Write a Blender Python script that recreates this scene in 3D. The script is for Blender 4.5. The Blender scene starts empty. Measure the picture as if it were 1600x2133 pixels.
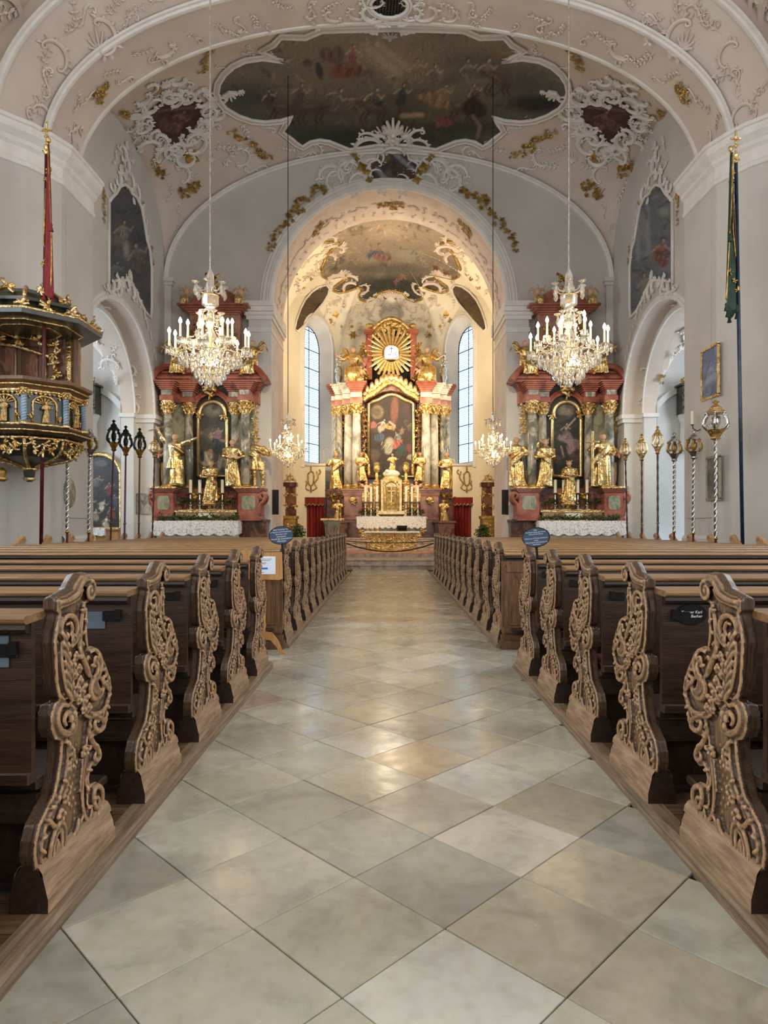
import bpy, bmesh, math, random
import numpy as np
from mathutils import Vector, Matrix
from mathutils.bvhtree import BVHTree
PI = math.pi
F, CX, HY, EYE = 1417.0, 810.0, 1096.0, 1.5        # focal length, vanishing point (1600x2133 frame), eye height
SC = bpy.context.scene
COL = SC.collection
# ---------------------------------------------------------------- camera, world, lights, exposure
cam_d = bpy.data.cameras.new('camera'); cam = bpy.data.objects.new('camera', cam_d); COL.objects.link(cam)
cam.location = (0, 0, EYE); cam.rotation_euler = (PI/2, 0, 0)
cam_d.sensor_fit = 'HORIZONTAL'; cam_d.sensor_width = 36; cam_d.lens = 36*F/1600
cam_d.shift_x = -10/1600; cam_d.shift_y = 29.5/1600; cam_d.clip_end = 300
SC.camera = cam
SC.view_settings.view_transform = 'Standard'; SC.view_settings.look = 'None'
SC.view_settings.exposure = 0.0; SC.view_settings.gamma = 1; SC.view_settings.use_curve_mapping = False
w = bpy.data.worlds.new('overcast_sky'); SC.world = w; w.use_nodes = True
w.node_tree.nodes['Background'].inputs[0].default_value = (.62, .80, 1.0, 1)
w.node_tree.nodes['Background'].inputs[1].default_value = 2.7
def area(name, loc, rot, sx, sy, power, col):
    l = bpy.data.lights.new(name, 'AREA'); l.shape = 'RECTANGLE'; l.size = sx; l.size_y = sy
    l.energy = power; l.color = col
    o = bpy.data.objects.new(name, l); o.location = loc; o.rotation_euler = rot; COL.objects.link(o); return o
def point(name, loc, power, col, r=.1):
    l = bpy.data.lights.new(name, 'POINT'); l.energy = power; l.color = col; l.shadow_soft_size = r
    o = bpy.data.objects.new(name, l); o.location = loc; COL.objects.link(o); return o
DAY, WARM = (.88, .93, 1.0), (1.0, .70, .34)
# unseen area lights beside and behind the viewer, standing in for nave window daylight
for s in (-1, 1):
    for y in (-7, -1.5, 4, 9.5):
        area('nave_window_light', (s*8.35, y, 6.2), (0, s*PI/2, 0), 6.0, 2.6, 330, DAY)
area('gallery_window_light', (0, -11.6, 7), (PI/2, 0, 0), 7, 6, 620, DAY)
# windows of the side chapels, high on their outer walls
for s in (-1, 1):
    area('chapel_window_light', (s*13.7, 20.5, 5.5), (0, s*PI/2, 0), 4.0, 3.0, 420, (.74, .87, 1.0))
# altar spotlights hidden behind the chancel arch and the warm wash on the side altars
def spot(name, loc, target, power, size, col, blend=.6, r=.15):
    l = bpy.data.lights.new(name, 'SPOT'); l.energy = power; l.color = col; l.spot_size = size; l.spot_blend = blend; l.shadow_soft_size = r
    o = bpy.data.objects.new(name, l); o.location = loc
    o.rotation_euler = (Vector(target)-Vector(loc)).to_track_quat('-Z', 'Y').to_euler(); COL.objects.link(o); return o
for s in (-1, 1):
    spot('altar_spotlight', (s*3.9, 28.0, 8.2), (-s*.6, 36, 5.5), 1900, 1.15, (1, .80, .50), .7, .3)
    spot('vault_spotlight', (s*4.7, 29.0, 5.0), (-s*.8, 33.5, 13.5), 1900, 1.7, (1, .82, .56), .8, .5)
    spot('side_altar_spotlight', (s*3.2, 15.0, 9.0), (s*6.4, 24.5, 4.2), 1500, .75, (1, .80, .52), .8, .3)
for s in (-1, 1): spot('sanctuary_fill_light', (s*3.6, 25.8, 8.6), (-s*.8, 29.8, 1.2), 1300, 1.0, (1, .84, .58), .7, .3)  # added unseen spots that brighten the steps and low altar
point('chancel_lamp', (0, 30.5, 9.0), 260, (1, .82, .58), .5)
# ---------------------------------------------------------------- helpers
def P(px, py, Y):                                   # a photograph pixel at depth Y
    return Vector(((px-CX)*Y/F, Y, EYE+(HY-py)*Y/F))
def tag(o, label=None, cat=None, group=None, kind=None):
    if label: o['label'] = label
    if cat: o['category'] = cat
    if group: o['group'] = group
    if kind: o['kind'] = kind
    return o
def empty(name, loc=(0, 0, 0), rz=0, label=None, cat=None, group=None):
    o = bpy.data.objects.new(name, None); COL.objects.link(o); o.location = loc; o.rotation_euler = (0, 0, rz)
    o.empty_display_size = .1
    return tag(o, label, cat, group)
def copy_tree(o, parent=None):
    c = o.copy(); COL.objects.link(c); c.parent = parent
    for ch in list(o.children): copy_tree(ch, c)
    return c
def frame_of(n):                                    # rotation matrix with z along n
    n = Vector(n).normalized()
    u = Vector((0, 0, 1)).cross(n)
    if u.length < 1e-3: u = Vector((1, 0, 0))
    u.normalize(); v = n.cross(u)
    return u, v, n
class MB:
    def __init__(s): s.v = []; s.f = []; s.m = []; s.M = None; s.c = []
    def add(s, vs, fs, mi=0):
        b = len(s.v)
        if s.M is not None: vs = [s.M @ Vector(p) for p in vs]
        s.v.extend([tuple(p) for p in vs]); s.f.extend([tuple(b+i for i in f) for f in fs]); s.m.extend([mi]*len(fs))
    def box(s, x0, x1, y0, y1, z0, z1, mi=0):
        s.add([(x0,y0,z0),(x1,y0,z0),(x1,y1,z0),(x0,y1,z0),(x0,y0,z1),(x1,y0,z1),(x1,y1,z1),(x0,y1,z1)],
              [(3,2,1,0),(4,5,6,7),(0,1,5,4),(1,2,6,5),(2,3,7,6),(3,0,4,7)], mi)
    def cbox(s, x0, x1, y0, y1, z0, z1, b=.01, mi=0):   # box with chamfered top and vertical edges
        s.loft([(x0,x1,y0,y1,z0,0),(x0,x1,y0,y1,z1-b,0),(x0,x1,y0,y1,z1,b)], b, mi)
    def loft(s, L, b, mi=0):
        vs = []
        for (x0,x1,y0,y1,z,i) in L:
            a = b+i*.0
            x0 += i; x1 -= i; y0 += i; y1 -= i
            vs += [(x0+b,y0,z),(x1-b,y0,z),(x1,y0+b,z),(x1,y1-b,z),(x1-b,y1,z),(x0+b,y1,z),(x0,y1-b,z),(x0,y0+b,z)]
        fs = []
        for k in range(len(L)-1):
            for i in range(8): fs.append((k*8+i, k*8+(i+1)%8, k*8+8+(i+1)%8, k*8+8+i))
        fs.append(tuple(range(7,-1,-1))); n = (len(L)-1)*8; fs.append(tuple(range(n, n+8)))
        s.add(vs, fs, mi)
    def quad(s, a, b, c, d, mi=0): s.add([a,b,c,d], [(0,1,2,3)], mi)
    def prism(s, pts, lo, hi, axis='y', mi=0):      # polygon in the two other axes, extruded along axis
        def mk(p, h):
            if axis == 'y': return (p[0], h, p[1])
            if axis == 'x': return (h, p[0], p[1])
            return (p[0], p[1], h)
        n = len(pts)
        vs = [mk(p, lo) for p in pts]+[mk(p, hi) for p in pts]
        fs = [(i, (i+1)%n, n+(i+1)%n, n+i) for i in range(n)]
        fs.append(tuple(range(n-1,-1,-1))); fs.append(tuple(range(n, 2*n)))
        s.add(vs, fs, mi)
    def sweep(s, path, prof, closed=False, mi=0):   # profile (a,b) carried along 3D frames path=[(pos,A,B)]
        m = len(prof); vs = []
        for (p, A, B) in path:
            for (a, b) in prof: vs.append(Vector(p)+Vector(A)*a+Vector(B)*b)
        fs = []
        n = len(path)
        for k in range(n if closed else n-1):
            k2 = (k+1)%n
            for i in range(m-1): fs.append((k*m+i, k*m+i+1, k2*m+i+1, k2*m+i))
        s.add(vs, fs, mi)
    def lathe(s, prof, n=16, c=(0,0,0), mi=0, squash=1.0, a0=0, a1=2*PI):
        full = abs(a1-a0-2*PI) < 1e-6; k = n if full else n+1
        vs = []
        for (r, z) in prof:
            for i in range(k):
                a = a0+(a1-a0)*i/n
                vs.append((c[0]+r*math.cos(a), c[1]+r*math.sin(a)*squash, c[2]+z))
        fs = []
        for j in range(len(prof)-1):
            for i in range(n):
                i2 = (i+1)%k
                fs.append((j*k+i, j*k+i2, j*k+k+i2, j*k+k+i))
        if full and prof[0][0] > 1e-4: fs.append(tuple(range(k-1,-1,-1)))
        if full and prof[-1][0] > 1e-4: b = (len(prof)-1)*k; fs.append(tuple(range(b, b+k)))
        s.add(vs, fs, mi)
    def tube(s, pts, r, n=6, mi=0, flat=1.0, up=None, caps=True):
        pts = [Vector(p) for p in pts]; m = len(pts)
        if m < 2: return
        rs = r if hasattr(r, '__len__') else [r]*m
        vs = []; prev = None
        for i, p in enumerate(pts):
            t = (pts[min(i+1, m-1)]-pts[max(i-1, 0)])
            if t.length < 1e-9: t = Vector((0, 0, 1))
            t.normalize()
            if up is not None: u = Vector(up)-t*Vector(up).dot(t)
            elif prev is not None: u = prev-t*prev.dot(t)
            else: u = t.orthogonal()
            if u.length < 1e-6: u = t.orthogonal()
            u.normalize(); prev = u; v = t.cross(u)
            for k in range(n):
                a = 2*PI*k/n
                vs.append(p+(u*math.cos(a)*flat+v*math.sin(a))*rs[i])
        fs = []
        for i in range(m-1):
            for k in range(n):
                k2 = (k+1)%n
                fs.append((i*n+k, i*n+k2, i*n+n+k2, i*n+n+k))
        if caps:
            fs.append(tuple(range(n-1,-1,-1))); fs.append(tuple(range((m-1)*n, m*n)))
        s.add(vs, fs, mi)
    def ball(s, c, r, nu=8, nv=5, mi=0):
        if not hasattr(r, '__len__'): r = (r, r, r)
        vs = [(c[0], c[1], c[2]-r[2])]
        for j in range(1, nv):
            a = PI*j/nv
            for i in range(nu):
                b = 2*PI*i/nu
                vs.append((c[0]+r[0]*math.sin(a)*math.cos(b), c[1]+r[1]*math.sin(a)*math.sin(b), c[2]-r[2]*math.cos(a)))
        vs.append((c[0], c[1], c[2]+r[2])); fs = []
        for i in range(nu): fs.append((0, 1+(i+1)%nu, 1+i))
        for j in range(nv-2):
            for i in range(nu):
                a = 1+j*nu+i; b = 1+j*nu+(i+1)%nu
                fs.append((a, b, b+nu, a+nu))
        t = len(vs)-1; q = 1+(nv-2)*nu
        for i in range(nu): fs.append((q+i, q+(i+1)%nu, t))
        s.add(vs, fs, mi)
    def mesh(s, name, mats, smooth=False, sharp=None):
        me = bpy.data.meshes.new(name); me.from_pydata(s.v, [], s.f)
        if not hasattr(mats, '__len__'): mats = [mats]
        for m in mats: me.materials.append(m)
        if len(mats) > 1: me.polygons.foreach_set('material_index', s.m)
        if smooth: me.polygons.foreach_set('use_smooth', [True]*len(me.polygons))
        me.update()
        if smooth and sharp:
            try: me.set_sharp_from_angle(angle=sharp)
            except Exception: pass
        return me
    def build(s, name, mats, parent=None, smooth=False, sharp=None):
        o = bpy.data.objects.new(name, s.mesh(name, mats, smooth, sharp)); COL.objects.link(o)
        if parent: o.parent = parent
        return o
def link_mesh(name, me, parent=None, loc=None):
    o = bpy.data.objects.new(name, me); COL.objects.link(o)
    if parent: o.parent = parent
    if loc is not None: o.location = loc
    return o
def remeshed(mb, name, mats, voxel, smooth_it=0):   # one continuous skin around everything in mb
    me = mb.mesh(name, mats); o = bpy.data.objects.new(name, me); COL.objects.link(o)
    m = o.modifiers.new('r', 'REMESH'); m.mode = 'VOXEL'; m.voxel_size = voxel; m.use_smooth_shade = True
    if smooth_it:
        q = o.modifiers.new('s', 'SMOOTH'); q.iterations = smooth_it; q.factor = .5
    dg = bpy.context.evaluated_depsgraph_get(); ev = o.evaluated_get(dg)
    out = bpy.data.meshes.new_from_object(ev, depsgraph=dg)
    bpy.data.objects.remove(o); bpy.data.meshes.remove(me)
    out.polygons.foreach_set('use_smooth', [True]*len(out.polygons)); out.name = name
    return out
def smoothpath(pts, n=4):                            # Catmull-Rom through 2D or 3D points
    pts = [Vector(p) for p in pts]; out = []
    for i in range(len(pts)-1):
        p0 = pts[max(i-1, 0)]; p1 = pts[i]; p2 = pts[i+1]; p3 = pts[min(i+2, len(pts)-1)]
        for k in range(n):
            t = k/n
            out.append(.5*((2*p1)+(p2-p0)*t+(2*p0-5*p1+4*p2-p3)*t*t+(3*p1-p0-3*p2+p3)*t**3))
    out.append(pts[-1]); return out
# ---------------------------------------------------------------- materials
MT = {}
def srgb(h):
    if isinstance(h, str): h = [int(h[i:i+2], 16)/255 for i in (0, 2, 4)]
    return tuple((c/12.92 if c <= .04045 else ((c+.055)/1.055)**2.4) for c in h)+(1,)
def nmat(name):
    m = bpy.data.materials.new(name); m.use_nodes = True; MT[name] = m
    return m, m.node_tree, m.node_tree.nodes['Principled BSDF']
def ramp(nt, cols, fac):
    r = nt.nodes.new('ShaderNodeValToRGB'); e = r.color_ramp.elements
    for i, (p, c) in enumerate(cols):
        if i < 2: e[i].position = p; e[i].color = c
        else:
            q = e.new(p); q.color = c
    nt.links.new(fac, r.inputs[0]); return r.outputs[0]
def coords(nt, scale=(1, 1, 1), kind='Object', rot=(0, 0, 0)):
    t = nt.nodes.new('ShaderNodeTexCoord'); mp = nt.nodes.new('ShaderNodeMapping')
    mp.inputs['Scale'].default_value = scale; mp.inputs['Rotation'].default_value = rot
    nt.links.new(t.outputs[kind], mp.inputs[0]); return mp.outputs[0]
def noise(nt, vec, scale, detail=4, rough=.55, dist=0):
    n = nt.nodes.new('ShaderNodeTexNoise'); n.inputs['Scale'].default_value = scale
    n.inputs['Detail'].default_value = detail; n.inputs['Roughness'].default_value = rough; n.inputs['Distortion'].default_value = dist
    nt.links.new(vec, n.inputs['Vector']); return n.outputs['Fac']
def bump(nt, h, strength, dist=.01):
    b = nt.nodes.new('ShaderNodeBump'); b.inputs['Strength'].default_value = strength; b.inputs['Distance'].default_value = dist
    nt.links.new(h, b.inputs['Height']); return b.outputs[0]
def simple(name, c1, c2=None, rough=.5, metal=0, scale=3, bs=0, bscale=None, spec=None, lo=.35, hi=.65, stretch=(1, 1, 1), detail=4, bdist=.01):
    m, nt, b = nmat(name)
    b.inputs['Roughness'].default_value = rough; b.inputs['Metallic'].default_value = metal
    if spec is not None: b.inputs['Specular IOR Level'].default_value = spec
    v = coords(nt, stretch)
    f = noise(nt, v, scale, detail)
    nt.links.new(ramp(nt, [(lo, srgb(c1)), (hi, srgb(c2 or c1))], f), b.inputs['Base Color'])
    if bs:
        h = noise(nt, v, bscale or scale*6, 3)
        nt.links.new(bump(nt, h, bs, bdist), b.inputs['Normal'])
    return m
simple('plaster_white', 'cfccc6', 'dcd9d3', .85, scale=.7, bs=.15, bscale=30)
simple('plaster_grey', 'c3beb5', 'cec9c0', .85, scale=.6, bs=.15, bscale=30)
simple('plaster_pink', 'cbbbac', 'd7c9bb', .85, scale=.6, bs=.15, bscale=30)
simple('plaster_cream', 'e3d8bf', 'ece3cd', .8, scale=.6, bs=.1, bscale=30)
simple('stucco', 'ddd8cf', 'e8e4dc', .7, scale=3)
simple('stucco_pink', 'd2c0b3', 'e0d2c6', .75, scale=2)
simple('stucco_gold', '8a6c34', 'cdaa62', .4, .6, scale=6)
simple('gold', 'c4974a', 'f6e2ac', .34, .95, scale=7, bs=.9, bscale=13, bdist=.05, detail=6)
simple('gold_bright', 'e3c078', 'ffefc4', .34, .85, scale=8, bs=.5, bscale=22, bdist=.02)
simple('gold_dark', '7d6434', 'c9a55c', .42, .85, scale=9, bs=.4, bscale=25)
simple('silver', 'b9b9b6', 'efefec', .25, 1.0, scale=9, bs=.3, bscale=40)
simple('flesh', 'b98c6c', 'd9b593', .5, scale=6)
simple('marble_red', '7a3c2c', 'b8735c', .22, scale=2.2, detail=8, lo=.3, hi=.7)
simple('marble_pink', '85594a', 'bb8c78', .25, scale=2.2, detail=8)
simple('dark_wood_green', '23251c', '3b3a2c', .3, scale=4)
simple('black_gap', '0c0a08', '14110e', .8)
simple('candle_wax', 'efe6cc', 'f8f2e0', .5)
simple('cloth_white', 'd6d3cc', 'ecebe6', .9, scale=8, bs=.2, bscale=60)
simple('cloth_red', '5e1016', '8a1a1c', .75, scale=6, bs=.3, bscale=50, stretch=(4, 4, .5))
simple('cloth_green', '0f2619', '1b3a26', .75, scale=6, bs=.3, bscale=50)
simple('cushion_red', '4e1420', '6b1d2a', .6, scale=10)
simple('leaf_green', '1c2d12', '45602a', .6, scale=12)
simple('petal_red', '9a1115', 'd12a20', .6, scale=12)
simple('petal_yellow', 'd9ad10', 'f7dc3c', .6, scale=12)
simple('iron', '191714', '2b2825', .45, .6, scale=10)
simple('pole_red', '3a0f10', '5c1a18', .4, scale=10)
simple('pole_blue', '10202f', '1d3850', .35, scale=10)
simple('pale_wood', 'a9743c', 'c8945a', .45, scale=3, stretch=(8, 8, 1))
simple('slate_blue', '33455c', '3f546d', .4)
simple('paper', 'dfe8f3', 'eaf0f7', .6)
simple('print_blue', '1f6fc0', '2a7fd0', .6)
simple('print_dark', '4a5560', '606c78', .6)
simple('print_white', 'd5dde6', 'eef2f6', .6)
simple('wax_white', 'efe9da', 'f8f4ea', .4)
simple('white_stone', 'cfc9bb', 'e6e1d6', .5)
simple('blue_twist', '6f8598', '93a8b8', .3)
simple('velvet_red', '5a0e10', '8e1f18', .8, scale=1.5, stretch=(14, 14, .6))
def veined(name, c1, c2, c3, rough=.15, scale=1.6):
    m, nt, b = nmat(name); v = coords(nt, (1, 1, .6), rot=(.5, .3, .2)); b.inputs['Roughness'].default_value = rough
    f = noise(nt, v, scale, 8, .62, 1.6)
    nt.links.new(ramp(nt, [(.30, srgb(c1)), (.48, srgb(c2)), (.56, srgb(c3)), (.7, srgb(c2))], f), b.inputs['Base Color'])
veined('marble_grey', '4c5350', '8b8a80', 'c9bfae')
veined('marble_white', '8d8b86', 'c9c4b8', 'efe9dc', .12, 1.3)
veined('marble_green', '5c6152', '8d8e78', 'a9a58c', .25, 2.4)
veined('marble_brown', '3a2119', '5e3a2b', '8b6049', .2, 2)
veined('step_marble', '8b7060', 'a8917e', 'c2ae98', .3, 3)
def wood(name, c1, c2, c3, stretch, rough=.45, scale=3, bs=.25, crevice=None, spec=.5):
    m, nt, b = nmat(name); v = coords(nt, stretch); b.inputs['Roughness'].default_value = rough
    b.inputs['Specular IOR Level'].default_value = spec
    f = noise(nt, v, scale, 8, .65, .6)
    col = ramp(nt, [(.28, srgb(c1)), (.5, srgb(c2)), (.72, srgb(c3))], f)
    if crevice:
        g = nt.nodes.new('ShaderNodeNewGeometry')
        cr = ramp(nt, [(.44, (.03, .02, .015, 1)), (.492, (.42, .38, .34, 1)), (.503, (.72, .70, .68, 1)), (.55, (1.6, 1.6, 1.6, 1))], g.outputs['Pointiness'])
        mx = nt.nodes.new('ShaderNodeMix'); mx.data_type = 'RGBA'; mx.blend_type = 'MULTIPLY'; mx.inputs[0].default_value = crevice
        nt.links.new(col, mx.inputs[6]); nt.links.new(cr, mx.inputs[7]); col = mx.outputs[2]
    nt.links.new(col, b.inputs['Base Color'])
    nt.links.new(bump(nt, noise(nt, v, scale*5, 5), bs, .006), b.inputs['Normal'])
    return m
wood('wood_board', '22160d', '382618', '4a3423', (1, 12, 12), .42)
wood('wood_shelf', '5f452d', '8a6843', 'a9875b', (.8, 14, 14), .33, spec=.6)
wood('wood_shelf_warmlit', '6f5233', '9a7750', 'b8935f', (.8, 14, 14), .33, spec=.6)  # golden copy for the front block, warm light there put into the colour
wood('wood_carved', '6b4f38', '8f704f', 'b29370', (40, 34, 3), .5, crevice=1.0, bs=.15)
wood('wood_side', '33261b', '4d3a2a', '64503d', (40, 34, 3), .32, bs=.15)  # dark varnish, plus shade of the pew rows put into the colour
wood('wood_base', '6b5440', '96795c', 'b59879', (14, 1.4, 12), .6)
wood('wood_dark', '1a120c', '2b1d13', '3b2a1c', (10, 2, 10), .4)
wood('wood_kerb', '564433', '7b6650', '9b8568', (14, .8, 14), .5)
wood('wood_floor', '3c2b1c', '5e452d', '7a6246', (1, 8, 8), .5)
wood('wood_panel', '4a3220', '6d4b30', '8a6442', (10, 10, 1.2), .42)
# stone floor tiles: one material, each tile tinted by its own object colour
m, nt, b = nmat('floor_stone'); v = coords(nt); oi = nt.nodes.new('ShaderNodeObjectInfo')
vv = nt.nodes.new('ShaderNodeVectorMath'); vv.operation = 'ADD'
cb = nt.nodes.new('ShaderNodeCombineXYZ'); sm = nt.nodes.new('ShaderNodeMath'); sm.operation = 'MULTIPLY'; sm.inputs[1].default_value = 47
nt.links.new(oi.outputs['Random'], sm.inputs[0])
for i in range(3): nt.links.new(sm.outputs[0], cb.inputs[i])
nt.links.new(v, vv.inputs[0]); nt.links.new(cb.outputs[0], vv.inputs[1]); v2 = vv.outputs[0]
c = ramp(nt, [(.3, (.78, .78, .78, 1)), (.5, (1, 1, 1, 1)), (.75, (1.12, 1.10, 1.05, 1))], noise(nt, v2, 3.2, 6, .6, .8))
c2 = ramp(nt, [(.45, (1, 1, 1, 1)), (.8, (.80, .74, .62, 1))], noise(nt, v2, 14, 6, .6))
mx = nt.nodes.new('ShaderNodeMix'); mx.data_type = 'RGBA'; mx.blend_type = 'MULTIPLY'; mx.inputs[0].default_value = 1
nt.links.new(oi.outputs['Color'], mx.inputs[6]); nt.links.new(c, mx.inputs[7])
my = nt.nodes.new('ShaderNodeMix'); my.data_type = 'RGBA'; my.blend_type = 'MULTIPLY'; my.inputs[0].default_value = .7
nt.links.new(mx.outputs[2], my.inputs[6]); nt.links.new(c2, my.inputs[7]); nt.links.new(my.outputs[2], b.inputs['Base Color'])
mr = nt.nodes.new('ShaderNodeMapRange'); mr.inputs[1].default_value = .3; mr.inputs[2].default_value = .7; mr.inputs[3].default_value = .14; mr.inputs[4].default_value = .30
nt.links.new(noise(nt, v2, 5, 5), mr.inputs[0]); nt.links.new(mr.outputs[0], b.inputs['Roughness'])
nt.links.new(bump(nt, noise(nt, v2, 9, 4), .12, .01), b.inputs['Normal'])
# crystal: clear faceted glass, seen through and glittering
m, nt, b = nmat('crystal'); b.inputs['Base Color'].default_value = (1, .96, .86, 1); b.inputs['Roughness'].default_value = .03
b.inputs['IOR'].default_value = 1.5; b.inputs['Transmission Weight'].default_value = .85; b.inputs['Specular IOR Level'].default_value = .8
def emis(name, col, st):
    m, nt, b = nmat(name); b.inputs['Base Color'].default_value = col; b.inputs['Emission Color'].default_value = col; b.inputs['Emission Strength'].default_value = st
emis('bulb', (1, .84, .55, 1), 18)
emis('lamp_red', (1, .1, .03, 1), 1.5)
# leaded window glass: daylight comes through it
m, nt, b = nmat('window_glass'); b.inputs['Base Color'].default_value = (.8, .92, 1, 1); b.inputs['Roughness'].default_value = .2
b.inputs['Transmission Weight'].default_value = 1.0; b.inputs['IOR'].default_value = 1.05
def vcol(name='painting', rough=.55):
    m, nt, b = nmat(name); a = nt.nodes.new('ShaderNodeVertexColor'); a.layer_name = 'Col'
    v = coords(nt); 
    mx = nt.nodes.new('ShaderNodeMix'); mx.data_type = 'RGBA'; mx.blend_type = 'MULTIPLY'; mx.inputs[0].default_value = .6
    c = ramp(nt, [(.3, (.75, .75, .75, 1)), (.7, (1.2, 1.2, 1.2, 1))], noise(nt, v, 22, 4))
    nt.links.new(a.outputs[0], mx.inputs[6]); nt.links.new(c, mx.inputs[7]); nt.links.new(mx.outputs[2], b.inputs['Base Color'])
    b.inputs['Roughness'].default_value = rough
vcol('painting', .5); vcol('fresco', .85)
M = MT
# ================================================================ THE SETTING
rnd = random.Random(7)
def struct(o): o['kind'] = 'structure'; return o
# ---- floor and its stone tiles
mb = MB(); mb.box(-14.2, 14.2, -12, 23.6, -.3, -.014); floor = struct(mb.build('floor', M['black_gap']))
XL, XR = -1.225, 1.315
def clip(poly, a, bnd, keep_less):
    out = []
    for i in range(len(poly)):
        p, q = poly[i], poly[(i+1)%len(poly)]
        ip = (p[a] <= bnd) if keep_less else (p[a] >= bnd); iq = (q[a] <= bnd) if keep_less else (q[a] >= bnd)
        if ip: out.append(p)
        if ip != iq:
            t = (bnd-p[a])/(q[a]-p[a]); out.append((p[0]+(q[0]-p[0])*t, p[1]+(q[1]-p[1])*t))
    return out
TC = [(.46,.44,.36), (.45,.44,.36), (.50,.48,.39), (.41,.40,.32), (.47,.45,.35), (.38,.37,.31), (.53,.52,.45), (.45,.41,.31)]
special = {}
def tile(poly, cx, cy, col):
    if len(poly) < 3: return
    top = 0 + rnd.uniform(-.0015, .0015)
    mx = sum(p[0] for p in poly)/len(poly); my_ = sum(p[1] for p in poly)/len(poly)
    sh = [(p[0]+(mx-p[0])*.005, p[1]+(my_-p[1])*.005) for p in poly]
    n = len(poly); t = MB()
    vs = [(p[0]-mx, p[1]-my_, -.013) for p in poly]+[(p[0]-mx, p[1]-my_, top-.003) for p in poly]+[(p[0]-mx, p[1]-my_, top) for p in sh]
    fs = [(i, (i+1)%n, n+(i+1)%n, n+i) for i in range(n)]+[(n+i, n+(i+1)%n, 2*n+(i+1)%n, 2*n+i) for i in range(n)]+[tuple(range(2*n, 3*n))]
    t.add(vs, fs)
    o = t.build('tile', M['floor_stone'], floor); o.location = (mx, my_, 0); o.color = (*col, 1)
def tint(cx, cy):
    c = rnd.choice(TC); j = rnd.uniform(.90, 1.08); c = [x*j for x in c]
    if cy > 11: c = [c[0]*.97, c[1]*.88, c[2]*.76]
    return c
HX, HD = .357, .371
for k in range(-4, 58):
    yc = 2.536+HD*k
    if yc > 23.9: break
    x0 = (.209 if k % 2 == 0 else -.149)+HX
    wide = 7.3 < yc < 8.75
    for i in range(-9 if wide else -5, 10 if wide else 6):
        xc = x0+i*2*HX; g = .0045
        poly = [(xc-HX+g, yc), (xc, yc-HD+g), (xc+HX-g, yc), (xc, yc+HD-g)]
        if wide:
            if yc < 7.3: continue
            if abs(xc) > 3.4: continue
        poly = clip(poly, 1, 23.58, True)
        if not wide:
            poly = clip(poly, 0, XL, False) if poly else poly
            poly = clip(poly, 0, XR, True) if poly else poly
        if len(poly) < 3: continue
        a = abs(sum(poly[j][0]*poly[(j+1)%len(poly)][1]-poly[(j+1)%len(poly)][0]*poly[j][1] for j in range(len(poly))))/2
        if a < .004: continue
        col = tint(xc, yc)
        px = CX+xc*F/max(yc, .5); py = HY+EYE*F/max(yc, .5)
        for (sx, sy, c) in [(870,1590,(.50,.40,.26)), (880,1665,(.48,.45,.37)), (710,2133,(.33,.29,.28)), (640,1790,(.56,.50,.38)), (1085,1740,(.57,.53,.44)), (1380,2020,(.58,.53,.42)), (600,1420,(.50,.42,.33)), (560,1430,(.46,.36,.28)), (830,1308,(.55,.38,.2)), (1160,1830,(.52,.47,.33))]:
            if abs(px-sx) < HX*F/max(yc, .5)*.55 and abs(py-sy) < 30*(yc < 6)+6: col = c
        tile(poly, xc, yc, col)
# ---- kerbs and wooden platforms under the pews
def kerb(name, xe, s, y0, y1):
    mb = MB(); prof = [(0, -.02), (0, .018), (.006, .030), (.004, .042), (.016, .055), (.035, .060), (.105, .060), (.105, -.02)]
    mb.sweep([((xe, y, 0), (s, 0, 0), (0, 0, 1)) for y in (y0, y1)], prof)
    n = len(prof)
    for y in (y0, y1): mb.add([(xe+s*a, y, b) for a, b in prof], [tuple(range(n))])
    return struct(mb.build(name, M['wood_kerb']))
kerb('trim_1', XL, -1, -1, 7.22); kerb('trim_2', XR, 1, -1, 7.22); kerb('trim_3', XL, -1, 8.36, 21.6); kerb('trim_4', XR, 1, 8.36, 21.6)
for i, (s, xe) in enumerate(((-1, XL), (1, XR))):
    for (y0, y1) in ((-1, 7.22), (8.36, 21.6)):
        y = y0
        root = None
        mb = MB(); x0, x1 = sorted((xe+s*.104, s*7.0)); mb.box(x0, x1, y0, y1, -.01, .05)
        base = struct(mb.build('pew_platform', M['wood_dark']))
        y = y0
        while y < y1-.05 and y < 8:                 # floor boards of the platform
            t = MB(); t.box(x0, x1, y+.003, min(y+.2, y1)-.003, .05, .058)
            t.build('plank', M['wood_floor'], base); y += .2
        if y0 > 8: t = MB(); t.box(x0, x1, y0, y1, .05, .058); t.build('boarding', M['wood_floor'], base)
mb = MB(); mb.box(-1.40, XL-.105, 7.3, 8.3, -.02, -.01)
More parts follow.
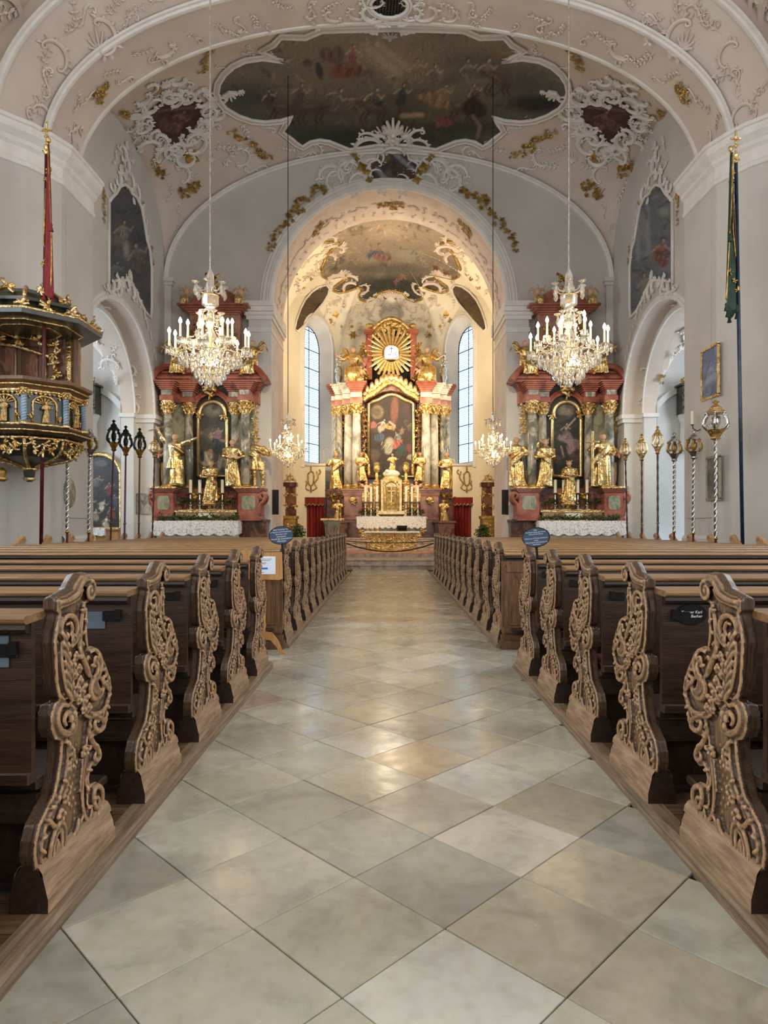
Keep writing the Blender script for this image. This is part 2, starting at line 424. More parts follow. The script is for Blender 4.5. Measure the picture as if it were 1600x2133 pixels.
# ---- superellipse arches that carry the vaults
def arch(x, a, b, zc, p=2.2): return zc+b*max(0, 1-min(1, abs(x)/a)**p)**(1/p)
A17 = lambda x: arch(x, 8.05, 4.35, 10.1)
A15 = lambda x: arch(x, 8.05, 4.15, 10.1)
A14 = lambda x: arch(x, 8.65, 4.9, 10.0)
SPR = 10.5
AE = lambda x: arch(x, 8.2, 4.75, SPR, 2.05)           # end wall arch
BS = lambda y: arch(y-21.3, 3.7, 3.35, SPR, 2.2)       # side wall arches of the main bay
def vault(x, y):
    v = (y-17.6)/7.4; a = (1-v)*(A17(x)-10.1+.0)+v*(AE(x)-SPR); b = BS(y)-SPR
    return SPR+(max(a, 0)**2.5+max(b, 0)**2.5)**.4
def grid(fn, nu, nv, name, mat, parent=None, smooth=True):
    mb = MB(); vs = [fn(i/nu, j/nv) for j in range(nv+1) for i in range(nu+1)]
    fs = [(j*(nu+1)+i, j*(nu+1)+i+1, (j+1)*(nu+1)+i+1, (j+1)*(nu+1)+i) for j in range(nv) for i in range(nu)]
    mb.add(vs, fs); return mb.build(name, mat, parent, smooth)
ceiling = struct(grid(lambda u, v: (-8.2*math.cos(PI*u), 17.6+7.4*v, vault(-8.2*math.cos(PI*u), 17.6+7.4*v)), 64, 48, 'ceiling', M['plaster_pink']))
# transverse arch: splay, band, face towards the vault
def xs(u, a): return -a*math.cos(PI*u)
def band(u, v):
    return (xs(u, 8.05), 15.9+1.7*v, (1-v)*A15(xs(u, 8.05))+v*A17(xs(u, 8.05)))
t1 = struct(grid(band, 64, 10, 'transverse_arch', M['plaster_pink']))
grid(lambda u, v: ((1-v)*xs(u, 8.65)+v*xs(u, 8.05), 14.8+1.1*v, (1-v)*A14(xs(u, 8.65))+v*A15(xs(u, 8.05))), 64, 6, 'arch_splay', M['plaster_pink'], t1)
def vface(u, v):
    x = xs(u, 8.2); z0 = A17(x*8.05/8.2); z1 = max(z0, vault(x, 17.61)+.02); return (x, 17.6, z0+(z1-z0)*v)
grid(vface, 64, 1, 'arch_face', M['plaster_white'], t1)
def arch_trim(par, fn, a, y, prof, name='moulding', mat='stucco', n=72, p0=0, p1=1):
    pts = []
    for i in range(n+1):
        u = p0+(p1-p0)*i/n; x = xs(u, a); pts.append(Vector((x, y, fn(x))))
    path = []
    for i, p in enumerate(pts):
        t = (pts[min(i+1, n)]-pts[max(i-1, 0)]).normalized(); nn = Vector((-t.z, 0, t.x))
        if nn.z > 0: nn = -nn
        path.append((p, nn, Vector((0, 1, 0))))
    mb = MB(); mb.sweep(path, prof); return mb.build(name, M[mat], par, True, .6)
MO = [(0, -.16), (.05, -.15), (.05, -.09), (.09, -.06), (.09, .0), (.05, .03), (.05, .08), (0, .09)]
arch_trim(t1, A15, 8.05, 15.9, MO); arch_trim(t1, A17, 8.05, 17.55, [(0, -.12), (.05, -.11), (.05, -.03), (.0, .05)])
arch_trim(t1, A14, 8.65, 14.8, MO)
arch_trim(ceiling, lambda x: AE(x), 8.2, 25.0, [(0, -.22), (.05, -.21), (.07, -.13), (.11, -.10), (.11, 0)])
# near bay vault, behind and above the viewer
near = struct(grid(lambda u, v: (xs(u, 9.1), -12+26.8*v, arch(xs(u, 9.1), 9.1, 5.2, 10.0)), 48, 8, 'ceiling_near_bay', M['plaster_pink']))
grid(lambda u, v: ((1-v)*xs(u, 9.1)+v*xs(u, 8.65), 14.8, (1-v)*arch(xs(u, 9.1), 9.1, 5.2, 10.0)+v*A14(xs(u, 8.65))), 64, 1, 'arch_face', M['plaster_pink'], near)
# ---- piers and side walls
for s, nm in ((-1, 'left'), (1, 'right')):
    # near wall, pier and its pilaster: plan polyline extruded
    plan = [(8.9, -12), (8.9, 13.4), (8.75, 14.2), (8.5, 14.6), (8.3, 14.85), (8.05, 15.1), (7.85, 15.45), (7.65, 15.9), (7.65, 17.6), (8.2, 17.6), (8.2, 17.9)]
    mb = MB()
    for (a, b_) in zip(plan[:-1], plan[1:]):
        top = 10.3
        mb.quad((s*a[0], a[1], -.02), (s*b_[0], b_[1], -.02), (s*b_[0], b_[1], top), (s*a[0], a[1], top))
    wall = struct(mb.build('wall_%s_near' % nm, M['plaster_grey']))
    # cornice and plinth along the pier
    def run(pl, prof, name, mat):
        path = []
        for i, q in enumerate(pl):
            t = Vector((pl[min(i+1, len(pl)-1)][0]-pl[max(i-1, 0)][0], pl[min(i+1, len(pl)-1)][1]-pl[max(i-1, 0)][1], 0)).normalized()
            n_ = Vector((-t.y, t.x, 0))
            path.append((Vector((s*q[0], q[1], 0)), Vector((s*n_.x, n_.y, 0)), Vector((0, 0, 1))))
        m_ = MB(); m_.sweep(path, prof); return m_.build(name, M[mat], wall)
    corn = [(0, 9.45), (.05, 9.47), (.06, 9.56), (.03, 9.60), (.03, 9.85), (.10, 9.92), (.12, 10.0), (.24, 10.12), (.26, 10.26), (.30, 10.28), (.30, 10.36), (0, 10.42)]
    run([(8.9, 10), (8.9, 13.4), (8.75, 14.2), (8.5, 14.6), (8.3, 14.85), (8.05, 15.1), (7.85, 15.45), (7.65, 15.9), (7.65, 16.4), (7.65, 17.1), (7.65, 17.58)], corn, 'cornice', 'stucco')
    run([(7.65, 15.9), (7.65, 16.4), (7.65, 17.1), (7.65, 17.6)], [(0, -.02), (.07, -.02), (.07, 1.2), (.03, 1.26), (0, 1.27)], 'plinth', 'plaster_white')
    m_ = MB(); m_.box(min(s*7.62, s*7.66), max(s*7.62, s*7.66), 16.1, 17.4, 1.7, 9.2); m_.build('pilaster_panel', M['plaster_grey'], wall)
    # side wall of the bay with the chapel arch
    yc, R, zs, top = 20.8, 2.9, 5.4, BS
    lo = lambda y: zs+math.sqrt(max(0, R*R-(y-yc)**2)) if abs(y-yc) < R else -.02
    mb = MB(); cols = [17.6]+[yc-R*math.cos(PI*i/40) for i in range(41)]+[23.9+1.1*i/6 for i in range(7)]
    for y0, y1 in zip(cols[:-1], cols[1:]):
        ym = (y0+y1)/2
        l0, l1 = (lo(y0), lo(y1)) if abs(ym-yc) < R else (-.02, -.02)
        if abs(ym-yc) < R: l0 = max(l0, zs); l1 = max(l1, zs)
        mb.quad((s*8.2, y0, l0), (s*8.2, y1, l1), (s*8.2, y1, BS(y1)+.06), (s*8.2, y0, BS(y0)+.06))
    sw = struct(mb.build('wall_%s' % nm, M['plaster_grey']))
    def jamb(x0, x1, R_, name, mat, par=sw):
        m_ = MB(); pts = [(yc+R_*math.cos(PI*i/40), zs+R_*math.sin(PI*i/40)) for i in range(41)]
        m2 = MB()
        for e in (-1, 1): m2.quad((s*x0, yc+e*R_, -.02), (s*x1, yc+e*R_, -.02), (s*x1, yc+e*R_, zs), (s*x0, yc+e*R_, zs))
        m2.build('jamb', M['plaster_white'], par)
        for p, q in zip(pts[:-1], pts[1:]): m_.quad((s*x0, p[0], p[1]), (s*x1, p[0], p[1]), (s*x1, q[0], q[1]), (s*x0, q[0], q[1]))
        return m_.build(name, M[mat], par, True, .5)
    jamb(8.2, 8.8, R, 'arch_soffit', 'plaster_pink')
    jamb(8.8, 9.25, R-.22, 'inner_soffit', 'plaster_pink')
    # step between the two soffits, moulding rings, imposts
    def ring(x, R_, prof, name, a0=0, a1=PI, par=sw, mat='stucco'):
        m_ = MB(); path = []
        for i in range(49):
            a = a0+(a1-a0)*i/48; d = Vector((0, math.cos(a), math.sin(a)))
            path.append((Vector((s*x, yc, zs))+d*R_, d, Vector((-s, 0, 0))))
        m_.sweep(path, prof); return m_.build(name, M[mat], par, True, .6)
    ring(8.2, R, [(0, -.02), (0, .06), (.10, .06), (.12, .03), (.20, .03), (.22, 0)], 'archivolt')
    ring(8.8, R-.22, [(0, 0), (0, .05), (.08, .05), (.22, .0)], 'archivolt')
    for sy in (-1, 1):
        m_ = MB(); ye = yc+sy*R
        a_, b_ = sorted((ye-sy*.10, ye+sy*.55))
        m_.box(min(s*8.08, s*8.85), max(s*8.08, s*8.85), a_, b_, zs-.16, zs-.02); m_.box(min(s*8.13, s*8.82), max(s*8.13, s*8.82), a_+.04, b_-.04, zs-.30, zs-.16)
        m_.build('impost', M['stucco'], sw)
        m_ = MB(); a_, b_ = sorted((ye-sy*.24, ye+sy*.1)); m_.box(min(s*8.8, s*9.25), max(s*8.8, s*9.25), a_, b_, -.02, zs)
        m_.build('inner_jamb', M['plaster_white'], sw)
        m_ = MB(); a_, b_ = sorted((ye-sy*.30, ye+sy*.1)); m_.box(min(s*8.76, s*9.3), max(s*8.76, s*9.3), a_, b_, zs-.14, zs)
        m_.build('impost', M['stucco'], sw)
    # chapel behind
    mb = MB()
    mb.quad((s*14, 14, -.02), (s*14, 27, -.02), (s*14, 27, 11), (s*14, 14, 11))
    mb.quad((s*9.4, 14.5, -.02), (s*14, 14.5, -.02), (s*14, 14.5, 11), (s*9.4, 14.5, 11))
    mb.quad((s*9.25, 14.5, -.02), (s*9.25, 18.15, -.02), (s*9.25, 18.15, 11), (s*9.25, 14.5, 11))
    mb.quad((s*9.25, 23.45, -.02), (s*9.25, 25.3, -.02), (s*9.25, 25.3, 11), (s*9.25, 23.45, 11))
    ch = struct(mb.build('wall_%s_chapel' % nm, M['plaster_white']))
    cs = [9.2+4.8*i/24 for i in range(25)]; m_ = MB()
    lo2 = lambda x: (5.4+math.sqrt(max(0, 1.3**2-(x-12.3)**2))) if abs(x-12.3) < 1.3 else 30
    for x0, x1 in zip(cs[:-1], cs[1:]): m_.quad((s*x0, 25.3, -.02), (s*x1, 25.3, -.02), (s*x1, 25.3, 9.5), (s*x0, 25.3, 9.5))
    m_.build('east_wall', M['plaster_white'], ch)
    m_ = MB(); nx_, ny_ = 28, 44
    def czz(x, y):
        a_ = 5.4+3.2*math.sqrt(max(0, 1-((x-11.65)/2.4)**2)); b_ = (5.4+math.sqrt(max(0, 2.72**2-(y-yc)**2))) if abs(y-yc) < 2.72 else 0
        return max(a_, b_)
    vs = [(s*(11.65-2.42*math.cos(PI*i/nx_)), 14.5+10.85*j/ny_, czz(11.65-2.42*math.cos(PI*i/nx_), 14.5+10.85*j/ny_)) for j in range(ny_+1) for i in range(nx_+1)]
    m_.add(vs, [(j*(nx_+1)+i, j*(nx_+1)+i+1, (j+1)*(nx_+1)+i+1, (j+1)*(nx_+1)+i) for j in range(ny_) for i in range(nx_)])
    m_.build('chapel_vault', M['plaster_pink'], ch, True, .6)
    m_ = MB(); path = []
    for i in range(33):
        a = PI*i/32; d = Vector((math.cos(a), 0, math.sin(a))); path.append((Vector((s*11.3, 25.28, 5.0))+d*1.55, d, Vector((0, -1, 0))))
    m_.sweep(path, [(0, 0), (0, .12), (.2, .12), (.22, 0)]); m_.build('blind_arch', M['plaster_white'], ch)
# ---- end wall with the chancel arch
CR, CZ = 4.27, 9.62
mb = MB(); lo = lambda x: CZ+math.sqrt(max(0, CR*CR-x*x)) if abs(x) <= CR+1e-6 else 0
cols = [-8.2+(8.2-CR)*i/10 for i in range(11)]+[-CR*math.cos(PI*i/48) for i in range(1, 49)]+[CR+(8.2-CR)*i/10 for i in range(1, 11)]
for x0, x1 in zip(cols[:-1], cols[1:]):
    ins = abs((x0+x1)/2) < CR
    l0, l1 = (max(CZ, lo(x0)), max(CZ, lo(x1))) if ins else (-.02, -.02)
    mb.quad((x0, 25, l0), (x1, 25, l1), (x1, 25, AE(x1)+.05), (x0, 25, AE(x0)+.05))
endw = struct(mb.build('wall_east', M['plaster_grey']))
mb = MB(); pts = [(CR, -.02)]+[(CR*math.cos(PI*i/48), CZ+CR*math.sin(PI*i/48)) for i in range(49)]+[(-CR, -.02)]
for p, q in zip(pts[:-1], pts[1:]): mb.quad((p[0], 25, p[1]), (p[0], 27.5, p[1]), (q[0], 27.5, q[1]), (q[0], 25, q[1]))
mb.build('arch_soffit', M['stucco_pink'], endw, True, .5)
mb = MB(); path = []
for i in range(61):
    a = PI*i/60; d = Vector((math.cos(a), 0, math.sin(a))); path.append((Vector((0, 25, CZ))+d*CR, d, Vector((0, -1, 0))))
mb.sweep(path, [(-.03, 0), (-.03, .10), (.04, .18), (.12, .18), (.14, .14), (.22, .14), (.25, .10), (.36, .10), (.40, .05), (.47, .05), (.49, 0)])
mb.build('archivolt', M['stucco'], endw, True, .5)
for s in (-1, 1):
    mb = MB(); a, b_ = sorted((s*(CR+.0), s*(CR+.82)))
    mb.box(a, b_, 24.72, 25.01, .4, 9.0); mb.build('pilaster', M['plaster_white'], endw)
    mb = MB()
    for (e, z0, z1) in ((.02, 8.55, 8.72), (.06, 9.0, 9.14), (.12, 9.14, 9.26), (.22, 9.26, 9.42), (.30, 9.42, 9.60)):
        a, b_ = sorted((s*(CR-min(e, .12)), s*(CR+.84+e))); mb.box(a, b_, 24.70-e, 27.5+min(e, .1), z0, z1)
    mb.build('capital', M['stucco'], endw)
    mb = MB(); a, b_ = sorted((s*7.95, s*8.2)); mb.box(a, b_, 24.86, 25, .4, 10.3); mb.box(a-.06, b_+.06, 24.80, 25, 10.3, 10.42); mb.box(a-.11, b_+.11, 24.74, 25, 10.42, 10.56); mb.build('corner_pilaster', M['plaster_white'], endw)
# ---- chancel: steps, floor, walls, windows, vault
steps = empty('chancel_steps'); steps['kind'] = 'structure'
for i, (y, z) in enumerate(((23.6, .16), (24.0, .32))):
    mb = MB(); mb.box(-8.19, 8.19, y, 37.5, z-.3, z-.035); mb.box(-8.19, 8.19, y-.04, 37.5, z-.035, z)
    mb.build('step', M['step_marble'], steps)
mb = MB(); mb.box(-8.19, 8.19, 25.9, 37.5, .32, .45); mb.build('step', M['step_marble'], steps)
mb = MB(); n = 0
for i in range(-11, 12):
    for j in range(9):
        x0, y0 = i*.42, 26.0+j*.42; mb.box(x0+.008, x0+.412, y0+.008, y0+.412, .45, .462, (i+j) % 2)
mb.build('paving', [M['marble_pink'], M['marble_red']], steps)['kind'] = 'stuff'
for (w_, y, z) in ((3.6, 30.3, .62), (3.0, 30.8, .78), (2.6, 31.2, .94)):
    mb = MB(); mb.box(-w_, w_, y, 36.5, z-.17, z-.04); mb.box(-w_-.03, w_+.03, y-.03, 36.5, z-.04, z); mb.build('altar_step', M['step_marble'], steps)
def whole_wall(name, pts, mat, top=14.6):
    mb = MB()
    for p, q in zip(pts[:-1], pts[1:]): mb.quad((*p, 0), (*q, 0), (*q, top), (*p, top))
    return struct(mb.build(name, M[mat]))
for s, nm in ((-1, 'left'), (1, 'right')):
    whole_wall('wall_%s_chancel' % nm, [(s*CR, 27.5), (s*5.4, 27.5), (s*5.4, 32.6)], 'plaster_cream')
    # window wall: local s (along), n (outwards)
    d = Vector((-s*.4472, .8944, 0)); nrm = Vector((s*.8944, .4472, 0)); o0 = Vector((s*5.4, 32.6, 0)); L = 5.59
    W = lambda t, n_, z: o0+d*t+nrm*n_+Vector((0, 0, z))
    c0, hw, zb, zt = 3.74, 1.39, 4.5, 11.1; gw, gzb, gzt = 1.04, 4.9, 11.06
    mb = MB(); cc = [0, c0-hw]+[c0-hw*math.cos(PI*i/20) for i in range(1, 20)]+[c0+hw, L]
    up = lambda t: zt+math.sqrt(max(0, hw*hw-(t-c0)**2))
    for a, b_ in zip(cc[:-1], cc[1:]):
        if abs((a+b_)/2-c0) < hw:
            mb.quad(W(a, 0, 0), W(b_, 0, 0), W(b_, 0, zb), W(a, 0, zb)); mb.quad(W(a, 0, up(a)), W(b_, 0, up(b_)), W(b_, 0, 14.6), W(a, 0, 14.6))
        else: mb.quad(W(a, 0, 0), W(b_, 0, 0), W(b_, 0, 14.6), W(a, 0, 14.6))
    ww = struct(mb.build('wall_%s_apse' % nm, M['plaster_cream']))
    def outline(c, h, z0, z1, n_): return [W(c-h, n_, z0)]+[W(c-h*math.cos(PI*i/20), n_, z1+h*math.sin(PI*i/20)) for i in range(21)]+[W(c+h, n_, z0)]
    A_, B_ = outline(c0, hw, zb, zt, 0), outline(c0, gw, gzb, gzt, .6); mb = MB()
    n = len(A_)
    for i in range(n): mb.quad(A_[i], B_[i], B_[(i+1)%n], A_[(i+1)%n])
    mb.build('reveal', M['plaster_white'], ww, True, .5)
    mb = MB(); path = []
    for i in range(n):
        t = (A_[min(i+1, n-1)]-A_[max(i-1, 0)]).normalized(); out = t.cross(nrm)
        if (A_[i]-W(c0, 0, 8)).dot(out) < 0: out = -out
        path.append((A_[i], out, -nrm))
    mb.sweep(path, [(-.02, 0), (-.02, .06), (.10, .08), (.14, .04), (.22, .04), (.24, 0)]); mb.build('window_surround', M['stucco'], ww, True, .5)
    # the window itself: iron frame, bars, lead came hexagons, glass panes
    win = empty('window_%d' % (1 if s < 0 else 2), W(c0, .62, 0)); win['kind'] = 'structure'
    rel = W(c0, .62, 0)
    V = lambda t, z, n_=0: d*t+Vector((0, 0, z))+nrm*n_
    top = lambda t: gzt+math.sqrt(max(0, gw*gw-t*t))
    bars = [gzb+1.0*i for i in range(1, 8)]
    m_ = MB()
    m_.tube([V(-gw*math.cos(PI*i/20), gzt+gw*math.sin(PI*i/20)) for i in range(21)], .03, 4); m_.tube([V(-gw, gzb), V(-gw, gzt)], .03, 4); m_.tube([V(gw, gzb), V(gw, gzt)], .03, 4); m_.tube([V(-gw, gzb), V(gw, gzb)], .03, 4)
    m_.build('frame', M['iron'], win)
    m_ = MB(); m_.tube([V(0, gzb, -.03), V(0, top(0), -.03)], .022, 4); m_.build('mullion', M['iron'], win)
    for z in bars:
        h = gw if z < gzt else math.sqrt(max(.01, gw*gw-(z-gzt)**2)); m_ = MB(); m_.tube([V(-h, z, -.03), V(h, z, -.03)], .022, 4); m_.build('glazing_bar', M['iron'], win)
    m_ = MB(); hx = .075; rows = int((gzt+gw-gzb)/(hx*1.5))
    for r_ in range(rows):
        z = gzb+hx+r_*hx*1.5; off = hx*.866 if r_ % 2 else 0
        i = -8
        while i < 9:
            x = i*hx*1.732+off; i += 1
            h = gw if z < gzt else math.sqrt(max(0, gw*gw-(z-gzt)**2))
            if abs(x) > h-.05: continue
            q = [(x+hx*math.sin(PI/3*k), z+hx*math.cos(PI/3*k)) for k in range(4)]
            for (p1_, p2_) in zip(q[:-1], q[1:]):
                e = Vector((p2_[0]-p1_[0], 0, p2_[1]-p1_[1])).normalized()*0; w2 = .011
                dx, dz = p2_[0]-p1_[0], p2_[1]-p1_[1]; l = math.hypot(dx, dz); ox, oz = -dz/l*w2, dx/l*w2
                m_.quad(V(p1_[0]+ox, p1_[1]+oz, -.015), V(p1_[0]-ox, p1_[1]-oz, -.015), V(p2_[0]-ox, p2_[1]-oz, -.015), V(p2_[0]+ox, p2_[1]+oz, -.015))
    m_.build('lead_came', M['iron'], win)['kind'] = 'stuff'
    zz = [gzb]+bars+[gzt+gw]
    for z0, z1 in zip(zz[:-1], zz[1:]):
        for sd in (-1, 1):
            m_ = MB(); k = 6
            for j in range(k):
                za, zb_ = z0+(z1-z0)*j/k, z0+(z1-z0)*(j+1)/k
                ha = gw if za < gzt else math.sqrt(max(0, gw*gw-(za-gzt)**2)); hb = gw if zb_ < gzt else math.sqrt(max(0, gw*gw-(zb_-gzt)**2))
                m_.quad(V(0, za), V(sd*ha, za), V(sd*hb, zb_), V(0, zb_))
            m_.build('pane', M['window_glass'], win)
whole_wall('wall_chancel_east', [(-2.9, 37.6), (2.9, 37.6)], 'plaster_cream')
# chancel vault: ruled quarter-ellipses from the wall tops to the ridge
CZR, CSP = 14.7, 9.6
bnd = []
def seg(p, q, peak, n):
    for i in range(n):
        t = i/n; bnd.append((p[0]+(q[0]-p[0])*t, p[1]+(q[1]-p[1])*t, CSP+(peak-CSP)*math.sqrt(max(0, 1-(2*t-1)**2))))
seg((-5.4, 27.5), (-5.4, 32.6), 12.6, 16); seg((-5.4, 32.6), (-2.9, 37.6), 13.3, 16); seg((-2.9, 37.6), (2.9, 37.6), 12.7, 18)
seg((2.9, 37.6), (5.4, 32.6), 13.3, 16); seg((5.4, 32.6), (5.4, 27.5), 12.6, 16); bnd.append((5.4, 27.5, CSP))
def cvault(u, v):
    i = u*(len(bnd)-1); k = min(int(i), len(bnd)-2); f = i-k; B = [bnd[k][j]*(1-f)+bnd[k+1][j]*f for j in range(3)]
    c = (0, min(max(B[1], 27.5), 32.3)); t = v
    return (B[0]+(c[0]-B[0])*t, B[1]+(c[1]-B[1])*t, B[2]+(CZR-B[2])*math.sqrt(max(0, 1-(1-t)**2)))
cv = struct(grid(lambda u, v: cvault(u, v*v*.3+v*.7), len(bnd)-1, 24, 'ceiling_chancel', M['plaster_cream']))
# outer shell so no daylight leaks in
mb = MB(); mb.quad((-14.2, -12, -.02), (14.2, -12, -.02), (14.2, -12, 16), (-14.2, -12, 16)); mb.build('wall_back', M['plaster_white'])['kind'] = 'structure'
for s in (-1, 1):
    pass
mb = MB(); mb.box(-14.3, 14.3, -12.1, 27.4, 16.6, 16.8); mb.build('ceiling_roof', M['plaster_grey'])['kind'] = 'structure'
mb = MB()
for s in (-1, 1): mb.quad((s*14.2, -12, 0), (s*14.2, 27.4, 0), (s*14.2, 27.4, 16.7), (s*14.2, -12, 16.7))
mb.quad((-14.2, 27.4, 0), (-5.41, 27.4, 0), (-5.41, 27.4, 16.7), (-14.2, 27.4, 16.7)); mb.quad((14.2, 27.4, 0), (5.41, 27.4, 0), (5.41, 27.4, 16.7), (14.2, 27.4, 16.7))
mb.quad((-5.41, 27.4, 14.75), (5.41, 27.4, 14.75), (5.41, 27.4, 16.7), (-5.41, 27.4, 16.7))
mb.build('wall_outer', M['plaster_grey'])['kind'] = 'structure'
# rays from the eye find where a detail of the photograph lies on walls and vaults
def bvh_of(*objs):
    vs, fs = [], []
    for o in objs:
        b = len(vs); vs += [v.co.copy() for v in o.data.vertices]; fs += [tuple(b+i for i in p.vertices) for p in o.data.polygons]
    return BVHTree.FromPolygons(vs, fs)
def hit(bvh, px, py):
    o = Vector((0, 0, EYE)); d = Vector(((px-CX)/F, 1, (HY-py)/F)).normalized()
    p, n, i, dist = bvh.ray_cast(o, d)
    if p is None: return None, None
    if n.dot(d) > 0: n = -n
    return p, n
# ================================================================ PEWS
def z1(pts):                                         # carved face points: (depth along the pew end, height)
    out = []
    for (a, b) in pts:
        px, py = a/2.581, 1100+b/2.581
        Y = 1.32*F/(CX-px); out.append((Y-2.55, EYE-(py-HY)*Y/F-.058))
    return out
OUT = [(300,388),(340,375),(385,345),(405,300),(425,268),(455,262),(478,290),(487,335),(478,375),(455,392),(443,400),(443,430),(440,560),(450,620),(458,650),(480,646),(515,660),(535,700),(560,760),(575,820),(575,880),(560,960),(552,1020),(535,1080),(505,1105),(480,1100),(470,1130),(500,1165),(522,1200),(522,1245),(505,1268),(482,1266),(468,1300),(460,1350),(468,1390),(500,1376),(530,1390),(540,1430),(530,1500),(510,1570),(490,1605),
 (215,1865),(185,1830),(175,1760),(180,1690),(200,1600),(235,1530),(280,1440),(300,1350),(315,1250),(322,1160),(322,1130),(290,1125),(272,1080),(268,1010),(285,950),(320,935),(338,930),(310,900),(295,830),(290,700),(285,620),(295,540),(308,490),(312,455),(300,440)]
TH = .066
def end_mesh(full=True):
    mb = MB(); o = z1(OUT)
    # local frame: x = 0 is the aisle face and the thickness goes to -x, y along the aisle, z up
    mb.prism(o, -TH, -.015, 'x')
    q = [(-.012, a, b) for a, b in o]; mb.tube(q+[q[0]], .012, 6)
    def st(pts, r, n=6, x=.0, sm=3):
        r *= 1.12; x -= .004
        q = z1(pts); q = smoothpath([(0, a, b) for a, b in q], sm); q = [(x, v.y, v.z) for v in q]
        m = len(q)
        rr = [r*(.55+.45*math.sin(PI*(i+.6)/(m+.2))) for i in range(m)]
        mb.tube(q, rr, n)
    def spiral(c, r, turns, a0, tr, dirn=1, x=.004, el=1.0):
        (cy, cz), = z1([c]); n = int(14*turns); q = []
        for i in range(n+1):
            t = i/n; a = a0+dirn*turns*2*PI*t; rad = r*(1-t*.85); q.append((x, cy+rad*math.cos(a), cz+rad*el*math.sin(a)))
        mb.tube(q, [tr*(1-.45*i/n) for i in range(n+1)], 6); mb.ball((x, cy, cz), tr*1.2, 6, 4)
    def blob(c, r, sy=1, sz=1, x=.0):
        (cy, cz), = z1([c]); mb.ball((x, cy, cz), (r*.9, r*sy, r*sz), 6, 4)
    def flower(c, r):
        (cy, cz), = z1([c])
        for k in range(5):
            a = k*2*PI/5+r*70; mb.ball((.008, cy+r*.7*math.cos(a), cz+r*.7*math.sin(a)), (r*.5, r*.55, r*.45), 6, 4)
        mb.ball((.020, cy, cz), r*.35, 6, 4)
    # cap mouldings wrap the edge
    st([(300,400),(345,385),(392,350),(415,300),(440,272)], .016, x=.004)
    st([(305,425),(350,405),(400,375),(425,325)], .010, x=.004)
    capz = z1([(300,388),(340,375),(385,345),(405,300),(425,268),(455,262),(478,290),(487,335)])
    mb.tube([(-TH/2, a, b-.012) for a, b in capz], [.030,.036,.036,.034,.036,.036,.034,.026], 8, flat=1.25, up=(1, 0, 0))
    spiral((455,338), .045, 1.6, 1.6, .012, -1, .010)
    # front-side (near) leaf and feathers
    st([(306,560),(312,505),(340,470),(372,480),(388,520),(385,570),(362,612)], .013, x=.006)
    spiral((362,600), .022, 1.1, 0, .008, 1, .01)
    st([(330,520),(352,510),(362,545),(350,580)], .009, x=.008)
    for k in range(3): st([(306+k*20,610+k*26),(306+k*22,700+k*12),(318+k*20,800+k*8),(338+k*18,885+k*8),(366+k*10,930)], .0085, x=.006)
    for k in range(7): y_ = 560+k*52; st([(300+k*5, y_), (318+k*5, y_+30), (322+k*6, y_+62)], .010, x=.012); blob((330+k*6, y_+20), .013, .7, 1.5, .008)
    st([(398,570),(372,612),(352,640)], .012, x=.01)
    st([(425,410),(415,480),(405,560),(402,640),(425,720),(448,780),(470,800)], .014, x=.006)
    st([(443,430),(438,560),(448,640)], .009, x=.004)
    st([(395,640),(415,700),(440,760),(452,800)], .012, x=.012)
    for c in [(378,690),(362,735),(395,755),(372,790),(400,820),(385,860),(412,880),(395,925),(425,930),(448,965),(420,975)]: flower(c, .021)
    for c in [(405,690),(345,770),(425,845),(372,900),(440,905)]: blob(c, .016, 1.4, .8, .01)
    for k, (a, b_) in enumerate([(415,440),(428,500),(420,560),(412,620),(440,700),(470,740),(500,690),(528,760),(548,830),(560,900),(548,960),(520,1000),(480,1005),(455,1060),(462,1120),(490,1170),(450,1180),(452,1300),(444,1400),(452,1500),(336,1160),(338,1290),(318,1360),(288,1450),(256,1500),(228,1580),(206,1660),(200,1740),(500,1540),(485,1450)]):
        an = k*1.3; st([(a-12*math.cos(an), b_-16*math.sin(an)), (a+4*math.sin(an), b_), (a+13*math.cos(an), b_+15*math.sin(an))], .0085, x=.014, sm=2)
    for k in range(26):
        a, b_ = 360+(k*37 % 60), 1150+k*15; blob((a+12, b_), .006, 1, 1, -.014)
    # big volute on the altar side
    st([(462,668),(490,655),(515,690),(520,745),(500,800),(470,830),(462,880),(480,915),(510,905),(530,865),(530,820),(508,800)], .014, x=.006)
    st([(500,668),(530,720),(550,780),(565,850),(555,930),(530,985),(490,1000),(450,990),(430,960)], .013, x=.005)
    st([(545,790),(520,815),(545,850),(560,870)], .011, x=.012)
    st([(480,700),(500,730),(495,780),(478,800)], .010, x=.010)
    spiral((482,712), .020, 1.2, 0, .008, 1, .01)
    for k in range(4): st([(470+k*7,840-k*10),(478+k*8,880-k*6),(505+k*5,900-k*12)], .006, x=.014)
    for c in [(555,810),(562,860),(545,1000),(540,1030)]: blob(c, .013, 1.0, 1.3, .008)
    st([(430,1000),(460,1015),(500,1010),(530,1030),(535,1065),(510,1090),(486,1070),(490,1035),(510,1040)], .013, x=.006)
    st([(470,1010),(455,1060),(455,1110),(480,1160),(505,1195),(512,1225),(500,1248),(485,1235),(492,1210)], .013, x=.006)
    # near volute
    st([(345,955),(312,952),(288,985),(282,1040),(300,1090),(335,1105),(365,1085),(372,1040),(355,1000),(330,1000),(318,1035),(332,1060)], .015, x=.006)
    st([(352,945),(378,980),(385,1040),(375,1095),(350,1125)], .011, x=.004)
    for c in [(345,1025),(352,1065),(362,1000)]: blob(c, .015, 1, 1.2, .014)
    # body: raised borders, leaves, pounced middle
    st([(335,1130),(342,1200),(330,1320),(300,1430),(255,1520),(222,1600),(200,1690),(197,1770),(215,1830)], .010, x=.003)
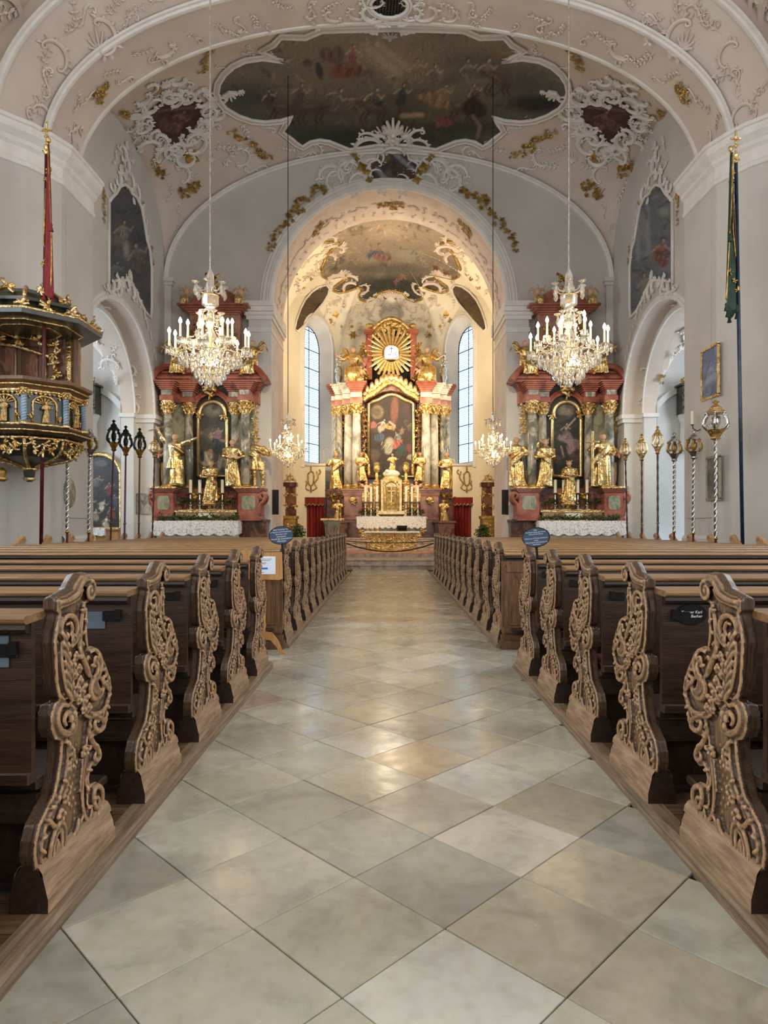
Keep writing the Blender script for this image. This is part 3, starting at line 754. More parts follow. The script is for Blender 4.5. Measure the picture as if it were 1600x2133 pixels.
    st([(448,1120),(440,1200),(425,1330),(420,1450),(432,1540),(460,1590),(480,1600)], .010, x=.003)
    for c in [(350,1180),(352,1215),(362,1245),(345,1265),(330,1380),(325,1410),(315,1440),(322,1470),(300,1520),(290,1550)]:
        blob(c, .015, 1.3, .8, .004); blob((c[0]+12, c[1]+14), .010, .8, 1.2, .012)
    for c in [(432,1210),(415,1215),(425,1185)]: flower(c, .016)
    st([(425,1240),(418,1330),(410,1420)], .006, x=.002)
    st([(440,1240),(436,1330),(446,1420),(450,1500)], .008, x=.003)
    st([(488,1600),(515,1530),(528,1460),(525,1405),(502,1388),(483,1410),(480,1460),(492,1500),(508,1495),(510,1455),(498,1445)], .013, x=.006)
    for k in range(4): st([(470-k*4,1500+k*22),(480-k*3,1560+k*12),(500-k*8,1598)], .007, x=.006)
    (cy, cz), = z1([(282,1715)])
    for (ry, rz, r) in ((.062, .085, .011), (.036, .058, .009)):
        mb.tube([(.004, cy+ry*math.cos(a)+.35*rz*math.sin(a)*.5, cz+rz*math.sin(a)) for a in [2*PI*i/20 for i in range(21)]], r, 6)
    mb.ball((0, cy, cz), (.016, .020, .036), 8, 5)
    for pts in ([(430,1540),(405,1590),(385,1640),(352,1690),(330,1740)], [(400,1560),(390,1620),(365,1665)], [(425,1600),(398,1650),(370,1700)], [(240,1560),(262,1600),(300,1620),(335,1655)]): st(pts, .012, x=.004)
    if full:
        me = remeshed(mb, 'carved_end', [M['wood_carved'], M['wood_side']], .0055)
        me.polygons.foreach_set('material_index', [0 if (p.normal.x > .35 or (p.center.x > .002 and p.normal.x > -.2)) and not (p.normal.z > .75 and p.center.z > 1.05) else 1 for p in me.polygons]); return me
def plinth_mesh():
    mb = MB(); y0, y1 = -.02, .62
    prof = [(-.008, .178), (.004, .172), (.018, .150), (.022, .128), (.016, .122), (.030, .085), (.034, .060), (.040, .052), (.040, .0)]
    # moulded foot following the sloping base of the carved end
    mb.sweep([((0, y, 0), (1, 0, 0), (0, 0, 1)) for y in (y0, y1-.02)], prof)
    mb.sweep([((-TH, y, 0), (-1, 0, 0), (0, 0, 1)) for y in (y1-.02, y0)], prof)
    pr = [(-TH-b[0], b[1]) for b in prof][::-1]+prof
    for y in (y0, y1-.02): mb.add([(a, y, b) for a, b in ([(-TH-.04, 0)]+[(-TH-p[0], p[1]) for p in prof[::-1]][0:0]+[(-TH-.04, .052), (-TH-.022, .128), (-TH+.008, .178), (-.008, .178), (.022, .128), (.040, .052), (.04, 0)])], [tuple(range(8))], 1)
    return mb.mesh('plinth', [M['wood_base'], M['wood_dark']])  # end caps darker: varnish and shade between the pews, held in the colour
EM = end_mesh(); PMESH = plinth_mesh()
LP = 5.50                                             # pew length
def bmesh_of(fn, name, mat, sm=False):
    mb = MB(); fn(mb); return mb.mesh(name, [M[mat]] if isinstance(mat, str) else mat, sm)
def shelf_prof(mb):
    prof = [(.012, 1.072), (.002, 1.080), (.0, 1.092), (.008, 1.102), (.22, 1.108), (.235, 1.100), (.235, 1.08), (.02, 1.07)]
    mb.prism(prof, -LP+.03, -TH+.002, 'x')
def shelf2(mb):
    mb.prism([(.028, 1.035), (.020, 1.05), (.024, 1.070), (.07, 1.074), (.07, 1.03)], -LP+.04, -TH-.004, 'x')
def back(mb):
    mb.box(-LP+.03, -TH+.002, .055, .085, .50, 1.07)
def rail(mb): mb.cbox(-LP+.03, -TH+.002, .035, .10, .455, .50, .006)
def seatf(mb): mb.cbox(-LP+.03, -TH+.002, .10, .48, .415, .45, .008)
def lower(mb): mb.box(-LP+.05, -TH+.002, .09, .115, .06, .40); mb.box(-LP+.05, -TH+.002, .06, .12, .30, .345)
def kneel(mb): mb.cbox(-LP+.2, -TH-.03, -.30, -.16, .17, .205, .008)
def bracket(mb):
    mb.prism([(-.28, .0), (-.18, .0), (-.18, .10), (.05, .12), (.05, .17), (-.28, .17)], -.05, 0, 'x')
def latch(mb):
    mb.cbox(-.10, 0, -.010, .0, 0, .05, .004); mb.box(-.03, .0, -.02, .0, .01, .06)
EN_ROUGH = dict(book=bmesh_of(shelf_prof, 'book_board', 'wood_shelf'), book2=bmesh_of(shelf_prof, 'book_board', 'wood_shelf_warmlit'), lip=bmesh_of(shelf2, 'ledge', 'wood_dark'), back=bmesh_of(back, 'back_panel', 'wood_board'),
    rail=bmesh_of(rail, 'back_rail', 'wood_board'), seat=bmesh_of(seatf, 'seat', 'wood_board'), low=bmesh_of(lower, 'lower_panel', 'wood_dark'), kneel=bmesh_of(kneel, 'kneeler', 'wood_dark'))
BR = bmesh_of(bracket, 'kneeler_bracket', 'wood_dark'); LA = bmesh_of(latch, 'hinge_plate', 'iron')
def knob_mesh():
    mb = MB(); mb.prism([(0,0),(.5,0),(.5,.15),(.38,.5),(.42,.75),(.36,1.10),(.33,1.20),(.22,1.24),(.12,1.15),(.02,1.11),(.04,.8),(.1,.5),(0,.2)], -.06, 0, 'x')
    mb.tube([(-.03, .20, 1.17), (-.03, .27, 1.235), (-.03, .34, 1.21), (-.03, .36, 1.16), (-.03, .32, 1.13)], [.035,.05,.055,.05,.03], 8)
    return mb.mesh('outer_end', [M['wood_carved']], True, .5)
KM = knob_mesh()
def mirror(me):
    c = me.copy(); c.transform(Matrix.Scale(-1, 4, (1, 0, 0))); c.flip_normals(); return c
def make_pew(side):
    mr = (lambda m: mirror(m)) if side > 0 else (lambda m: m)
    root = empty('pew')
    # left pews: aisle face at x=0 looks towards +x ; right pews mirrored
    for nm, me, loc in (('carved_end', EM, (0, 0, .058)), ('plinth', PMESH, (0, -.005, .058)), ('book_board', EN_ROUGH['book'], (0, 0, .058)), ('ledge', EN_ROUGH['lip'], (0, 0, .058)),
                        ('back_panel', EN_ROUGH['back'], (0, 0, .058)), ('back_rail', EN_ROUGH['rail'], (0, 0, .058)), ('seat', EN_ROUGH['seat'], (0, 0, .058)), ('lower_panel', EN_ROUGH['low'], (0, 0, .058)),
                        ('kneeler', EN_ROUGH['kneel'], (0, 0, .058)), ('kneeler_bracket', BR, ((-.28, 0, .09) if side < 0 else (.28, 0, .09))), ('hinge_plate', LA, ((-.11, .05, 1.0) if side < 0 else (.11, .05, 1.0))),
                        ('outer_end', KM, ((-LP, 0, .058) if side < 0 else (LP, 0, .058)))):
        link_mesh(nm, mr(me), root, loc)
    return root
ORD = ['nearest, cut by the frame edge', 'second', 'third', 'fourth', 'fifth', 'sixth']
pL, pR = make_pew(-1), make_pew(1)
ordn = ['first','second','third','fourth','fifth','sixth','seventh','eighth','ninth','tenth','eleventh','twelfth','thirteenth']
PEWY = []
for side, proto in ((-1, pL), (1, pR)):
    first = True; sn = 'left' if side < 0 else 'right'
    for k in range(-1, 5): PEWY.append((side, 2.55+1.003*k, 0, k))
    for k in range(13): PEWY.append((side, 8.43+.985*k, 1, k))
used = {-1: False, 1: False}
for (side, y, blk, k) in PEWY:
    sn = 'left' if side < 0 else 'right'
    if not used[side]: o = pL if side < 0 else pR; used[side] = True
    else: o = copy_tree(pL if side < 0 else pR)
    o.location = ((-1.305 if side < 0 else 1.385), y, 0)
    if blk == 1:
        for c in o.children:
            if c.name.startswith('book_board') and k < 13:
                me = EN_ROUGH['book2']; c.data = me if side < 0 else EN_ROUGH.setdefault('book2r', mirror(me))
    if blk == 0:
        lab = ('oak pew at the %s edge of the photo, only its seat and boards in view' % sn) if k == -1 else 'oak pew with scroll-carved end, %s from the camera on the %s of the aisle' % (['nearest','second','third','fourth','fifth'][k], sn)
        tag(o, lab, 'pew', 'pews of the rear block')
    else:
        if k == 12: lab = 'oak pew closest to the altar steps, front block, %s of the aisle' % sn
        elif k == 0: lab = 'rearmost pew of the front block with panelled screen, %s of the aisle' % sn
        else: lab = 'oak pew, %s row behind the cross aisle, %s of the aisle' % (ordn[k], sn)
        tag(o, lab, 'pew', 'pews of the front block')
        if k == 0: proto0 = o
        if k == 0:                                     # panelled screen facing the cross aisle
            s = side
            def B(mb, x0, x1, *r): a, b = sorted((s*x0, s*x1)); mb.box(a, b, *r)
            mb = MB(); B(mb, 0, LP, -.10, -.04, .06, 1.07)
            scr = mb.build('screen', M['wood_panel'], o)
            mb = MB(); B(mb, -.03, LP, -.17, -.04, -.06, .10); B(mb, -.01, LP, -.14, -.04, .10, .17); B(mb, 0, LP, -.12, -.04, .17, .20); mb.build('base_moulding', M['wood_panel'], scr)
            for i in range(5):
                xa = .03+i*1.28; mb = MB(); B(mb, xa, xa+.26, -.135, -.10, .20, 1.0); B(mb, xa+.02, xa+.24, -.15, -.10, .94, 1.03); B(mb, xa-.02, xa+.28, -.155, -.10, .20, .27)
                pth = [(xa+.06, .30), (xa+.06, .78), (xa+.09, .86), (xa+.13, .90), (xa+.17, .86), (xa+.20, .78), (xa+.20, .30), (xa+.06, .30)]
                mb.tube([(s*a, -.135, b) for a, b in pth], .012, 4); mb.build('pilaster', M['wood_panel'], scr)
                if i < 4:
                    mb = MB(); x0, x1 = xa+.42, xa+1.12
                    pth = [(x0, .30), (x1, .30), (x1, .55), (x1-.12, .60), (x1-.12, .68), (x1, .73), (x1, .88), (x1-.12, .96), (x0+.12, .96), (x0, .88), (x0, .73), (x0+.12, .68), (x0+.12, .60), (x0, .55), (x0, .30)]
                    mb.tube([(s*a, -.105, b) for a, b in pth], .022, 4); B(mb, x0+.16, x1-.16, -.115, -.10, .36, .90); mb.build('panel_frame', M['wood_panel'], scr)
# plaques and cushions
def flat_text(body, name, mat, parent, loc, size, rot=(PI/2, 0, 0), font=None, align='CENTER', shear=0, sp=1.0):
    c = bpy.data.curves.new(name, 'FONT'); c.body = body; c.size = size; c.align_x = align; c.align_y = 'CENTER'; c.extrude = .0008; c.resolution_u = 2; c.shear = shear; c.space_line = sp
    o = bpy.data.objects.new(name, c); COL.objects.link(o); dg = bpy.context.evaluated_depsgraph_get()
    me = bpy.data.meshes.new_from_object(o.evaluated_get(dg), depsgraph=dg); bpy.data.objects.remove(o)
    me.materials.clear(); me.materials.append(M[mat])
    q = link_mesh(name, me, parent, loc); q.rotation_euler = rot; return q
def ellipse_plate(name, rx, rz, th, mat, parent=None):
    mb = MB(); n = 40; mb.prism([(rx*math.cos(2*PI*i/n), rz*math.sin(2*PI*i/n)) for i in range(n)], -th, 0, 'y'); return mb.build(name, M[mat], parent)
pl = ellipse_plate('name_plaque', .083, .056, .006, 'iron'); pl.location = (P(1440, 1281, 3.6).x, 3.603, P(1440, 1281, 3.566).z)
tag(pl, 'black oval plaque with white Gothic lettering on the right pew back', 'plaque')
flat_text('Kramer Karl\nvulgo Bacher', 'lettering', 'print_white', pl, (0, -.0075, 0), .0215, shear=.15)
def cushion(x0, x1, y, z, label):
    mb = MB(); mb.loft([(x0+.02, x1-.02, y, y+.33, z, 0), (x0, x1, y-.01, y+.34, z+.02, 0), (x0, x1, y-.01, y+.34, z+.035, 0), (x0+.02, x1-.02, y+.01, y+.32, z+.055, 0)], .02)
    o = mb.build('seat_cushion', M['cushion_red'], None, True, .8); tag(o, label, 'cushion', 'seat cushions')
cushion(-2.9, -1.40, 1.66, .512, 'burgundy seat cushion at the left edge, beside the nearest carved pew end')
cushion(1.47, 4.5, 4.67, .512, 'burgundy seat cushion behind the third carved end on the right')
tag_o = None
mb = MB(); mb.box(-.055, .055, -.004, 0, -.045, .045); lb = mb.build('enamel_label', M['print_dark']); p_ = P(190, 1294, 3.56); lb.location = (p_.x, 3.604, p_.z)
tag(lb, 'small worn grey label on the back of the second left pew', 'label')
mb = MB(); mb.box(-.055, .055, -.004, 0, -.06, .06); lb = mb.build('card_label', M['print_dark']); lb.location = (P(0, 1357, 2.565).x-.04, 2.60, P(0, 1357, 2.60).z)
tag(lb, 'pale card label at the left edge on the nearest pew back', 'label')
# ---------------------------------------------------------------- signs, notice, barrier post
def oval_sign(x, y, z, lines, label, rx, rz, yaw):
    root = empty('oval_sign', (x, y, z), yaw, label, 'sign', 'oval notice boards')
    ellipse_plate('board', rx, rz, .012, 'slate_blue', root); root.rotation_euler = (0, -.09, 0)
    mb = MB(); n = 40; mb.tube([(rx*math.cos(2*PI*i/n), -.012, rz*math.sin(2*PI*i/n)) for i in range(n+1)], .006, 4); mb.build('rim', M['iron'], root)
    flat_text(lines, 'lettering', 'print_white', root, (0, -.0135, 0), rz*(.235 if lines.count('\n') < 6 else .19), shear=.1, sp=1.12)
    mb = MB(); mb.box(-.012, .012, 0, .015, -rz-.12, -rz*.3); mb.build('stem', M['iron'], root)
Y0 = 8.75
oval_sign(P(586, 1115, 8.55).x, 8.55, P(586, 1115, 8.55).z, 'Bitte beachten Sie\ndie Figuren und Kunstwerke\nBesucher und\nunterlassen\nwährend des Gottesdienstes\nFührungen', 'blue-grey oval notice board with white lettering above the left pews', .152, .110, 0)
oval_sign(P(1116, 1119, 7.1).x, 7.1, P(1116, 1119, 7.1).z, 'Bitte\nDie Besichtigung der Kirche\nwährend der Messe\n\nChiusa per il Turista durante la\nmessa\nSightseeing for the tourists not\npermitted', 'dark blue oval notice board with white lettering above the right pews', .143, .100, 0)
nt_ = empty('notice_stand', (P(560, 1340, 8.0).x-.0, 7.95, 0), 0, 'light wooden notice stand with a white printed sheet in the cross aisle', 'stand')
bx = P(560, 1180, 7.95).x
mb = MB(); zz = lambda py: EYE+(HY-py)*7.95/F
xx = lambda px: (px-CX)*7.95/F-nt_.location.x
q = [(xx(500), zz(1148)), (xx(512), zz(1143)), (xx(520), zz(1149)), (xx(532), zz(1152)), (xx(587), zz(1150)), (xx(589), zz(1205)), (xx(583), zz(1208)), (xx(505), zz(1206))]
mb.prism(q, 0, .02, 'y'); mb.build('board', M['pale_wood'], nt_)
mb = MB(); mb.box(xx(530), xx(574), -.004, 0, zz(1196), zz(1159)); sh = mb.build('sheet', M['paper'], nt_)
mb = MB(); mb.box(xx(538), xx(558), -.006, -.004, zz(1186), zz(1182)); mb.build('print_band', M['print_blue'], sh)
mb = MB()
for py, a, b_ in ((1164, 540, 566), (1167, 543, 563), (1172, 541, 556), (1174, 541, 553), (1192, 541, 550)): mb.box(xx(a), xx(b_), -.006, -.004, zz(py+.8), zz(py))
mb.build('print_lines', M['print_dark'], sh)
mb = MB(); mb.lathe([(.022, .12), (.026, .2), (.02, .3), (.03, .34), (.022, .38), (.026, .6), (.018, .86)], 10, (xx(549), .01, 0)); mb.build('post', M['pale_wood'], nt_, True)
for (a, b_) in ((549, 592), (549, 520)):
    mb = MB(); sgn = 1 if b_ > a else -1; x0 = xx(a)
    L_ = .25
    pts = [(x0, .27), (x0+sgn*.10, .25), (x0+sgn*.17, .16), (x0+sgn*.22, .04), (x0+sgn*.27, .0), (x0+sgn*.20, .0), (x0+sgn*.15, .09), (x0+sgn*.08, .17), (x0, .17)]
    if sgn < 0: pts = pts[::-1]
    mb.prism(pts, -.005, .03, 'y'); mb.build('leg', M['pale_wood'], nt_)
mb = MB(); mb.cbox(-.022, .022, -.05, .05, 0, .66, .01); bp = mb.build('barrier_post', M['slate_blue']); bp.location = (P(1099, 1300, 8.1).x, 8.1, 0)
tag(bp, 'narrow dark grey post beside the right panelled screen', 'post')
# ================================================================ PAINTER (vertex colours on real surfaces)
def hexl(h): return np.array(srgb(h)[:3])
class Paint:
    def __init__(s, X, Y, base, base2=None, seed=1):
        s.X, s.Y = X, Y; s.r = np.random.RandomState(seed)
        t = (Y-Y.min())/max(1e-6, (Y.max()-Y.min()))
        s.C = hexl(base)[None]*(1-t)[:, None]+hexl(base2 or base)[None]*t[:, None]
    def clouds(s, n, cols, sz, amp=.6):
        x0, x1, y0, y1 = s.X.min(), s.X.max(), s.Y.min(), s.Y.max()
        for i in range(n):
            s.blob(s.r.uniform(x0, x1), s.r.uniform(y0, y1), sz*s.r.uniform(.5, 1.6), sz*s.r.uniform(.25, .8), s.r.uniform(-.5, .5), cols[i % len(cols)], amp, 1.0)
    def blob(s, cx, cy, rx, ry, ang, col, amp=1, soft=.35):
        ca, sa = math.cos(ang), math.sin(ang); dx, dy = s.X-cx, s.Y-cy
        d = np.sqrt(((dx*ca+dy*sa)/rx)**2+((-dx*sa+dy*ca)/ry)**2)
        a = np.clip((1-d)/max(soft, 1e-3), 0, 1)*amp
        c = hexl(col) if isinstance(col, str) else np.array(col)
        s.C = s.C*(1-a[:, None])+c[None]*a[:, None]
    def line(s, pts, wd, col, amp=1):
        for (a, b) in zip(pts[:-1], pts[1:]):
            dx, dy = b[0]-a[0], b[1]-a[1]; L = math.hypot(dx, dy)+1e-6
            t = np.clip(((s.X-a[0])*dx+(s.Y-a[1])*dy)/(L*L), 0, 1)
            d = np.hypot(s.X-a[0]-t*dx, s.Y-a[1]-t*dy); al = np.clip(1.4-d/wd, 0, 1)*amp
            s.C = s.C*(1-al[:, None])+hexl(col)[None]*al[:, None]
    def drape(s, cx, cy, rx, ry, ang, col, dark=.45, light=1.5, n=7):
        c = hexl(col)
        for q in range(5): s.blob(cx+s.r.uniform(-.45, .45)*rx, cy+s.r.uniform(-.45, .45)*ry, rx*s.r.uniform(.4, .75), ry*s.r.uniform(.4, .75), ang+s.r.uniform(-.8, .8), c*s.r.uniform(.75, 1.15), .95, .45)
        ca, sa = math.cos(ang), math.sin(ang)
        for i in range(n):
            t = (i+.5)/n*2-1; ox = t*rx*.85; w_ = max(.7, rx/n*.55); k = dark if i % 2 else light
            s.blob(cx+ox*ca-s.r.uniform(-.2, .2)*ry*sa, cy+ox*sa+s.r.uniform(-.2, .2)*ry*ca, w_, ry*math.sqrt(max(.1, 1-t*t))*s.r.uniform(.5, .9), ang+s.r.uniform(-.3, .3), c*k, .75, .6)
    def fig(s, cx, cy, h, col, ang=0, col2=None, skin='b08a68', arm=1):   # cx,cy = chest; h = overall size
        ca, sa = math.cos(ang), math.sin(ang)
        f = lambda x, y: (cx+(x*ca-y*sa)*h, cy+(x*sa+y*ca)*h)
        p = f(0, .22); s.drape(p[0], p[1], h*.22, h*.34, ang, col)
        if col2: p = f(.05, .05); s.drape(p[0], p[1], h*.24, h*.13, ang+.7, col2, n=4)
        p = f(0, -.06); s.blob(p[0], p[1], h*.12, h*.13, ang, hexl(col)*1.2, 1, .4)
        if arm:
            s.line([f(.08, -.1), f(.22, -.02), f(.30, -.14)], h*.028, skin, .7); s.line([f(-.08, -.1), f(-.2, .02), f(-.26, .1)], h*.028, skin, .7)
        p = f(.01, -.25); s.blob(p[0], p[1]-.01*h, h*.075, h*.085, ang, '3a2a1c', 1, .4); s.blob(p[0]+.01*h, p[1]+.015*h, h*.052, h*.065, ang, skin, 1, .4)
    def strokes(s, n, step):                        # brushwork: short strokes that lighten, darken and warm what lies under them
        x0, x1, y0, y1 = s.X.min(), s.X.max(), s.Y.min(), s.Y.max()
        for i in range(min(n, 420)):
            cx, cy = s.r.uniform(x0, x1), s.r.uniform(y0, y1); rx = step*s.r.uniform(2.0, 6.5); ry = step*s.r.uniform(.8, 2.0); a = s.r.uniform(0, 3.14)
            ca, sa = math.cos(a), math.sin(a); dx, dy = s.X-cx, s.Y-cy
            d = np.sqrt(((dx*ca+dy*sa)/rx)**2+((-dx*sa+dy*ca)/ry)**2); al = np.clip((1-d)*1.6, 0, 1)[:, None]
            k = np.array([1.0, .97, .9])*s.r.choice([.5, .62, 1.35, 1.6]); s.C = s.C*(1-al*.7)+s.C*k[None]*al*.7
        g = s.C.mean(1, keepdims=True); s.C = s.C*.72+g*.28
    def speck(s, amp=.15):
        s.C *= (1+amp*(s.r.rand(len(s.X), 1)-.5)*2)
def inside(poly, x, y):
    c = np.zeros(len(x), bool); n = len(poly)
    for i in range(n):
        x1, y1 = poly[i]; x2, y2 = poly[(i+1)%n]
        if y1 == y2: continue
        m = ((y1 > y) != (y2 > y)) & (x < (x2-x1)*(y-y1)/(y2-y1)+x1); c ^= m
    return c
def picture(name, poly, pos, step, paintfn, parent=None, mat='painting', lift=0, stepy=None):
    xs_ = [p[0] for p in poly]; ys_ = [p[1] for p in poly]; sy = stepy or step
    nx = int((max(xs_)-min(xs_))/step)+2; ny = int((max(ys_)-min(ys_))/sy)+2
    gx = np.linspace(min(xs_)-.2, max(xs_)+.2, nx); gy = np.linspace(min(ys_)-.2, max(ys_)+.2, ny)
    XX, YY = np.meshgrid(gx, gy); ccx = (XX[:-1, :-1]+XX[1:, 1:])/2; ccy = (YY[:-1, :-1]+YY[1:, 1:])/2
    ins = inside(poly, ccx.ravel(), ccy.ravel()).reshape(ccx.shape)
    idx = -np.ones(XX.shape, int); vs = []; fs = []; px = []; py = []
    def vid(j, i):
        if idx[j, i] < 0:
            q = pos(XX[j, i], YY[j, i])
            if q is None: return -1
            idx[j, i] = len(vs); vs.append(tuple(q)); px.append(XX[j, i]); py.append(YY[j, i])
        return idx[j, i]
    for j in range(ny-1):
        for i in range(nx-1):
            if ins[j, i]:
                f = (vid(j+1, i), vid(j+1, i+1), vid(j, i+1), vid(j, i))
                if min(f) >= 0: fs.append(f)
    p = Paint(np.array(px), np.array(py), '808080'); paintfn(p); p.strokes(int(len(px)/ (55 if len(px) < 9000 else 80)), step)
    me = bpy.data.meshes.new(name); me.from_pydata(vs, [], fs); me.materials.append(M[mat])
    a = me.color_attributes.new('Col', 'FLOAT_COLOR', 'POINT'); C = np.ones((len(vs), 4)); C[:, :3] = np.clip(p.C, 0, 1); a.data.foreach_set('color', C.ravel())
    me.polygons.foreach_set('use_smooth', [True]*len(fs)); me.update()
    o = bpy.data.objects.new(name, me); COL.objects.link(o)
    if parent: o.parent = parent
    return o
bv_main = bvh_of(ceiling); bv_ch = bvh_of(cv); bv_end = bvh_of(endw)
bv_t1 = bvh_of(t1, *[c for c in t1.children if c.name.startswith('arch_splay')])
bv_near = bvh_of(near)
def onv(b, lift=.02):
    def f(x, y):
        p, n = hit(b, x, y)
        return None if p is None else p+n*lift
    return f
def framep(name, poly, pos, r, mat, parent, closed=True, n=4, sm=3, offs=(0,), flat=1.0):
    pts = list(poly)+([poly[0]] if closed else [])
    q = [pos(*p) for p in pts]; q = [x for x in q if x is not None]
    mb = MB(); mb.tube(q, r, 6); return mb.build(name, M[mat], parent, True)
# ---- main fresco
half = [(965,62),(1000,77),(1050,75),(1065,92),(1090,103),(1066,115),(1045,126),(1090,120),(1125,125),(1150,137),(1168,153),(1180,172),(1183,190),(1178,207),(1165,223),(1140,238),(1112,248),(1085,251),(1052,248),(1027,240),(1036,256),(1047,272),(1030,285),(1017,296),(1006,303),(990,293),(970,289),(950,292),(930,300),(908,309),(880,305),(850,300)]
fres = [(820,58),(900,60)]+half+[(1636-x, y) for x, y in half[::-1]]+[(736, 60)]
def paint_main(p):
    t = (p.Y-60)/240
    p.C = hexl('72664f')[None]*(1-t[:, None])+hexl('3c3a2d')[None]*t[:, None]
    p.clouds(30, ['5c5142', '3b382e', '6b5d4a', '33352d'], 50, .5)
    p.blob(810, 110, 130, 45, .2, '7a6850', .8, .9); p.blob(800, 130, 80, 35, .6, '8b775c', .6, 1)
    p.blob(520, 200, 90, 50, 0, '343b36', .8, .8); p.blob(640, 170, 110, 40, -.3, '6b5b45', .6, .9)
    p.blob(1090, 175, 110, 45, .1, '3a3e36', .7, .8); p.blob(1000, 130, 120, 40, .1, '3e3a2f', .6, .8)
    p.blob(760, 285, 250, 30, 0, '2a2d20', .9, .7); p.blob(1120, 215, 90, 25, 0, '1a1815', .9, .6); p.blob(960, 265, 140, 18, 0, '30301f', .8, .6)
    p.line([(760,95),(830,150)], 9, '9a876a', .4); p.line([(790,90),(850,140)], 7, '9a876a', .4)
    p.drape(728, 140, 48, 26, .2, '6a3a2a'); p.drape(690, 110, 38, 20, -.2, '5a4334'); p.fig(735, 108, 60, '7a4432', .1); p.blob(665, 145, 9, 22, -.2, '20242c', .9); p.blob(640, 130, 14, 9, 0, '4f4030', .9)
    for (x, y, sc, c, an) in [(625,190,48,'4a4236',.2),(560,200,40,'3a352c',-.1),(700,200,52,'5d5245',.6),(745,215,50,'5f5140',.9),(780,200,48,'4c463c',.3),(838,190,46,'303438',.2),(870,140,50,'6b5c48',0),(905,150,45,'5c4d3b',.1),(975,140,46,'5b5146',0),(1015,140,52,'5f5547',.2),(925,190,42,'6a5a45',.3),(990,190,42,'4e4032',-.2)]:
        p.fig(x, y, sc*1.35, c, an, skin='9c8467')
    for (x, y, an) in [(590,225,.1),(650,225,-.1),(780,225,.3),(1040,165,.5),(965,225,0)]:     # horses
        p.blob(x, y, 38, 16, an, '4a3a2c', .95, .35); p.blob(x-4, y-6, 26, 6, an, '6f5a45', .6, .8); p.blob(x-32, y-12, 12, 8, .6, '4a3b2c', .95, .35)
        for k in (-22, -12, 14, 24): p.line([(x+k, y+8), (x+k-8, y+22), (x+k-2, y+32)], 2.5, '3b2f24')
    p.drape(905, 205, 42, 22, .3, '7d6030'); p.drape(930, 250, 26, 14, -.2, '6a3426'); p.line([(880,238),(835,240)], 5, '8d7050')
    p.drape(985, 225, 32, 26, .2, '2e2018'); p.blob(1040, 105, 28, 18, .1, '6b5730', .8, .6)
    p.line([(985,240),(1000,262),(995,285)], 4, '6d5c48'); p.speck(.14); p.C *= 1.5
fo = picture('fresco', fres, onv(bv_main, .03), 3.0, paint_main, ceiling, 'fresco')
for i, (d, r, mt) in enumerate(((0, .055, 'stucco'), (9, .035, 'stucco'), (4.5, .03, 'stucco_pink'))):
    cxx, cyy = 818, 180
    pl_ = []
    for k, (x, y) in enumerate(fres):
        a = fres[k-1]; b = fres[(k+1)%len(fres)]; tx, ty = b[0]-a[0], b[1]-a[1]; L = math.hypot(tx, ty)+1e-6
        pl_.append((x+ty/L*d, y-tx/L*d*.8))
    framep('fresco_moulding', pl_, onv(bv_main, .05), r, mt, ceiling)
# ---- chancel fresco and side cartouches (pixel outline from the photograph, mirrored)
hc = [(820,444),(870,450),(915,465),(945,484),(957,497),(945,503),(928,502),(915,506),(930,515),(942,528),(950,545),(955,560),(952,573),(942,578),(925,574),(905,570),(900,575),(915,585),(928,594),(930,602),(918,606),(898,602),(880,596),(870,598),(880,608),(876,620),(862,624),(848,618),(838,606),(816,600)]
chf = hc+[(1628-x, y) for x, y in hc[::-1]]
def paint_ch(p):
    t = (p.Y-444)/180
    p.C = hexl('b59a78')[None]*(1-t[:, None])+hexl('4b4536')[None]*t[:, None]
    p.clouds(26, ['a48e72', '8d7f6c', 'c0a888', '7c7262'], 24, .5)
    p.blob(815, 480, 60, 22, 0, 'c9b090', .6, 1); p.blob(815, 595, 110, 30, 0, '2f2f25', .9, .6); p.blob(815, 620, 60, 14, 0, '1d1e1a', .9, .5); p.blob(800, 560, 120, 18, .0, '57523f', .8, .7)
    p.blob(850, 530, 45, 18, .1, '9c9280', .7, .8)
    p.drape(730, 478, 48, 9, -.25, '9a8468'); p.drape(872, 472, 40, 9, .35, '8c7c68'); p.fig(795, 472, 30, 'b08c66', 1.2); p.fig(838, 474, 30, '9d8a70', -1.1)
    p.fig(788, 520, 48, '8a5f50', .1, '585f70'); p.drape(800, 535, 22, 12, .4, '84584a'); p.drape(770, 532, 8, 18, .5, '535c6e')
    for (x, y, s_, c, an) in [(715,535,34,'6d5a42',.4),(735,545,30,'7d6848',.8),(700,552,28,'5d4c3a',.3),(755,545,22,'7a6a50',0),(870,535,30,'7d7060',-.3),(885,545,30,'8a7a68',-.5),(905,555,32,'6f3c30',-.9),(925,562,26,'7a4a38',-1),(840,575,26,'8d5434',1.1),(825,585,20,'6c4a34',.2)]:
        p.fig(x, y, s_, c, an, skin='a58868')
    p.speck(.12)
picture('fresco', chf, onv(bv_ch, .03), 1.7, paint_ch, cv, 'fresco')
framep('fresco_moulding', [(814+(x-814)*1.03, 530+(y-530)*1.035) for x, y in chf], onv(bv_ch, .05), .07, 'stucco_gold', cv)
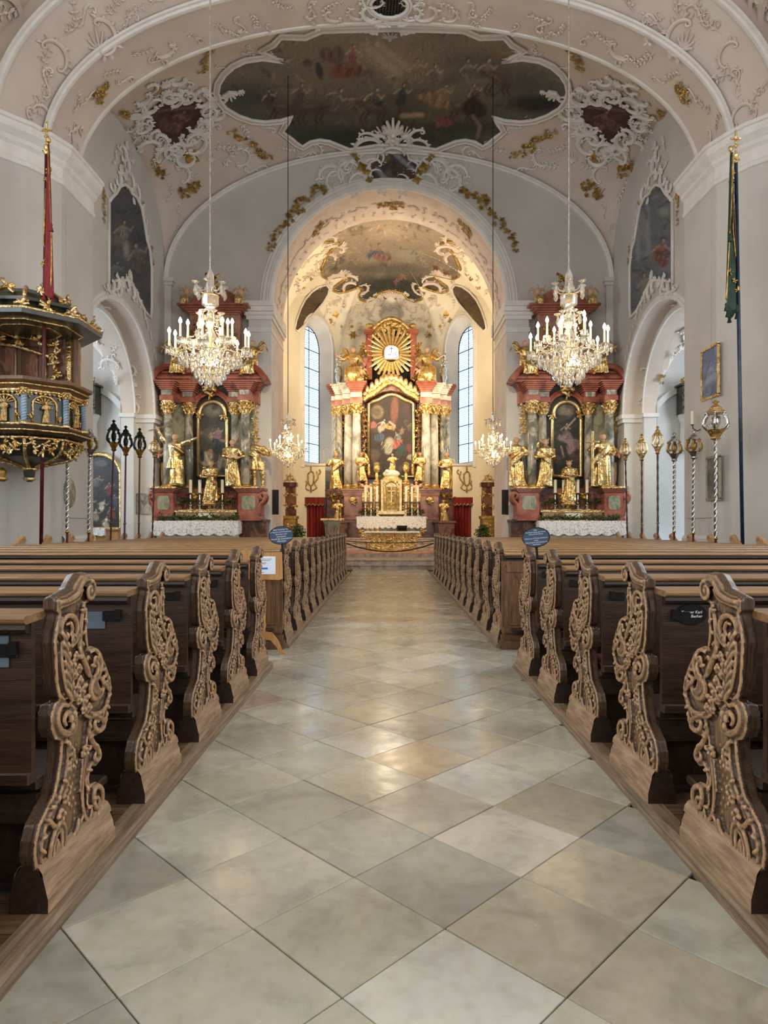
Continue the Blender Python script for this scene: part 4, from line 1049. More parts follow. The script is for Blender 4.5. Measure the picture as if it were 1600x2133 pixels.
for sg in (-1, 1):
    base = [(680,592),(686,600),(683,612),(672,630),(655,650),(640,668),(627,682),(618,690),(613,684),(616,668),(624,645),(634,625),(648,608),(664,596)]
    q = base if sg < 0 else [(1628-x, y) for x, y in base]
    def pc(p): p.C[:] = hexl('5f4a2c'); p.clouds(14, ['3f3018', '7b6038', '4d3a20'], 14, .7); p.speck(.2)
    bvx = bvh_of(cv, bpy.data.objects['wall_%s_apse' % ('left' if sg < 0 else 'right')], bpy.data.objects['wall_%s_chancel' % ('left' if sg < 0 else 'right')])
    picture('painted_cartouche', q, onv(bvx, .03), 2.0, pc, cv, 'fresco')
    framep('cartouche_moulding', q, onv(bvx, .05), .05, 'stucco', cv)
# ================================================================ STUCCO
def orn(mb, b, px, py, size, kind, rot=0.0, flip=1, lift=.01, seed=None, thick=1.0):
    r_ = random.Random(int(px*31+py*17)); size *= r_.uniform(.85, 1.2); rot += r_.uniform(-.25, .25); thick *= r_.uniform(.8, 1.1)
    p, n = hit(b, px, py)
    if p is None: return
    S = size*(p-Vector((0, 0, EYE))).length/F*.5
    u, v, n = frame_of(n); ro = Matrix.Rotation(rot, 3, n); u = ro @ u; v = ro @ v
    r = random.Random(seed if seed is not None else int(px*7+py*13))
    o = p+n*lift
    W_ = lambda x, y, h=0: o+u*(x*S*flip)+v*(y*S)+n*(h*S)
    def tb(pts, r0, r1=None, nn=4, sm=3, h=.05):
        q = smoothpath([Vector((a, b_, 0)) for a, b_ in pts], sm); m = len(q)
        rr = [S*thick*(r0+((r1 if r1 is not None else r0*.3)-r0)*i/(m-1)) for i in range(m)]
        mb.tube([W_(a.x, a.y, h) for a in q], rr, nn)
    def leafblob(x, y, l, wd, an):
        c, s_ = math.cos(an), math.sin(an)
        pts = [W_(x, y, .02), W_(x+l*.5*c-wd*s_, y+l*.5*s_+wd*c, .06), W_(x+l*c, y+l*s_, .10), W_(x+l*.5*c+wd*s_, y+l*.5*s_-wd*c, .06), W_(x+l*.45*c, y+l*.45*s_, .17)]
        mb.add(pts, [(0, 1, 4), (1, 2, 4), (2, 3, 4), (3, 0, 4)])
    if kind == 'c':
        pts = []
        for i in range(13):
            t = i/12; a = -1.75+3.5*t; rad = .75*(1-.0*t); pts.append((.75*math.cos(a)-.35, .85*math.sin(a)))
        e = [(pts[0][0]+.0, pts[0][1]), (pts[0][0]-.10, pts[0][1]+.16), (pts[0][0]+.06, pts[0][1]+.26), (pts[0][0]+.16, pts[0][1]+.14)]
        f_ = [(pts[-1][0], pts[-1][1]), (pts[-1][0]-.10, pts[-1][1]-.16), (pts[-1][0]+.06, pts[-1][1]-.26), (pts[-1][0]+.16, pts[-1][1]-.14)]
        al = e[::-1]+pts[1:-1]+f_
        q = smoothpath([Vector((a, b_, 0)) for a, b_ in al], 2); m = len(q)
        mb.tube([W_(a.x, a.y, .07) for a in q], [S*thick*(.05+.09*math.sin(PI*i/(m-1))) for i in range(m)], 5)
        for k in range(7):
            a = -1.7+.56*k+r.uniform(-.1, .1); x, y = .75*math.cos(a)-.35, .85*math.sin(a); leafblob(x, y, r.uniform(.28, .5), .11, a+r.uniform(-.9, .9))
    elif kind == 's':
        tb([(-.9, -.2), (-.75, -.5), (-.4, -.5), (-.1, -.1), (.2, .3), (.55, .45), (.85, .2), (.75, -.05), (.6, .08)], .06, .09)
        for k in range(6):
            t = k/5; leafblob(-.7+1.4*t, -.45+.9*t, .30, .08, r.uniform(0, 6.28))
    elif kind == 'leaf':
        for k in range(-3, 4):
            a = PI/2+k*.42; l = 1.0-.10*abs(k); c, s_ = math.cos(a), math.sin(a); cv_ = .25*k/3
            tb([(0, -.35), (l*.5*c, -.3+l*.5*s_), (l*c+cv_*.5, -.35+l*s_*1.05), (l*c+cv_, -.35+l*s_*.95)], .10, .04)
        mb.ball(W_(0, -.35, .1), S*.16, 5, 4)
    elif kind == 'spray':
        x, y, a = -.9, -.3, .5
        st = [(x, y)]
        for k in range(5): a += r.uniform(-.7, .6); x += .36*math.cos(a); y += .36*math.sin(a); st.append((x, y))
        tb(st, .035, .025)
        for k, (x, y) in enumerate(st[1:]):
            for sgn in (-1, 1): leafblob(x, y, r.uniform(.22, .36), .09, a+sgn*r.uniform(.6, 1.4))
            if k % 2 == 0: tb([(x, y), (x+.15, y+.28), (x+.02, y+.42), (x-.10, y+.32)], .045, .03)
    elif kind == 'vine':
        for k in range(r.randint(6, 8)):
            x, y = r.uniform(-.75, .75), r.uniform(-.6, .6); a0 = r.uniform(0, 6.28)
            for j in range(5): leafblob(x, y, r.uniform(.26, .40), .11, a0+j*1.256)
        tb([(-1, -.3), (-.3, .1), (.4, -.1), (1, .3)], .03, .03)
    elif kind == 'flower':
        for j in range(6): leafblob(0, 0, .9, .26, j*PI/3)
        mb.ball(W_(0, 0, .12), S*.2, 6, 4)
    elif kind == 'gem':
        q = [(-.9, .1), (-.35, .35), (0, .9), (.35, .35), (.9, -.1), (.35, -.35), (0, -.9), (-.35, -.35)]
        mb.add([W_(a, b_, .04) for a, b_ in q]+[W_(0, 0, .10)], [(i, (i+1)%8, 8) for i in range(8)])
MIR = lambda x: 1632-x
BIG = [1.0]
def orn2(mbs, b, lst, mir=MIR):
    for (px, py, sz, kind, rot) in lst:
        orn(mbs, b, px, py, sz*BIG[0], kind, rot, 1, thick=BIG[0]); orn(mbs, b, mir(px), py, sz*BIG[0], kind, -rot, -1, thick=BIG[0])
# -- medallions on the main vault
for sg in (-1, 1):
    mx_ = (lambda x: x) if sg < 0 else MIR
    med = [(312,228),(330,212),(350,205),(368,208),(378,202),(392,206),(408,200),(422,210),(424,228),(430,240),(418,255),(404,262),(402,280),(385,288),(372,300),(356,298),(340,288),(322,278),(308,262),(305,245)]
    q = [(mx_(x), y) for x, y in med]
    def pm(p):
        p.C[:] = hexl('4e2e25'); p.clouds(16, ['6a4234', '3a2019', '5c382c'], 22, .6)
        p.fig(mx_(375), 245, 62, '7a5040', .5, '5c3528', skin='8d6450'); p.drape(mx_(350), 262, 24, 14, .4, '6c4538'); p.line([(mx_(330),230),(mx_(360),225),(mx_(410),222)], 3, '8a5f4c', .6); p.speck(.15)
    picture('painted_medallion', q, onv(bv_main, .03), 2.6, pm, ceiling, 'fresco')
    mb = MB(); gb = MB(); rr_ = random.Random(5)
    n = len(q)
    for i, (x, y) in enumerate(q):
        cx_, cy_ = mx_(366), 250; a = math.atan2(-(y-cy_), x-cx_)
        orn(mb, bv_main, x+(x-cx_)*.10, y+(y-cy_)*.10, 34, 'c', a, 1 if i % 2 else -1, .04, thick=1.5)
        orn(mb, bv_main, x+(x-cx_)*.32, y+(y-cy_)*.30, 30, ['s', 'spray', 'leaf', 'c'][i % 4], a-PI/2+rr_.uniform(-.6, .6), 1, .03, thick=1.4)
        if i % 2 == 0: orn(mb, bv_main, x-(x-cx_)*.05, y-(y-cy_)*.05, 16, 'leaf', a+PI/2, 1, .05, thick=1.4)
    for (x, y, s_, k, ro) in [(300,205,36,'c',.6),(290,230,38,'c',1.0),(318,180,40,'c',2.0),(345,172,36,'leaf',.3),(368,168,36,'c',-.5),(392,168,34,'s',.3),(288,262,36,'s',.9),(295,285,40,'spray',1.3),(310,300,40,'c',2.5),(338,318,38,'c',3),(365,330,36,'spray',.2),(385,335,36,'c',-1),(415,300,40,'c',.5),(428,280,36,'leaf',-1),(440,215,40,'leaf',-1.5),(455,200,34,'s',0),(478,195,40,'leaf',-1.4),(500,190,24,'leaf',-1.5),(450,240,36,'c',-.4),(440,262,34,'s',.6),(270,270,30,'spray',1.2),(265,295,30,'spray',.8),(268,320,26,'vine',0)]:
        orn(mb, bv_main, mx_(x), y, s_, k, ro*sg*-1, -sg, .03, thick=1.4)
    mb.build('stucco_rocaille', M['stucco'], ceiling, True, .9)
    for (x, y, s_, ro) in [(325,188,30,.2),(398,326,34,.3)]: orn(gb, bv_main, mx_(x), y, s_, 'gem', ro, 1, .05)
    for (x, y, s_) in [(262,238,26),(255,232,20),(330,350,30),(338,362,24),(322,338,22),(487,275,26),(505,285,30),(528,303,34),(545,318,24),(562,322,18),(385,402,26),(400,392,32),(412,383,20),(438,108,30),(430,124,30),(424,142,24),(445,95,18)]: orn(gb, bv_main, mx_(x), y, s_, 'vine', 0, 1, .03)
    gb.build('gilded_garland', M['stucco_gold'], ceiling)
# -- fine white sprays on the vault, arch band and splay
mb = MB()
L_ = [(345,330,40,'s',.4),(395,350,44,'spray',.2),(352,400,40,'spray',1.2),(372,440,34,'s',1.4),(385,360,36,'c',.7),(490,345,48,'spray',.4),(510,330,40,'c',.2),(535,350,40,'s',-.2),(470,300,44,'spray',.5),(520,262,40,'spray',0),(560,265,38,'s',-.3),(600,310,44,'spray',.1),(640,320,36,'s',.2),(660,318,34,'c',.1),(360,480,30,'spray',1.5),(440,330,30,'leaf',.4),(560,110,30,'spray',.6),(520,100,30,'s',.4),(500,115,30,'spray',.3),(460,140,30,'s',.5)]
orn2(mb, bv_main, L_); mb.build('stucco_sprays', M['stucco'], ceiling, True, .9)
mb = MB(); gb = MB()
L_ = [(150,255,44,'spray',1.2),(165,225,40,'spray',.9),(185,200,44,'s',.9),(150,290,36,'s',1.4),(165,320,30,'spray',1.5),(230,150,44,'spray',.8),(260,165,36,'s',.7),(290,118,44,'spray',.5),(330,125,40,'s',.5),(370,90,44,'spray',.5),(410,78,40,'s',.3),(345,108,40,'c',.4),(455,62,44,'spray',.2),(500,50,40,'s',.2),(530,40,44,'spray',.1),(480,75,36,'spray',.2),(600,25,48,'spray',.1),(650,20,44,'s',.1),(690,35,40,'c',0),(700,15,48,'spray',0),(740,30,40,'c',.2),(755,8,36,'leaf',.3),(560,60,30,'s',.1),(640,50,30,'spray',.0)]
orn2(mb, bv_t1, L_)
L_ = [(110,140,60,'spray',1),(95,170,50,'s',1.2),(75,210,50,'spray',1.3),(60,250,44,'s',1.4),(120,110,44,'c',1),(160,50,60,'spray',.8),(175,30,50,'s',.6),(205,90,56,'leaf',.8),(225,75,50,'c',.7),(265,45,50,'s',.5),(280,30,44,'spray',.4),(240,12,50,'spray',.6),(345,8,56,'spray',.3),(90,235,36,'c',1.2),(65,285,36,'spray',1.4)]
orn2(mb, bv_t1, L_)
mb.build('stucco_sprays', M['stucco_pink'], t1, True, .9)
for (x, y, s_) in [(210,190,30),(205,200,30),(215,182,26)]: orn(gb, bv_t1, x, y, s_, 'vine', 1, 1, .03); orn(gb, bv_t1, MIR(x), y, s_, 'vine', 1, 1, .03)
gb.build('gilded_garland', M['stucco_gold'], t1)
mb = MB()
orn2(mb, bv_near, [(20,40,90,'c',1),(40,70,70,'leaf',1.1),(18,95,70,'s',1.2),(45,20,70,'c',.6),(70,35,60,'spray',.7),(12,130,60,'spray',1.3),(90,5,60,'s',.5),(12,60,60,'s',.9),(25,10,70,'spray',.8)]); mb.build('stucco_rocaille', M['stucco_pink'], near, True, .9)
gb = MB(); orn2(gb, bv_near, [(22,112,34,'vine',1),(20,150,30,'vine',1.4)]); gb.build('gilded_garland', M['stucco_gold'], near)
# -- ventilation oculus in the crown of the arch band
pc_, nn = hit(bv_t1, 811, 8)
oc = empty('ceiling_oculus', pc_+nn*.02); oc['kind'] = 'structure'
u_, v_, n_ = frame_of(nn); mb = MB()
for (rx, r_, mt) in ((.46, .05, 'stucco'), (.54, .035, 'stucco')):
    m2 = MB(); m2.tube([u_*rx*math.cos(2*PI*i/40)+v_*rx*.95*math.sin(2*PI*i/40)+n_*.03 for i in range(41)], r_, 6); m2.build('ring', M[mt], oc, True)
mb.add([u_*.45*math.cos(2*PI*i/32)+v_*.43*math.sin(2*PI*i/32) for i in range(32)], [tuple(range(32))]); mb.build('opening', M['black_gap'], oc)
m2 = MB()
for i in range(-5, 6):
    h = math.sqrt(max(0, .44**2-(i*.075)**2)); m2.tube([u_*i*.075-v_*h+n_*.02, u_*i*.075+v_*h+n_*.02], .010, 4); m2.tube([v_*i*.075-u_*h+n_*.02, v_*i*.075+u_*h+n_*.02], .010, 4)
m2.build('grille', M['iron'], oc)
mb = MB()
orn2(mb, bv_t1, [(770,30,40,'c',.5),(775,5,36,'c',1),(790,42,36,'c',.2)])
orn2(mb, bvh_of(ceiling, t1), [(811,72,46,'leaf',PI),(780,66,34,'leaf',PI+.5),(760,60,28,'c',0)], lambda x: 1622-x); mb.build('stucco_shell', M['stucco'], t1, True, .9)
# -- cartouche over the chancel arch
bvc = bvh_of(ceiling, endw); mb = MB()
orn(mb, bvc, 819, 262, 66, 'leaf', 0, 1, .12, thick=1.3)
orn2(mb, bvc, [(795,276,50,'leaf',.6),(775,290,50,'c',.5),(760,300,50,'c',2.4),(745,312,36,'s',0),(800,300,46,'c',.3),(812,290,40,'leaf',.1),(778,318,48,'c',1.2),(770,345,44,'c',1.9),(775,370,40,'c',2.6),(795,385,40,'c',3),(750,350,50,'c',1.2),(735,345,50,'s',.4),(720,352,50,'c',2.2),(705,350,50,'s',.2),(690,358,44,'c',1.5),(672,372,38,'spray',.4),(690,375,40,'c',3),(715,375,44,'s',.8),(740,380,44,'c',2.8),(700,345,36,'spray',.4),(760,385,36,'s',.3),(660,385,24,'spray',.6)], lambda x: 1638-x)
orn(mb, bvc, 819, 310, 44, 'c', PI/2, 1, .12); orn(mb, bvc, 819, 395, 34, 'leaf', PI, 1, .1); orn(mb, bvc, 819, 285, 40, 'flower', 0, 1, .15)
mb.build('stucco_cartouche', M['stucco'], endw, True, .9)
arm = [(790,320),(805,312),(819,322),(833,312),(848,320),(852,335),(868,342),(876,358),(866,376),(845,380),(819,388),(793,380),(772,376),(762,358),(770,342),(786,335)]
def pa(p):
    p.C[:] = hexl('4a3f36'); p.clouds(10, ['6a4a34', '3a342e', '7c6a50'], 18, .6); p.blob(800, 330, 16, 12, .3, '8a6a34', .7); p.blob(842, 332, 14, 12, 0, '6a3a34', .7); p.line([(785,355),(815,385)], 5, '8f98a0', .8); p.line([(825,325),(860,355)], 5, '8f98a0', .8); p.blob(850, 365, 16, 10, 0, '63402c', .8); p.speck(.2)
def posc(x, y): q = onv(bvc, .07)(x, y); return q
picture('coat_of_arms', arm, posc, 2.4, pa, endw, 'fresco'); framep('arms_frame', arm, onv(bvc, .09), .045, 'stucco', endw)
gb = MB()
for (x, y, s_) in [(577,494,26),(565,521,20),(570,508,20),(600,464,30),(629,430,34),(661,405,34),(588,480,20),(615,447,22),(645,417,22),(676,400,18)]:
    orn(gb, bv_end, x, y-2, s_, 'vine', .8, 1, .08); orn(gb, bv_end, 1638-x, y-2, s_, 'vine', -.8, 1, .08)
for (x, y, s_) in [(755,352,26),(765,362,20),(770,378,22),(738,322,22),(744,335,16)]: orn(gb, bvc, x, y, s_, 'gem', .2, 1, .12); orn(gb, bvc, 1638-x, y, s_, 'gem', .2, 1, .12)
gb.build('gilded_garland', M['stucco_gold'], endw)
# -- soffit of the chancel arch
bvs = bvh_of(*[c for c in endw.children if c.name.startswith('arch_soffit')])
mb = MB(); gb = MB()
for i in range(34):
    a = PI*(i+.5)/34; p0 = Vector((CR*math.cos(a), 26.2, CZ+CR*math.sin(a))); px, py = CX+p0.x*F/p0.y, HY-(p0.z-EYE)*F/p0.y
    orn(mb, bvs, px, py, 22, ['spray', 's', 'c'][i % 3], a-PI/2+rnd.uniform(-.3, .3), 1, .01)
    p0.y = 26.9; px, py = CX+p0.x*F/p0.y, HY-(p0.z-EYE)*F/p0.y; orn(mb, bvs, px, py, 16, ['s', 'spray'][i % 2], a-PI/2, -1, .01)
mb.build('stucco_sprays', M['stucco_pink'], endw, True, .9)
for (x, y, s_) in [(816,424,36),(796,426,22),(836,426,22),(660,475,28),(655,488,22),(672,462,20),(972,475,28),(980,488,22),(960,462,20)]: orn(gb, bvs, x, y, s_, 'vine', 0, 1, .03)
gb.build('gilded_garland', M['stucco_gold'], endw)
# -- chancel vault ornament
mb = MB(); gb = MB(); m1628 = lambda x: 1628-x
BIG[0] = 1.35
orn2(mb, bv_ch, [(690,500,30,'c',1),(700,515,34,'c',2),(712,508,26,'leaf',1),(676,520,26,'s',1.2),(690,535,30,'c',1.2),(700,578,34,'c',2.5),(715,568,30,'leaf',-1),(735,580,26,'c',1),(728,595,30,'c',2),(748,612,26,'leaf',-.6),(760,600,24,'c',.5),(770,630,28,'c',2.5),(790,622,26,'c',.5),(806,612,24,'leaf',.3),(780,640,30,'s',.2),(800,652,26,'c',2.9),(760,655,28,'spray',2.8),(740,660,28,'spray',1.4),(735,640,24,'s',.8),(720,625,26,'s',.4),(700,618,26,'spray',.2),(690,640,26,'spray',.6),(678,655,24,'s',.6),(700,665,24,'spray',1.2),(655,600,20,'spray',.6),(640,575,24,'spray',.9),(660,560,22,'s',1),(625,600,22,'spray',1.2),(650,535,24,'s',.9),(668,545,24,'spray',.8),(635,550,20,'s',1),(742,690,24,'spray',1.4),(726,680,20,'s',1),(712,690,18,'spray',1.2),(774,668,22,'s',2)], m1628)
mb.build('stucco_rocaille', M['stucco_pink'], cv, True, .9); BIG[0] = 1.0
orn2(gb, bv_ch, [(665,500,24,'vine',1),(652,512,20,'vine',1),(640,528,16,'vine',1),(612,570,22,'gem',.5),(700,655,18,'gem',.2),(735,698,20,'flower',.2),(712,680,10,'flower',0),(733,680,12,'flower',0),(800,622,16,'gem',0),(690,668,14,'gem',0),(648,580,12,'vine',0),(632,600,12,'vine',0)], m1628)
gb.build('gilded_garland', M['stucco_gold'], cv)
for (a, b_) in (((632,690),(640,672)), ): pass
# -- side walls: wall paintings over the chapel arches with their stucco frames
walls = {o.name: o for o in bpy.data.objects}
for s, nm in ((-1, 'left'), (1, 'right')):
    sw = walls['wall_'+nm]; bvw = bvh_of(sw)
    off = (lambda x: x) if s < 0 else (lambda x: 1628-x)
    pw = [(225,420),(232,410),(240,402),(248,388),(258,384),(266,390),(272,402),(282,410),(292,430),(298,460),(304,500),(310,520),(314,560),(314,640),(312,662),(300,648),(288,625),(278,600),(262,583),(250,586),(240,584),(224,592)]
    q = [(off(x), y) for x, y in pw]
    def wp(p):
        if s < 0:
            p.C[:] = hexl('45454a'); p.clouds(22, ['5a5654', '2f3136', '6a6258', '3a3a3c'], 30, .6)
            p.fig(255, 480, 70, '6a6458', .1, skin='86786a'); p.fig(285, 530, 80, '565048', -.2, skin='86786a'); p.fig(240, 560, 50, '55555c', .2, skin='7a7066'); p.blob(262, 520, 10, 22, 0, '8a8478', .8, .7)
        else:
            p.C[:] = hexl('5c6066'); p.clouds(22, ['74767a', '474a50', '6a655e', '55585c'], 30, .6)
            p.fig(1380, 520, 80, '7a4238', .1, '5a4840', skin='94806c'); p.blob(1340, 470, 16, 50, -.2, '74787c', .8, .6); p.line([(1330,440),(1330,540)], 5, '7d7f80', .7); p.line([(1350,430),(1352,530)], 5, '7d7f80', .7); p.fig(1345, 590, 70, '6a6a60', -.2, skin='94806c'); p.blob(1385, 440, 18, 14, 0, '8a867e', .7, .7)
        p.speck(.15); p.C *= 1.3
    picture('wall_painting', q, onv(bvw, .015), 2.4, wp, sw, 'fresco')
    framep('painting_moulding', q, onv(bvw, .03), .055, 'stucco', sw)
    mb = MB(); gb = MB()
    LL = [(232,392,22,'c',1),(245,376,24,'c',.5),(258,368,24,'leaf',.1),(272,380,24,'c',-.5),(284,398,24,'c',-1),(250,355,26,'leaf',.2),(262,345,24,'c',0),(240,345,24,'spray',.3),(256,325,26,'c',.4),(270,330,22,'spray',-.4),(246,318,20,'spray',.4),(262,305,22,'leaf',.3),(290,415,20,'spray',-1.3),(297,440,18,'s',-1.4),(303,470,16,'spray',-1.4),(308,500,14,'s',-1.5),(312,530,12,'spray',-1.5),(316,560,12,'s',-1.5),(276,420,16,'leaf',-.6),(222,412,14,'s',1.2)]
    LL += [(228,600,28,'c',.8),(240,592,28,'c',.3),(252,590,26,'leaf',.1),(264,592,26,'c',-.4),(272,602,26,'c',-.8),(282,618,22,'s',-1),(290,634,20,'spray',-1.1),(299,655,18,'s',-1.2),(306,676,16,'spray',-1.3),(312,700,14,'s',-1.4),(216,606,20,'spray',1),(268,575,22,'leaf',-.1),(246,604,20,'c',.2),(318,725,12,'spray',-1.4),(322,745,10,'s',-1.4)]
    for (x, y, sz, k, ro) in LL: orn(mb, bvw, off(x), y, sz*1.25, k, -ro*s*-1, -s, .04, thick=1.5)
    mb.build('stucco_rocaille', M['stucco'], sw, True, .9)
    for (x, y, sz) in [(214,404,16),(216,415,16),(214,428,12),(216,445,10),(215,462,10),(290,400,12),(297,425,10),(316,520,10),(318,545,10),(262,388,10),(252,350,14),(258,358,10)]: orn(gb, bvw, off(x), y, sz*1.3, 'vine', 1.4, 1, .03)
    gb.build('gilded_garland', M['stucco_gold'], sw)
    # ornament inside the chapel arch soffits
    mb = MB(); gb = MB()
    for c in sw.children:
        if c.name.startswith('arch_soffit') or c.name.startswith('inner_soffit'):
            b2 = bvh_of(c); outer = c.name.startswith('arch_soffit'); Rr = 2.9 if outer else 2.68; xc_ = 8.8 if outer else 9.9
            for i in range(22):
                a = PI*(i+.5)/22; p0 = Vector((s*xc_, 20.8+Rr*math.cos(a), 5.4+Rr*math.sin(a)))
                px, py = CX+p0.x*F/p0.y, HY-(p0.z-EYE)*F/p0.y
                if outer: 
                    if i in (0, 1, 2, 3, 10, 11, 12): orn(mb, b2, px, py, 26, ['c', 's', 'leaf'][i % 3], a*s, 1, .02, thick=1.3)
                else: orn(mb, b2, px, py, 26, ['spray', 'c', 's'][i % 3], a*s, 1, .02, thick=1.3)
                if i in (3, 9, 13) and not outer: orn(gb, b2, px, py, 22, 'vine', 0, 1, .03)
    mb.build('stucco_sprays', M['stucco'], sw, True, .9); gb.build('gilded_garland', M['stucco_gold'], sw)
    chv = [c for c in walls['wall_%s_chapel' % nm].children if c.name.startswith('chapel_vault')][0]; b2 = bvh_of(chv); mb = MB(); gb = MB()
    for (x, y, sz, k, ro) in [(1440,690,40,'c',1),(1425,705,36,'s',1.2),(1410,730,40,'spray',1.2),(1425,745,30,'leaf',1),(1440,725,30,'s',.5),(1400,755,34,'c',1.4),(1392,785,30,'spray',1.4),(1385,810,30,'s',1.5),(1378,835,26,'c',1.5),(1455,670,40,'spray',1)]: orn(mb, b2, x if s > 0 else 1628-x, y, sz, k, ro*s, s, .02, thick=1.4)
    for (x, y) in ((1372,778),(1378,790),(1440,660)): orn(gb, b2, x if s > 0 else 1628-x, y, 26, 'vine', 0, 1, .03)
    mb.build('stucco_sprays', M['stucco'], chv, True, .9); gb.build('gilded_garland', M['stucco_gold'], chv)
# ================================================================ FIGURES
def figure(name, arms=((.13, -.02, .66, .17, -.13, .60), (-.13, -.02, .66, -.10, -.15, .58)), robe='long', lean=0, wings=0, seated=False, hat=None, extra=None, mats=('gold', 'flesh'), tilt=0, seed=1, vox=.0105, nude=False, feet=True):
    r = random.Random(seed); mb = MB()
    def sec(z, rx, ry, cx=0, cy=0, fold=.0, k=9, ph=0, n=36):
        return [(cx+rx*math.cos(a)*(1+fold*math.sin(k*a+ph)+fold*.5*math.sin((k*2-3)*a-ph)), cy+ry*math.sin(a)*(1+fold*math.sin(k*a+ph)), z) for a in [2*PI*i/n for i in range(n)]]
    def loft(S):
        n = len(S[0]); vs = [p for s_ in S for p in s_]; fs = []
        for j in range(len(S)-1):
            for i in range(n): fs.append((j*n+i, j*n+(i+1)%n, (j+1)*n+(i+1)%n, (j+1)*n+i))
        fs.append(tuple(range(n-1, -1, -1))); fs.append(tuple(range((len(S)-1)*n, len(S)*n))); mb.add(vs, fs)
    lx = lambda z: lean*math.sin(z*2.6)*.06
    if seated:
        loft([sec(.28, .12, .12, 0, 0, .04), sec(.40, .12, .10, 0, .0, .03), sec(.50, .09, .075, 0, .02, .02), sec(.60, .11, .08, 0, .02), sec(.68, .115, .06, 0, .02), sec(.71, .05, .045, 0, .02)])
        for sd in (-1, 1):
            mb.tube([(sd*.06, 0, .35), (sd*.09, -.20, .34), (sd*.08+.03*sd, -.24, .12), (sd*.08+.04*sd, -.28, .03)], [.075, .06, .045, .03], 8)
        for k in range(6): mb.tube([(-.12+.05*k, -.02, .40), (-.10+.045*k, -.22, .34), (-.11+.05*k, -.25, .2+r.uniform(-.03, .03)), (-.12+.055*k, -.22, .06)], [.03, .036, .03, .02], 6)
        zt = .71
    elif robe == 'long':
        S = []
        for i in range(15):
            z = i/14*.60; t = i/14; S.append(sec(z, .14-.045*t, .11-.035*t, lx(z), 0, .15*(1-t*.6), 8, ph=1.2*math.sin(z*5+seed)+seed))
        S += [sec(.64, .088, .072, lx(.64), 0, .03), sec(.72, .115, .082, lx(.72), 0, .02), sec(.79, .125, .07, lx(.8), 0, .01), sec(.825, .07, .05, lx(.8)), sec(.84, .035, .035, lx(.8))]
        loft(S)
        # cloak thrown diagonally and hanging folds
        for k in range(3): mb.tube([(-.13+lx(.7), .02, .80-.02*k), (-.03, -.085, .66-.03*k), (.08, -.09, .55-.035*k), (.13, -.02, .46-.05*k), (.12, .05, .32-.08*k)], [.03, .034, .034, .03, .02], 7)
        for k in range(5): mb.tube([(.02+.028*k-.06, -.10, .50), (.03+.03*k-.08+r.uniform(-.01, .01), -.115, .25), (.04+.032*k-.10, -.12, .03)], [.010, .020, .016], 6)
        zt = .84
    else:                                           # short tunic, bare or booted legs
        for sd in (-1, 1): mb.tube([(sd*.05, 0, .50), (sd*.065, -.01, .28), (sd*.06+.01*sd, .01, .14), (sd*.065, 0, .03), (sd*.075, -.06, .012)], [.062, .045, .040, .026, .024], 8)
        S = [sec(z, a, b, lx(z), 0, f, 10, seed) for (z, a, b, f) in ((.33, .13, .11, .10), (.38, .125, .105, .08), (.48, .11, .09, .06), (.58, .09, .075, .02), (.66, .10, .08, .02), (.74, .12, .08, .0), (.79, .125, .07, 0), (.825, .07, .05, 0), (.84, .035, .035, 0))]
        loft(S)
        mb.tube([(-.13, .03, .80), (-.15, .08, .6), (-.14, .08, .35), (-.15, .07, .15)], [.03, .05, .06, .03], 8); mb.tube([(-.12, -.02, .80), (0, -.09, .72), (.11, -.03, .62)], .026, 7)
        zt = .84
    hx = lx(.9)+tilt*.03; hz = zt+.075; hy = .02 if seated else -.01
    mb.tube([(lx(.8), hy+.01, zt-.03), (hx, hy, hz-.02)], [.034, .03], 8)
    mb.ball((hx, hy, hz), (.045, .052, .062), 14, 10); mb.ball((hx, hy+.018, hz+.014), (.053, .052, .056), 12, 8)
    mb.ball((hx, hy-.056, hz-.006), (.009, .014, .014), 6, 4); mb.ball((hx, hy-.045, hz-.035), (.02, .014, .016), 6, 4)
    for sd in (-1, 1): mb.ball((hx+sd*.048, hy, hz-.005), (.01, .014, .018), 6, 4); mb.ball((hx+sd*.02, hy-.045, hz+.012), (.011, .010, .007), 6, 4)
    if hat == 'mitre': mb.tube([(hx, hy, hz+.04), (hx, hy, hz+.09), (hx, hy, hz+.16)], [.05, .055, .008], 8, flat=.6)
    if hat == 'brim': mb.lathe([(.01, .0), (.085, .0), (.085, .012), (.05, .02), (.045, .06), (.01, .075)], 12, (hx, hy, hz+.03))
    if hat == 'crown':
        for k in range(7): a = 2*PI*k/7; mb.tube([(hx+.045*math.cos(a), hy+.045*math.sin(a), hz+.05), (hx+.07*math.cos(a), hy+.07*math.sin(a), hz+.10)], [.014, .005], 5)
    hands = []
    for (ex, ey, ez, wx, wy, wz) in arms:
        sd = 1 if ex > 0 else -1; sh = (sd*.11+lx(.8), 0, zt-.055)
        mb.tube([sh, (ex, ey, ez), (wx, wy, wz)], [.042, .036, .022], 8)
        if not nude: mb.tube([sh, (ex, ey, ez), ((ex*2+wx)/3, (ey*2+wy)/3, (ez*2+wz)/3-.01)], [.05, .052, .045], 8)
        d = (Vector((wx, wy, wz))-Vector((ex, ey, ez))).normalized(); u = d.orthogonal().normalized(); hands.append(Vector((wx, wy, wz))+d*.02)
        mb.ball(Vector((wx, wy, wz))+d*.015, (.02, .02, .022), 7, 5)
        for k in range(4): b_ = Vector((wx, wy, wz))+d*.025+u*(k-1.5)*.009; mb.tube([b_, b_+d*(.03-.004*abs(k-1.4)), b_+d*.038+d.cross(u)*.012], [.006, .0055, .0045], 5)
